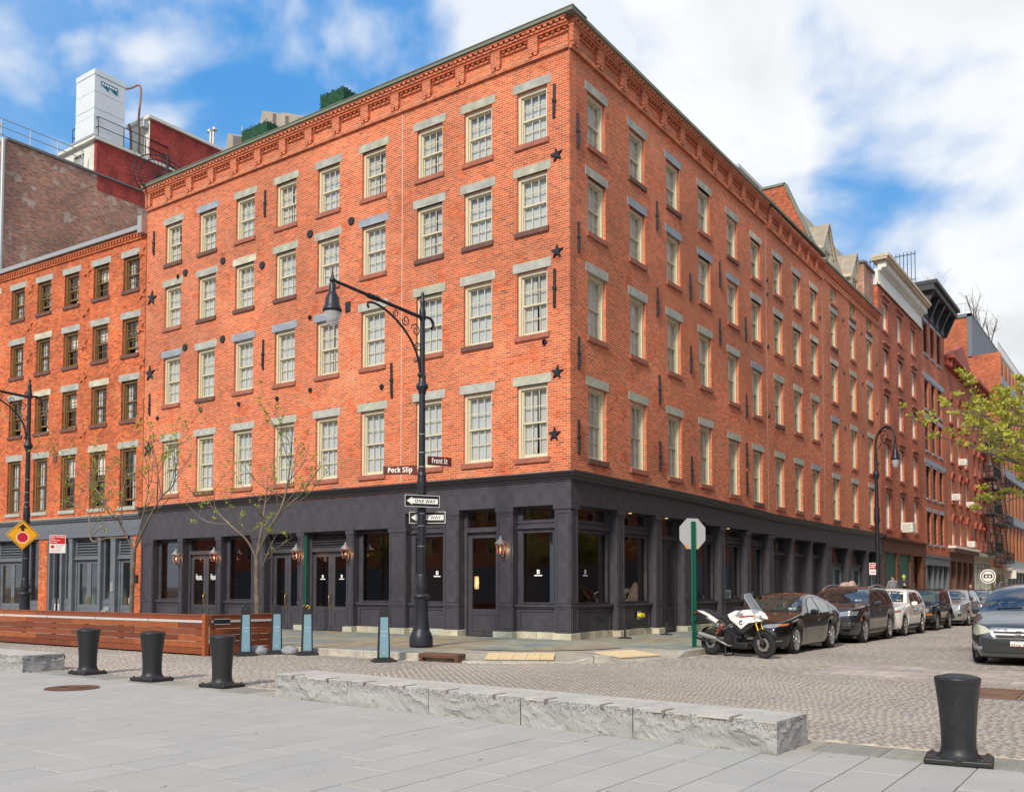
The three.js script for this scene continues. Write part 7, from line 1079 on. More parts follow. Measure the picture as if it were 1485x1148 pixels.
  const compact = (name, label, z, c, x = 5.35) => buildCar({ name, label, x, zAxle: z, L: 4.5, W: 1.84, wb: 2.66, fo: 0.92, r: 0.355, paint: c, sill: 0.27, chin: 0.28, tumble: 0.42, noseIn: 0.24, edge: 0.08,
    top: [[0, 0.78], [0.06, 0.93], [0.3, 1.0], [0.85, 1.07], [1.3, 1.13], [1.6, 1.27], [2.0, 1.48], [2.4, 1.585], [3.0, 1.615], [3.8, 1.58], [4.2, 1.44], [4.4, 1.15], [4.5, 0.8]], belt: (t) => 1.02 + 0.04 * clamp(t / 4),
    screen: [[-0.70, 1.17], [0.70, 1.17], [0.58, 1.50], [0.3, 1.535], [-0.3, 1.535], [-0.58, 1.50]], windows: [[[1.8, 1.08], [2.6, 1.09], [2.6, 1.48], [2.3, 1.46], [2.02, 1.34]], [[2.68, 1.09], [3.45, 1.10], [3.4, 1.48], [2.68, 1.49]], [[3.52, 1.11], [4.0, 1.17], [3.8, 1.42], [3.5, 1.46]]],
    lights: [[[[0.40, 0.78], [0.82, 0.84], [0.85, 0.94], [0.6, 0.90], [0.40, 0.85]]]], front: [[[[-0.36, 0.78], [0.36, 0.78], [0.38, 0.86], [-0.38, 0.86]], M.darkPlastic, 'grille'], [[[-0.5, 0.38], [0.5, 0.38], [0.4, 0.58], [-0.4, 0.58]], M.darkPlastic, 'lower_intake'], [[[0.58, 0.46], [0.72, 0.46], [0.72, 0.56], [0.58, 0.56]], M.darkPlastic, 'fog_lamp']],
    side: [[[[1.35, 0.29], [3.15, 0.29], [3.15, 0.38], [1.35, 0.38]], M.darkPlastic, 'rocker_trim']], doors: [1.5, 2.64, 3.6], handles: [2.4, 3.3], mirror: 1.85, wheel: { n: 5, w0: 0.09, w1: 0.08 }, rails: [2.1, 4.1], railX: 0.66, railMat: M.darkPlastic, plate: [0, 0.62], stickers: true });
  compact('silver_suv', 'silver crossover with roof rails parked behind the boxy black four by four', -24.0, paint([0.42, 0.43, 0.45], 0.6)); compact('blue_car', 'dark blue crossover parked behind the silver one', -30.0, paint([0.03, 0.06, 0.12], 0.4)); compact('red_car', 'dark red crossover parked behind the dark blue one', -36.2, paint([0.16, 0.012, 0.015], 0.3));
  // grey minivan coming into the frame on the other side of the street
  const plateMat = textMat(256, 128, (g) => { g.fillStyle = '#e9eceb'; g.fillRect(0, 0, 256, 128); g.fillStyle = '#9fc0dc'; g.fillRect(60, 4, 130, 14); g.fillStyle = '#b23a30'; g.font = 'bold 74px sans-serif'; g.textAlign = 'center'; g.fillText('RESN 70', 128, 96, 236); });
  buildCar({ name: 'grey_minivan', label: 'grey green minivan with hazy headlights and white plate parked across the street', x: 11.06, zAxle: -0.15, L: 5.05, W: 1.95, wb: 2.95, fo: 0.95, r: 0.34, paint: paint([0.062, 0.072, 0.078], 0.5), sill: 0.22, chin: 0.20, tumble: 0.36, noseIn: 0.26, noseR: 0.9, edge: 0.09,
    top: [[0, 0.60], [0.06, 0.76], [0.25, 0.86], [0.7, 0.96], [1.15, 1.06], [1.35, 1.14], [1.75, 1.38], [2.2, 1.58], [2.7, 1.655], [3.6, 1.665], [4.5, 1.62], [4.85, 1.5], [5.0, 1.1], [5.05, 0.7]], belt: (t) => 0.98 + 0.04 * clamp(t / 3),
    screen: [[-0.76, 1.13], [0.76, 1.13], [0.62, 1.55], [0.3, 1.60], [-0.3, 1.60], [-0.62, 1.55]], windows: [[[1.85, 1.06], [2.7, 1.06], [2.7, 1.5], [2.35, 1.48], [2.0, 1.3]], [[2.78, 1.06], [3.8, 1.08], [3.8, 1.5], [2.78, 1.51]], [[3.88, 1.08], [4.7, 1.1], [4.6, 1.48], [3.88, 1.5]]],
    lights: [[[[0.48, 0.70], [0.80, 0.62], [0.905, 0.66], [0.905, 0.82], [0.82, 0.86], [0.62, 0.80]], M.headlightOld]], front: [[[[-0.46, 0.56], [0.46, 0.56], [0.56, 0.76], [0.5, 0.79], [-0.5, 0.79], [-0.56, 0.76]], M.chrome, 'grille_frame'], [[[-0.40, 0.585], [0.40, 0.585], [0.47, 0.715], [-0.47, 0.715]], M.darkPlastic, 'grille'], [[[-0.43, 0.645], [0.43, 0.645], [0.44, 0.67], [-0.44, 0.67]], M.chrome, 'grille_bar'], [[[-0.62, 0.29], [0.62, 0.29], [0.66, 0.36], [0.58, 0.42], [-0.58, 0.42], [-0.66, 0.36]], M.darkPlastic, 'lower_intake'], [[[0.68, 0.335], [0.84, 0.35], [0.80, 0.42], [0.66, 0.40]], M.headlight, 'fog_lamp']],
    doors: [1.5, 2.74, 3.85], handles: [2.5, 2.95], mirror: 1.9, wheel: { n: 7, w0: 0.06, w1: 0.06 }, plate: [0, 0.44, M.white, plateMat], rails: [2.4, 4.6], railX: 0.66,
    extra: ({ car, shoot }) => { const h = shoot('z', 0, 0.655), z = h.z + 0.02; mesh('badge', [bar(V(-0.045, 0.70, z), V(-0.035, 0.61, z), 0.012, 6), bar(V(0.045, 0.70, z), V(0.035, 0.61, z), 0.012, 6), bar(V(-0.04, 0.655, z), V(0.04, 0.655, z), 0.011, 6), tube([V(-0.07, 0.71, z), V(0, 0.725, z), V(0.07, 0.71, z), V(0.06, 0.60, z), V(0, 0.59, z), V(-0.06, 0.60, z), V(-0.07, 0.71, z)], 0.008, 30, 5)], M.chrome, car); } });
}
// ---------------------------------------------------------------- motorcycle (x across, z forward = local front)
{
  // rear wheel at local z = 0, front wheel at z = 1.53; local x to the bike's left
  const bike = thing('motorcycle', 'white and black adventure motorcycle with tall screen parked in front of the black saloon', 'motorcycle', [4.62, 0, 1.12], Math.atan2(5.82 - 4.62, 1.50 - 1.12));
  const blk = std([0.014, 0.014, 0.015], 0.5), grey = std([0.16, 0.16, 0.17], 0.4, { metalness: 0.7 }), wht = paint([0.80, 0.80, 0.79], 0), gold = std([0.72, 0.46, 0.06], 0.3, { metalness: 0.85 }), steel = std([0.55, 0.53, 0.50], 0.3, { metalness: 0.9 }), red = paint([0.55, 0.01, 0.01], 0.1), seatM = std([0.02, 0.02, 0.022], 0.75);
  const wheel = (z, r, w) => { const g = part('wheel', bike, [0, r, z]); mesh('tyre', new THREE.TorusGeometry(r - w * 0.5, w * 0.5, 14, 40).scale(1, 1, 0.95).rotateY(Math.PI / 2), M.tyre, g); const e = [new THREE.TorusGeometry(r - w * 0.98, 0.02, 8, 36).scale(1, 1, 2.4).rotateY(Math.PI / 2), new THREE.CylinderGeometry(0.05, 0.05, 0.12, 14).rotateZ(Math.PI / 2)]; for (let k = 0; k < 6; k++) { const a = k / 6 * Math.PI * 2; e.push(bar(V(0, Math.sin(a) * 0.04, Math.cos(a) * 0.04), V(0, Math.sin(a + 0.12) * (r - w), Math.cos(a + 0.12) * (r - w)), 0.016, 6)); } mesh('rim', e, blk, g); const dm = std([0.5, 0.5, 0.5], 0.3, { metalness: 0.9, side: THREE.DoubleSide }); for (const q of [1, -1]) mesh('brake_disc', new THREE.RingGeometry(0.09, 0.155, 28).rotateY(q * Math.PI / 2).translate(q * 0.055, 0, 0), dm, g); return g; };
  wheel(0, 0.315, 0.17); wheel(1.53, 0.31, 0.115);
  for (const sx of [-0.09, 0.09]) { mesh('fork', [bar(V(sx, 0.31, 1.54), V(sx, 0.62, 1.42), 0.034, 10)], blk, bike); mesh('fork_tube', bar(V(sx, 0.60, 1.43), V(sx, 1.02, 1.27), 0.027, 10), gold, bike); }
  mesh('front_mudguard', warp(new THREE.CylinderGeometry(0.345, 0.345, 0.15, 20, 4, true, 0.1, 1.9).rotateZ(Math.PI / 2), (v) => { }).rotateX(-0.35).translate(0, 0.31, 1.53), std([0.015, 0.015, 0.016], 0.4, { side: THREE.DoubleSide }), bike);
  // body shells: lofted from rings [z, y, half width, half height]
  const shell = (name, rings, mat) => { const n = 14, pos = [], idx = []; for (const [z, y, w, h, sq = 1] of rings) for (let k = 0; k < n; k++) { const a = k / n * Math.PI * 2, c = Math.cos(a), s = Math.sin(a), q = Math.pow(Math.abs(c), 0.75) * Math.sign(c), p = Math.pow(Math.abs(s), 0.75) * Math.sign(s); pos.push(q * w, y + p * h, z + (sq - 1) * p * 0.1); } for (let a = 0; a < rings.length - 1; a++) for (let k = 0; k < n; k++) { const p = a * n + k, q = a * n + (k + 1) % n; idx.push(p, q, p + n, q, q + n, p + n); } for (const [a, f] of [[0, 0], [rings.length - 1, 1]]) { const c = pos.length / 3; pos.push(0, rings[a][1], rings[a][0]); for (let k = 0; k < n; k++) { const p = a * n + k, q = a * n + (k + 1) % n; f ? idx.push(c, p, q) : idx.push(c, q, p); } } const g = new THREE.BufferGeometry(); g.setAttribute('position', new THREE.Float32BufferAttribute(pos, 3)); g.setIndex(idx); return mesh(name, toCreasedNormals(plain(g), 0.7), mat, bike); };
  // side panels cut to outline, leaning in toward the top
  const panelOf = (name, pts, x0, lean, mat, thick = 0.03) => { const sh = new THREE.Shape(pts.map(([z, y]) => new THREE.Vector2(z, y))); for (const sx of [1, -1]) { const g = plain(new THREE.ExtrudeGeometry(sh, { depth: thick, bevelEnabled: true, bevelSize: 0.008, bevelThickness: 0.008, bevelSegments: 2 })), p = g.attributes.position; for (let i = 0; i < p.count; i++) { const z = p.getX(i), y = p.getY(i), d = p.getZ(i); p.setXYZ(i, sx * (x0 - lean * (y - 0.7) - 0.5 * Math.max(0, z - 1.15) * Math.max(0, z - 1.15) * 2.2 - Math.max(0, z - 1.3) * 0.35 + d), y, z); } if (sx > 0) { const q = p.array; for (let i = 0; i < q.length; i += 9) for (let j = 0; j < 3; j++) { const t = q[i + 3 + j]; q[i + 3 + j] = q[i + 6 + j]; q[i + 6 + j] = t; } } g.computeVertexNormals(); mesh(name, toCreasedNormals(g, 0.6), mat, bike); } };
  panelOf('side_fairing', [[0.63, 0.97], [0.84, 1.06], [1.08, 1.08], [1.32, 1.10], [1.49, 1.02], [1.53, 0.92], [1.46, 0.84], [1.24, 0.80], [1.06, 0.66], [0.90, 0.76], [0.72, 0.86]], 0.20, 0.22, wht);
  panelOf('lower_fairing', [[0.86, 0.74], [1.04, 0.63], [1.20, 0.76], [1.36, 0.80], [1.30, 0.70], [1.10, 0.54], [0.92, 0.60]], 0.185, 0.1, blk, 0.02);
  panelOf('red_stripe', [[0.98, 0.935], [1.30, 0.965], [1.40, 0.95], [1.30, 0.945], [1.0, 0.915]], 0.236, 0.22, red, 0.002);
  panelOf('tail_panel', [[-0.34, 1.05], [-0.16, 1.03], [0.06, 0.95], [0.30, 0.83], [0.24, 0.77], [0.02, 0.87], [-0.22, 0.99]], 0.12, 0.05, wht, 0.02);
  panelOf('knee_panel', [[0.42, 0.84], [0.64, 0.96], [0.72, 0.80], [0.60, 0.72]], 0.15, 0.1, blk, 0.02);
  shell('tank', [[0.50, 0.90, 0.08, 0.05], [0.62, 0.96, 0.13, 0.08], [0.82, 1.02, 0.14, 0.09], [1.0, 1.05, 0.12, 0.06], [1.1, 1.06, 0.09, 0.04]], blk);
  shell('nose', [[1.20, 1.0, 0.13, 0.11], [1.34, 1.0, 0.12, 0.11], [1.46, 0.97, 0.09, 0.08], [1.56, 0.93, 0.045, 0.05], [1.62, 0.90, 0.015, 0.02]], wht);
  shell('cockpit', [[1.0, 1.06, 0.13, 0.04], [1.2, 1.10, 0.12, 0.05], [1.34, 1.09, 0.08, 0.04]], blk);
  for (const sx of [-1, 1]) mesh('fairing_emblem', new THREE.RingGeometry(0.03, 0.055, 20, 1, 0.6, 5).rotateY(sx * Math.PI / 2).translate(sx * 0.225, 0.80, 1.05), std([0.02, 0.02, 0.02], 0.5, { side: THREE.DoubleSide }), bike);
  mesh('headlight', [rbox(0.10, 0.07, 0.03, 0.02, 0.075, 0.945, 1.50), rbox(0.10, 0.07, 0.03, 0.02, -0.075, 0.945, 1.50)], M.headlight, bike);
  shell('seat', [[-0.32, 1.065, 0.07, 0.025], [-0.12, 1.035, 0.12, 0.04], [0.08, 0.975, 0.14, 0.045], [0.26, 0.90, 0.15, 0.05], [0.45, 0.885, 0.12, 0.05], [0.58, 0.92, 0.08, 0.04]], seatM);
  mesh('grab_rail', [tube([V(0.13, 0.90, 0.0), V(0.16, 1.0, -0.25), V(0.08, 1.06, -0.42), V(-0.08, 1.06, -0.42), V(-0.16, 1.0, -0.25), V(-0.13, 0.90, 0.0)], 0.014, 30, 6)], blk, bike);
  mesh('tail_light', rbox(0.12, 0.04, 0.04, 0.015, 0, 0.98, -0.48), std([0.4, 0.01, 0.01], 0.2), bike); mesh('plate_holder', [bar(V(0, 0.92, -0.4), V(0, 0.72, -0.55), 0.02, 6), rbox(0.18, 0.13, 0.01, 0.004, 0, 0.70, -0.56)], blk, bike); mesh('rear_mudguard', new THREE.CylinderGeometry(0.36, 0.36, 0.16, 16, 2, true, -0.5, 1.5).rotateZ(Math.PI / 2).rotateX(-1.5).translate(0, 0.315, 0), std([0.015, 0.015, 0.016], 0.5, { side: THREE.DoubleSide }), bike);
  mesh('engine', [rbox(0.30, 0.26, 0.36, 0.05, 0, 0.42, 0.66), rbox(0.26, 0.34, 0.24, 0.04, 0, 0.58, 0.85), new THREE.CylinderGeometry(0.12, 0.12, 0.36, 20).rotateZ(Math.PI / 2).translate(0, 0.42, 0.62), ...Array.from({ length: 6 }, (_, k) => rbox(0.30, 0.012, 0.26, 0.004, 0, 0.52 + k * 0.03, 0.9))], std([0.035, 0.035, 0.038], 0.45, { metalness: 0.5 }), bike);
  mesh('belly_pan', rbox(0.26, 0.16, 0.5, 0.05, 0, 0.27, 0.88), blk, bike); mesh('radiator', rbox(0.34, 0.32, 0.05, 0.01, 0, 0.62, 1.12), std([0.03, 0.03, 0.03], 0.7), bike);
  const fr = []; for (const sx of [-0.15, 0.15]) fr.push(bar(V(sx, 0.92, 1.12), V(sx, 0.62, 0.48), 0.022, 8), bar(V(sx, 0.84, 0.62), V(sx, 0.62, 0.48), 0.02, 8), bar(V(sx, 0.72, 0.86), V(sx, 0.86, 0.68), 0.016, 8), bar(V(sx, 0.9, 1.05), V(sx, 0.70, 0.78), 0.018, 8), bar(V(sx, 0.62, 0.48), V(sx * 0.8, 0.88, -0.1), 0.016, 8)); mesh('trellis_frame', fr, grey, bike);
  mesh('swingarm', [bar(V(-0.11, 0.42, 0.46), V(-0.11, 0.315, 0), 0.035, 8), bar(V(0.11, 0.42, 0.46), V(0.11, 0.315, 0), 0.035, 8)], steel, bike); mesh('shock_spring', Array.from({ length: 7 }, (_, k) => new THREE.TorusGeometry(0.04, 0.012, 6, 14).rotateX(Math.PI / 2 - 0.6).translate(-0.12, 0.55 + k * 0.022, 0.30 + k * 0.022)), red, bike); mesh('shock_body', bar(V(-0.12, 0.52, 0.25), V(-0.12, 0.76, 0.5), 0.025, 8), gold, bike);
  mesh('exhaust', [bar(V(-0.19, 0.50, -0.22), V(-0.17, 0.40, 0.26), 0.065, 16, 0.055), tube([V(-0.17, 0.40, 0.24), V(-0.16, 0.33, 0.42), V(-0.12, 0.26, 0.6), V(-0.05, 0.28, 0.9)], 0.03, 20, 8)], steel, bike); mesh('exhaust_tip', bar(V(-0.195, 0.515, -0.28), V(-0.19, 0.50, -0.2), 0.055, 14), blk, bike); mesh('chain_guard', rbox(0.05, 0.06, 0.5, 0.02).rotateX(0.2).translate(-0.2, 0.36, -0.1), blk, bike);
  mesh('handlebar', [tube([V(-0.38, 1.13, 0.98), V(-0.2, 1.15, 1.08), V(0, 1.10, 1.14), V(0.2, 1.15, 1.08), V(0.38, 1.13, 0.98)], 0.014, 24, 8), bar(V(-0.40, 1.13, 0.97), V(-0.26, 1.145, 1.05), 0.02, 8), bar(V(0.40, 1.13, 0.97), V(0.26, 1.145, 1.05), 0.02, 8)], blk, bike);
  for (const sx of [-1, 1]) { mesh('mirror', [bar(V(sx * 0.26, 1.15, 1.05), V(sx * 0.38, 1.33, 1.08), 0.008, 6), rbox(0.15, 0.09, 0.03, 0.02, sx * 0.42, 1.36, 1.08)], blk, bike); mesh('hand_guard', rbox(0.05, 0.09, 0.18, 0.02, sx * 0.36, 1.12, 1.08), blk, bike); mesh('indicator', rbox(0.07, 0.03, 0.03, 0.01, sx * 0.2, 0.90, 1.42), M.amber, bike); }
  const sc = (() => { const pos = [], idx = [], N = 8; for (let j = 0; j <= N; j++) for (let i = 0; i <= N; i++) { const u = i / N * 2 - 1, v = j / N, w = lerp(0.17, 0.14, v) * (v > 0.85 ? 1 - (v - 0.85) * 2.2 : 1); pos.push(u * w, 1.03 + v * 0.42, 1.46 - v * 0.34 - u * u * 0.09); } for (let j = 0; j < N; j++) for (let i = 0; i < N; i++) { const a = j * (N + 1) + i, b = a + N + 1; idx.push(a, a + 1, b, a + 1, b + 1, b); } const g = new THREE.BufferGeometry(); g.setAttribute('position', new THREE.Float32BufferAttribute(pos, 3)); g.setIndex(idx); g.computeVertexNormals(); return g; })();
  mesh('windscreen', sc, phys([0.55, 0.6, 0.66], 0.04, { transmission: 0.75, thickness: 0, side: THREE.DoubleSide }), bike); mesh('windscreen_edge', tube([V(-0.17, 1.03, 1.37), V(-0.155, 1.24, 1.20), V(-0.135, 1.38, 1.09), V(-0.07, 1.45, 1.10), V(0.07, 1.45, 1.10), V(0.135, 1.38, 1.09), V(0.155, 1.24, 1.20), V(0.17, 1.03, 1.37)], 0.008, 40, 5), std([0.4, 0.45, 0.52], 0.2), bike);
  mesh('centre_stand', [bar(V(-0.14, 0.02, 0.52), V(-0.09, 0.32, 0.48), 0.018, 6), bar(V(0.14, 0.02, 0.52), V(0.09, 0.32, 0.48), 0.018, 6), bar(V(-0.16, 0.02, 0.5), V(0.16, 0.02, 0.5), 0.018, 6)], blk, bike); mesh('footpeg', [bar(V(-0.15, 0.40, 0.42), V(-0.28, 0.40, 0.42), 0.014, 6), bar(V(0.15, 0.40, 0.42), V(0.28, 0.40, 0.42), 0.014, 6)], blk, bike); mesh('brake_caliper', [rbox(0.05, 0.12, 0.07, 0.015, -0.1, 0.36, 1.44), rbox(0.05, 0.12, 0.07, 0.015, 0.1, 0.36, 1.44)], steel, bike);
}
// ---------------------------------------------------------------- people
// bones: tapered capsules joined with a smooth minimum, meshed on a grid
function sdfMesh(bones, k, cell, box0, box1) {
  const size = Math.max(box1[0] - box0[0], box1[1] - box0[1], box1[2] - box0[2]) + cell * 4, N = Math.ceil(size / cell), mc = new MarchingCubes(N, new THREE.MeshBasicMaterial(), false, false, 120000);
  mc.isolation = 0; const half = size / 2, cx = (box0[0] + box1[0]) / 2, cy = (box0[1] + box1[1]) / 2, cz = (box0[2] + box1[2]) / 2;
  const B = bones.map(([a, b, r0, r1, sx = 1, sz = 1]) => { const dx = b.x - a.x, dy = b.y - a.y, dz = b.z - a.z; return { a, dx, dy, dz, l: Math.max(dx * dx + dy * dy + dz * dz, 1e-9), r0, r1, sx, sz, mx: a.x + dx / 2, my: a.y + dy / 2, mz: a.z + dz / 2, R: (Math.hypot(dx, dy, dz) / 2 + Math.max(r0, r1)) * Math.max(1, sx, sz) }; });
  mc.field.fill(-1);
  for (let z = 0; z < N; z++) { const pz = cz + (z / (N / 2) - 1) * half; if (pz < box0[2] - cell || pz > box1[2] + cell) continue;
    for (let y = 0; y < N; y++) { const py = cy + (y / (N / 2) - 1) * half; if (py < box0[1] - cell || py > box1[1] + cell) continue;
      for (let x = 0; x < N; x++) { const px = cx + (x / (N / 2) - 1) * half; if (px < box0[0] - cell || px > box1[0] + cell) continue;
        let d = 1e9;
        for (const q of B) { if (d < 1e8 && Math.hypot(px - q.mx, py - q.my, pz - q.mz) - q.R > d + k) continue; const ax = (px - q.a.x) / q.sx, ay = py - q.a.y, az = (pz - q.a.z) / q.sz, t = clamp((ax * q.dx + ay * q.dy + az * q.dz) / q.l), e = Math.hypot(ax - q.dx * t, ay - q.dy * t, az - q.dz * t) - lerp(q.r0, q.r1, t), h = clamp(0.5 + 0.5 * (d - e) / k); d = d > 1e8 ? e : lerp(d, e, h) - k * h * (1 - h); }
        mc.field[x + y * N + z * N * N] = -d;
      } } }
  mc.update(); const n = mc.count, pos = new Float32Array(n * 3); for (let i = 0; i < n; i++) { pos[i * 3] = mc.positionArray[i * 3] * half + cx; pos[i * 3 + 1] = mc.positionArray[i * 3 + 1] * half + cy; pos[i * 3 + 2] = mc.positionArray[i * 3 + 2] * half + cz; }
  const g = new THREE.BufferGeometry(); g.setAttribute('position', new THREE.BufferAttribute(pos, 3)); g.setAttribute('normal', new THREE.BufferAttribute(mc.normalArray.slice(0, n * 3), 3)); return g;
}
{
  const skin = std([0.52, 0.30, 0.21], 0.6), hairM = std([0.03, 0.02, 0.015], 0.8);
  const person = (label, pos, turn, H, top, legs, arms, o) => {
    const f = thing('person', label, 'person', pos, turn), s = H / 1.75, v = (x, y, z) => V(x * s, y * s, z * s), R = (r) => r * s;
    const limbs = arms.map(([sh, el, ha]) => [v(...sh), v(...el), v(...ha)]);
    // skin: head, neck, hands as one body with the trunk and legs underneath
    const bones = [[v(0, 1.56, 0.01), v(0, 1.68, 0.0), R(0.070), R(0.085), 0.92, 1.08], [v(0, 1.42, -0.01), v(0, 1.55, 0.01), R(0.056), R(0.054)], [v(0, 1.0, 0), v(0, 1.38, -0.01), R(0.12), R(0.13), 1.2, 0.8]];
    bones.push([v(0, 1.585, 0.085), v(0, 1.615, 0.095), R(0.014), R(0.010)]); for (const q of [-1, 1]) bones.push([v(q * 0.078, 1.59, 0.0), v(q * 0.082, 1.63, -0.005), R(0.014), R(0.016)]);
    for (const [sh, el, ha] of limbs) { bones.push([sh, el, R(0.042), R(0.036)], [el, ha, R(0.035), R(0.024)]); const d = ha.clone().sub(el).normalize(); const pm = ha.clone().addScaledVector(d, R(0.05)); bones.push([ha, pm, R(0.026), R(0.028)]); for (let k = 0; k < 4; k++) { const off = V((k - 1.5) * 0.017 * s, 0, 0), kn = pm.clone().add(off).addScaledVector(d, R(0.04)), tip = kn.clone().addScaledVector(d, R(0.025)).add(V(0, -0.02 * s, 0.015 * s)); bones.push([pm.clone().add(off), kn, R(0.0095), R(0.009)], [kn, tip, R(0.009), R(0.008)]); } bones.push([ha, ha.clone().addScaledVector(d, R(0.05)).add(V(0.035 * s * Math.sign(sh.x), 0, 0.02 * s)), R(0.012), R(0.010)]); }
    for (const q of [-1, 1]) bones.push([v(q * 0.09, 0.95, 0), v(q * 0.10, 0.5, 0.02), R(0.075), R(0.05)], [v(q * 0.10, 0.5, 0.02), v(q * 0.10, 0.08, -0.02), R(0.05), R(0.035)], [v(q * 0.10, 0.04, -0.04), v(q * 0.11, 0.03, 0.15), R(0.04), R(0.035)]);
    mesh('body', sdfMesh(bones, 0.02, 0.02 * s, [-0.5, 0, -0.35], [0.5, H + 0.05, 0.45]), skin, f);
    const tb = [[v(0, 0.98, 0), v(0, 1.22, 0), R(0.145), R(0.15), 1.2, 0.85], [v(0, 1.2, -0.005), v(0, 1.36, -0.01), R(0.15), R(0.13), 1.3, 0.85], [v(-0.15, 1.39, -0.01), v(0.15, 1.39, -0.01), R(0.075), R(0.075)], [v(0, 1.40, -0.01), v(0, 1.46, 0), R(0.08), R(0.075)]]; for (const [sh, el, ha] of limbs) tb.push([sh, el, R(0.068), R(0.058)], [el, el.clone().lerp(ha, 0.92), R(0.055), R(0.042)]);
    mesh('jacket', sdfMesh(tb, 0.05, 0.02 * s, [-0.5, 0.8 * s, -0.35], [0.5, 1.55 * s, 0.45]), top, f);
    const lb = [[v(0, 0.97, 0), v(0, 0.9, 0), R(0.14), R(0.13), 1.2, 0.9]]; for (const q of [-1, 1]) lb.push([v(q * 0.09, 0.9, 0), v(q * 0.10, 0.5, 0.02), R(0.09), R(0.065)], [v(q * 0.10, 0.5, 0.02), v(q * 0.10, 0.1, -0.02), R(0.065), R(0.05)]);
    mesh('trousers', sdfMesh(lb, 0.03, 0.025 * s, [-0.4, 0, -0.3], [0.4, 1.1 * s, 0.3]), legs, f);
    mesh('shoe', sdfMesh([[v(-0.10, 0.045, -0.05), v(-0.11, 0.04, 0.16), R(0.05), R(0.045)], [v(0.10, 0.045, -0.05), v(0.11, 0.04, 0.16), R(0.05), R(0.045)]], 0.01, 0.02, [-0.3, -0.02, -0.2], [0.3, 0.15, 0.3]), M.darkPlastic, f);
    mesh('eyes', [-1, 1].map((q) => new THREE.SphereGeometry(R(0.011), 8, 6).translate(q * 0.03 * s, 1.632 * s, 0.088 * s)), hairM, f); mesh('mouth', rbox(0.045 * s, 0.008 * s, 0.01, 0.003, 0, 1.565 * s, 0.088 * s), std([0.30, 0.12, 0.09], 0.6), f);
    if (o.hat) mesh('beanie', sdfMesh([[v(0, 1.69, -0.01), v(0, 1.745, -0.02), R(0.093), R(0.07)], [v(0, 1.665, 0.0), v(0, 1.675, 0.0), R(0.098), R(0.098), 0.98, 1.06]], 0.02, 0.012, [-0.15, 1.5 * s, -0.16], [0.15, 1.85 * s, 0.16]).clone(), o.hat, f);
    mesh('hair', sdfMesh(o.long ? [[v(0, 1.60, -0.05), v(0, 1.40, -0.07), R(0.085), R(0.06)], [v(-0.07, 1.60, -0.01), v(-0.075, 1.42, 0.02), R(0.035), R(0.025)], [v(0.07, 1.60, -0.01), v(0.075, 1.42, 0.02), R(0.035), R(0.025)]] : [[v(0, 1.68, -0.025), v(0, 1.70, -0.01), R(0.085), R(0.08)]], 0.02, 0.012, [-0.16, 1.3 * s, -0.2], [0.16, 1.85 * s, 0.14]), hairM, f);
    return f;
  };
  const py = 0.62 + slope(-27);
  const f = person('man in a grey sweater facing a companion in front of the green shutters', [2.35, py, -26.9], -2.35, 1.74, std([0.22, 0.23, 0.25], 0.9), std([0.03, 0.035, 0.05], 0.9), [[[-0.19, 1.38, 0], [-0.26, 1.12, 0.06], [-0.12, 1.10, 0.26]], [[0.19, 1.38, 0], [0.27, 1.12, 0.05], [0.16, 1.08, 0.26]]], {});
  person('person in a lime green beanie and dark jacket holding a cup by the green shutters', [2.75, py, -27.5], 0.5, 1.70, std([0.035, 0.035, 0.038], 0.85), std([0.02, 0.02, 0.025], 0.9), [[[-0.18, 1.36, 0], [-0.25, 1.10, 0.05], [-0.07, 1.22, 0.24]], [[0.18, 1.36, 0], [0.25, 1.08, 0.02], [0.20, 0.86, 0.10]]], { hat: std([0.40, 0.52, 0.10], 0.9), long: true });
  person('man in a dark suit and blue shirt walking on the far pavement', [3.2, 0.16 + slope(-44), -44], 0.3, 1.84, std([0.02, 0.025, 0.045], 0.8), std([0.02, 0.022, 0.03], 0.9), [[[-0.2, 1.38, 0], [-0.26, 1.1, -0.03], [-0.24, 0.86, 0.04]], [[0.2, 1.38, 0], [0.26, 1.1, 0.04], [0.22, 0.88, 0.14]]], {});
  // stone stoop in front of the green shutters carries the two people
  single('coffee_cup', lathe([[0, 0], [0.032, 0], [0.042, 0.11], [0.044, 0.115], [0, 0.12]], 14), M.white, 'white paper coffee cup held by the person in the lime green beanie', 'cup', [2.82, py + 1.20, -27.24]);
  const bag = single('bag_heap', metric(warp(new THREE.SphereGeometry(1, 36, 24), (v) => { const n = fbm3(v.x * 2.2 + 3, v.y * 2.2, v.z * 2.2, 4); v.multiplyScalar(0.7 + 0.65 * n); v.y = Math.max(v.y, -0.6) + 0.6; v.x *= 0.55; v.y *= 1.08; v.z *= 1.0; }), 0.5), std('#ffffff', 0.8, { map: grainTex(128, 501, [0.72, 0.62, 0.58], 0.35) }), 'heap of pale bags on the kerb behind the dark grey SUV', 'bags', [3.9, 0.14 + slope(-13.6), -13.4]);
}
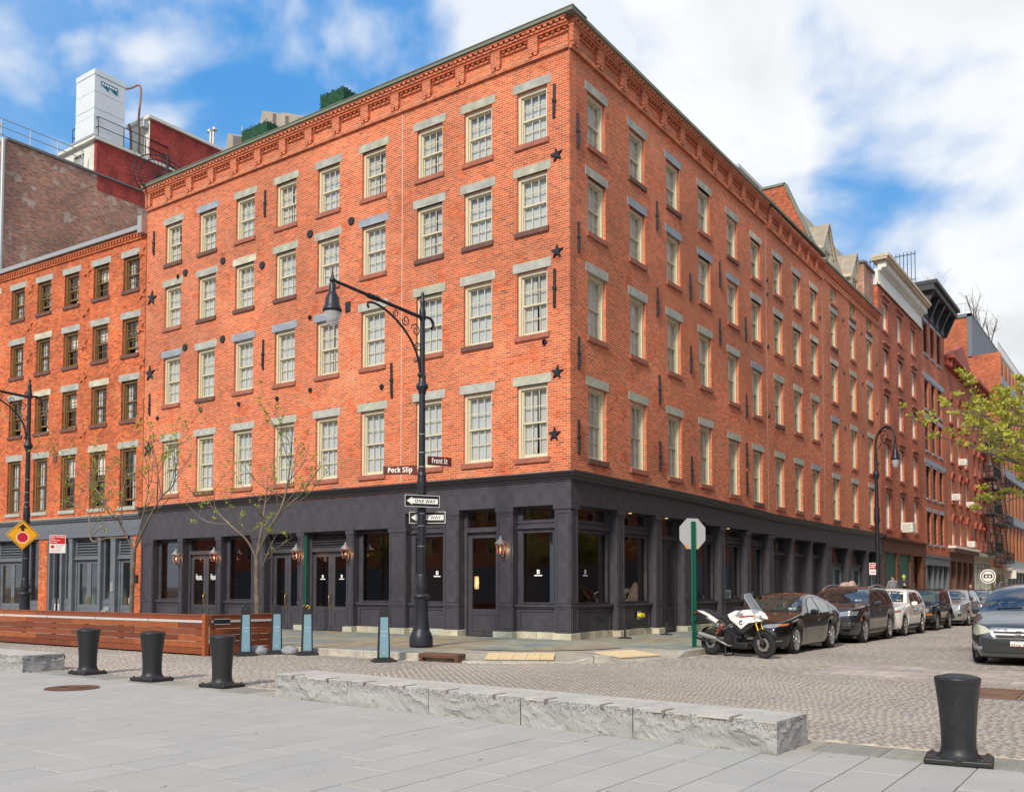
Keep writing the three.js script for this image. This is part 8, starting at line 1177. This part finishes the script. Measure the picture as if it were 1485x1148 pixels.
// ---------------------------------------------------------------- trees
function taper(pts, r0, r1, seg, rad = 7) {
  const c = new THREE.CatmullRomCurve3(pts), g = new THREE.TubeGeometry(c, seg, 1, rad, false), p = g.attributes.position, v = V(0, 0, 0), q = V(0, 0, 0);
  for (let i = 0; i <= seg; i++) { c.getPointAt(i / seg, q); const r = lerp(r0, r1, i / seg) * (1 + 0.12 * (hash3(i, Math.round(r0 * 1e4), 3) - 0.5)); for (let j = 0; j <= rad; j++) { const k = i * (rad + 1) + j; v.fromBufferAttribute(p, k).sub(q).multiplyScalar(r).add(q); p.setXYZ(k, v.x, v.y, v.z); } }
  return g;
}
const bark = std('#ffffff', 0.95, { map: grainTex(256, 601, [0.47, 0.43, 0.38], 0.5), bumpMap: grainTex(128, 603, [0.5, 0.5, 0.5], 1), bumpScale: 0.01 });
const twigM = std([0.13, 0.11, 0.09], 0.95);
const leafSpring = phys([0.34, 0.40, 0.05], 0.8, { transmission: 0.35, thickness: 0, side: THREE.DoubleSide }), leafYellow = phys([0.46, 0.46, 0.06], 0.8, { transmission: 0.35, thickness: 0, side: THREE.DoubleSide });
function leafTuft(list, at, dir, n, size) { for (let k = 0; k < n; k++) { const g = new THREE.BufferGeometry(), s = size * rr(0.6, 1.2), w = s * 0.32; g.setAttribute('position', new THREE.Float32BufferAttribute([0, 0, 0, w, s * 0.5, 0.1 * s, 0, s, 0, 0, 0, 0, 0, s, 0, -w, s * 0.5, 0.1 * s], 3)); g.computeVertexNormals(); g.rotateX(rr(-1.3, 1.3)).rotateY(rr(0, 6.28)).rotateZ(rr(-1.2, 1.2)); g.translate(at.x + rr(-1, 1) * size * 0.6, at.y + rr(-0.6, 0.9) * size * 0.6, at.z + rr(-1, 1) * size * 0.6); list.push(plain(g)); } }
// branch out from a limb: twigs, then twigs of twigs, with tufts at the ends
function sprout(wood, leaves, pts, r0, r1, depth, o) {
  const c = new THREE.CatmullRomCurve3(pts), len = c.getLength(); wood.push(plain(taper(pts, r0, r1, Math.max(5, Math.round(len * 7)), depth === 0 ? 9 : depth === 1 ? 6 : 4)));
  if (depth >= o.depth) { if (rnd() < o.leafy) leafTuft(leaves, pts[pts.length - 1], null, o.n, o.size); if (rnd() < o.leafy * 0.6) leafTuft(leaves, c.getPointAt(0.6), null, Math.round(o.n * 0.6), o.size); return; }
  const n = Math.max(2, Math.round(len * o.rate[depth]));
  for (let k = 0; k < n; k++) {
    const t = lerp(o.start ?? 0.3, 1, (k + rnd()) / n), p = c.getPointAt(Math.min(t, 0.999)), d = c.getTangentAt(Math.min(t, 0.999)), side = V(rr(-1, 1), rr(-0.35, 0.9), rr(-1, 1)).normalize(); const dir = d.clone().multiplyScalar(0.55).addScaledVector(side, 0.9).normalize(); const l = len * rr(o.short, o.long) * (depth ? 0.8 : 1), rr0 = lerp(r0, r1, t) * 0.6;
    const a = p.clone().addScaledVector(dir, l * 0.5).add(V(rr(-0.1, 0.1) * l, rr(-0.05, 0.12) * l, rr(-0.1, 0.1) * l)), b = a.clone().addScaledVector(dir, l * 0.5).add(V(rr(-0.1, 0.1) * l, rr(0.0, 0.22) * l, rr(-0.1, 0.1) * l)); sprout(wood, leaves, [p, a, b], Math.max(rr0, 0.006), Math.max(rr0 * 0.35, 0.003), depth + 1, o);
  }
}
{
  rnd = mulberry(131);
  // street trees by the shopfronts: limbs drawn through points (along the front, height, out)
  const tree = (label, x, z, trunk, limbs) => {
    const t = thing('street_tree', label, 'tree', [x, 0.14, z], 0, 'young street trees'), wood = [], leaves = [], o = { depth: 2, rate: [2.5, 3.3], short: 0.18, long: 0.42, leafy: 0.85, n: 7, size: 0.075, start: 0.3 };
    mesh('trunk', metric(taper(trunk.map((p) => V(...p)), 0.08, 0.056, 24, 12), 0.5), bark, t);
    for (const [pts, r] of limbs) sprout(wood, leaves, pts.map((p) => V(...p)), r * 0.74, 0.009, 0, o);
    mesh('branches', wood, bark, t); mesh('crown', leaves, leafSpring, t);
  };
  tree('young budding street tree between the two pairs of double doors', -6.75, 5.3, [[0, 0, 0], [0.03, 0.8, 0.02], [-0.04, 1.6, 0], [-0.05, 2.35, 0]], [
    [[[-0.05, 2.25, 0], [-0.35, 2.75, 0.1], [-0.95, 3.2, 0.2], [-1.75, 3.75, 0.1], [-1.9, 4.3, 0.0]], 0.05], [[[-0.05, 2.3, 0], [0.25, 2.95, -0.1], [0.75, 3.6, -0.15], [1.1, 4.5, -0.1], [1.45, 5.6, 0.1]], 0.06], [[[-0.05, 2.3, 0], [-0.08, 2.9, -0.15], [-0.12, 3.6, -0.3], [-0.2, 4.6, -0.5]], 0.05], [[[0.0, 1.55, 0], [0.4, 1.95, 0.2], [0.9, 2.6, 0.3], [1.3, 3.0, 0.35]], 0.022], [[[0.5, 3.2, -0.1], [1.2, 3.55, 0.1], [2.0, 3.95, 0.2], [2.7, 4.5, 0.3]], 0.03], [[[-0.9, 3.2, 0.2], [-1.6, 3.3, 0.5], [-2.2, 3.7, 0.6]], 0.022]]);
  tree('young budding street tree in front of the brick pier of the row house', -12.6, 5.3, [[0, 0, 0], [-0.03, 0.9, 0], [0.02, 1.8, 0], [0.08, 2.7, 0]], [
    [[[0.06, 2.6, 0], [0.45, 3.3, -0.1], [1.1, 4.2, -0.2], [1.9, 4.6, -0.1], [2.15, 5.6, 0.1]], 0.06], [[[0.05, 2.6, 0], [-0.35, 3.3, 0.15], [-0.55, 3.6, 0.2], [-1.4, 4.4, 0.3], [-2.6, 5.3, 0.2]], 0.05], [[[-0.1, 3.0, 0.1], [-0.9, 3.0, 0.3], [-1.8, 2.95, 0.3], [-2.2, 3.8, 0.2], [-3.2, 4.2, 0.1], [-4.0, 4.4, 0.2]], 0.04], [[[0.1, 2.8, 0], [0.15, 3.6, -0.2], [0.3, 4.8, -0.3], [0.1, 5.8, -0.2]], 0.04], [[[0.9, 4.0, -0.2], [1.2, 5.0, 0.0], [1.0, 5.9, 0.1]], 0.03], [[[-0.4, 3.4, 0.15], [-0.6, 4.4, 0.0], [-0.4, 5.5, -0.1]], 0.03]]);
  // plaza tree reaching in over the street; its trunk stands outside the frame
  const big = thing('plaza_tree', 'yellow green spring tree whose branches reach over the parked cars', 'tree', [15.15, 0, 3.0]), wood = [], leaves = [], o = { depth: 2, rate: [3.8, 6.0], short: 0.16, long: 0.36, leafy: 1, n: 16, size: 0.105, start: 0.15 };
  mesh('trunk', metric(taper([V(0, 0, 0), V(0.05, 1.2, 0.05), V(-0.05, 2.6, 0), V(-0.1, 3.6, 0)], 0.2, 0.14, 20, 12), 0.5), bark, big);
  for (const [pts, r] of [[[[-0.1, 3.2, 0], [-1.1, 3.7, -0.3], [-2.3, 4.2, -0.8], [-3.5, 4.7, -1.2], [-4.5, 5.35, -1.4]], 0.08], [[[-0.1, 3.3, 0], [-1.0, 4.3, -0.8], [-2.2, 5.0, -1.4], [-3.4, 5.4, -1.8]], 0.07], [[[-0.1, 3.1, 0], [-1.0, 3.4, 0.4], [-2.2, 3.8, 0.6], [-3.3, 4.1, 0.3]], 0.06], [[[-0.6, 3.8, 0], [-1.6, 4.5, 0.3], [-2.8, 4.8, 0.4], [-3.8, 5.1, 0.3]], 0.05], [[[-0.1, 3.5, 0], [0.4, 5.0, 0.5], [0.8, 6.6, 0.6], [0.9, 7.8, 0.4]], 0.09], [[[-0.1, 3.4, 0], [1.0, 4.6, -0.4], [2.2, 5.6, -0.6], [3.0, 6.4, -0.8]], 0.08], [[[-0.1, 3.5, 0], [-0.5, 5.2, -1.2], [-0.9, 6.4, -2.2], [-1.4, 7.2, -3.0]], 0.08], [[[-0.1, 3.4, 0], [0.2, 4.6, 1.4], [0.5, 5.4, 2.6]], 0.08], [[[-1.4, 3.9, -0.4], [-2.4, 4.1, -1.6], [-3.2, 4.5, -2.6], [-3.8, 4.6, -3.2]], 0.05], [[[-1.0, 3.7, -0.3], [-2.0, 4.6, -0.2], [-3.0, 5.3, -0.5], [-3.9, 5.7, -0.9]], 0.05]]) sprout(wood, leaves, pts.map((p) => V(...p)), r, 0.02, 0, o);
  big.scale.set(1.08, 0.84, 1.08); mesh('branches', wood, bark, big); mesh('crown', leaves, leafYellow, big);
  [[-15, 33, 0.4], [-26, 35, 2.0], [-36, 32, 4.2], [-5, 37, 3.0], [16.2, -12, 1.2], [16.2, -27, 5.0]].forEach(([x, z, t], k) => { const c = big.clone(); c.name = numbered('plaza_tree'); c.position.set(x, 0, z); c.rotation.y = t; c.userData = { label: ['spring tree in the plaza across from the double doors', 'spring tree in the plaza across from the row house', 'spring tree at the far end of the plaza row', 'spring tree in the plaza across from the building corner', 'spring tree on the other pavement behind the grey minivan', 'spring tree on the other pavement farther down Front Street'][k], category: 'tree', group: 'plaza trees behind the bench' }; scene.add(c); });
  // bare little trees on the far roof terrace
  for (const [x, z, h, y, lb] of [[-6.5, -86.5, 4.6, 30.6, 'bare small roof terrace tree, tallest, at the penthouse edge'], [-3.3, -92, 3.8, 30.6, 'bare small roof terrace tree above the grey penthouse side'], [-3.3, -97, 3.0, 30.6, 'bare low roof terrace tree, in the middle of the terrace row'], [-3.3, -104, 3.8, 30.6, 'bare roof terrace tree at the far end of the terrace row']]) { const t = thing('roof_tree', lb, 'tree', [x, y, z], 0, 'bare trees on the roof terrace'), w = [], lv = []; for (let k = 0; k < 4; k++) { const a = rr(0, 6.28); sprout(w, lv, [V(0, 0.2, 0), V(Math.cos(a) * 0.2, h * 0.4, Math.sin(a) * 0.2), V(Math.cos(a) * h * 0.22, h, Math.sin(a) * h * 0.22)], 0.07, 0.02, 0, { depth: 2, rate: [1.6, 1.5], short: 0.2, long: 0.4, leafy: 0, n: 0, size: 0.1 }); } mesh('branches', w, twigM, t); mesh('planter', rbox(0.9, 0.6, 0.9, 0.03, 0, 0.2, 0), M.blackPaint, t); }
}
renderer.render(scene, camera);
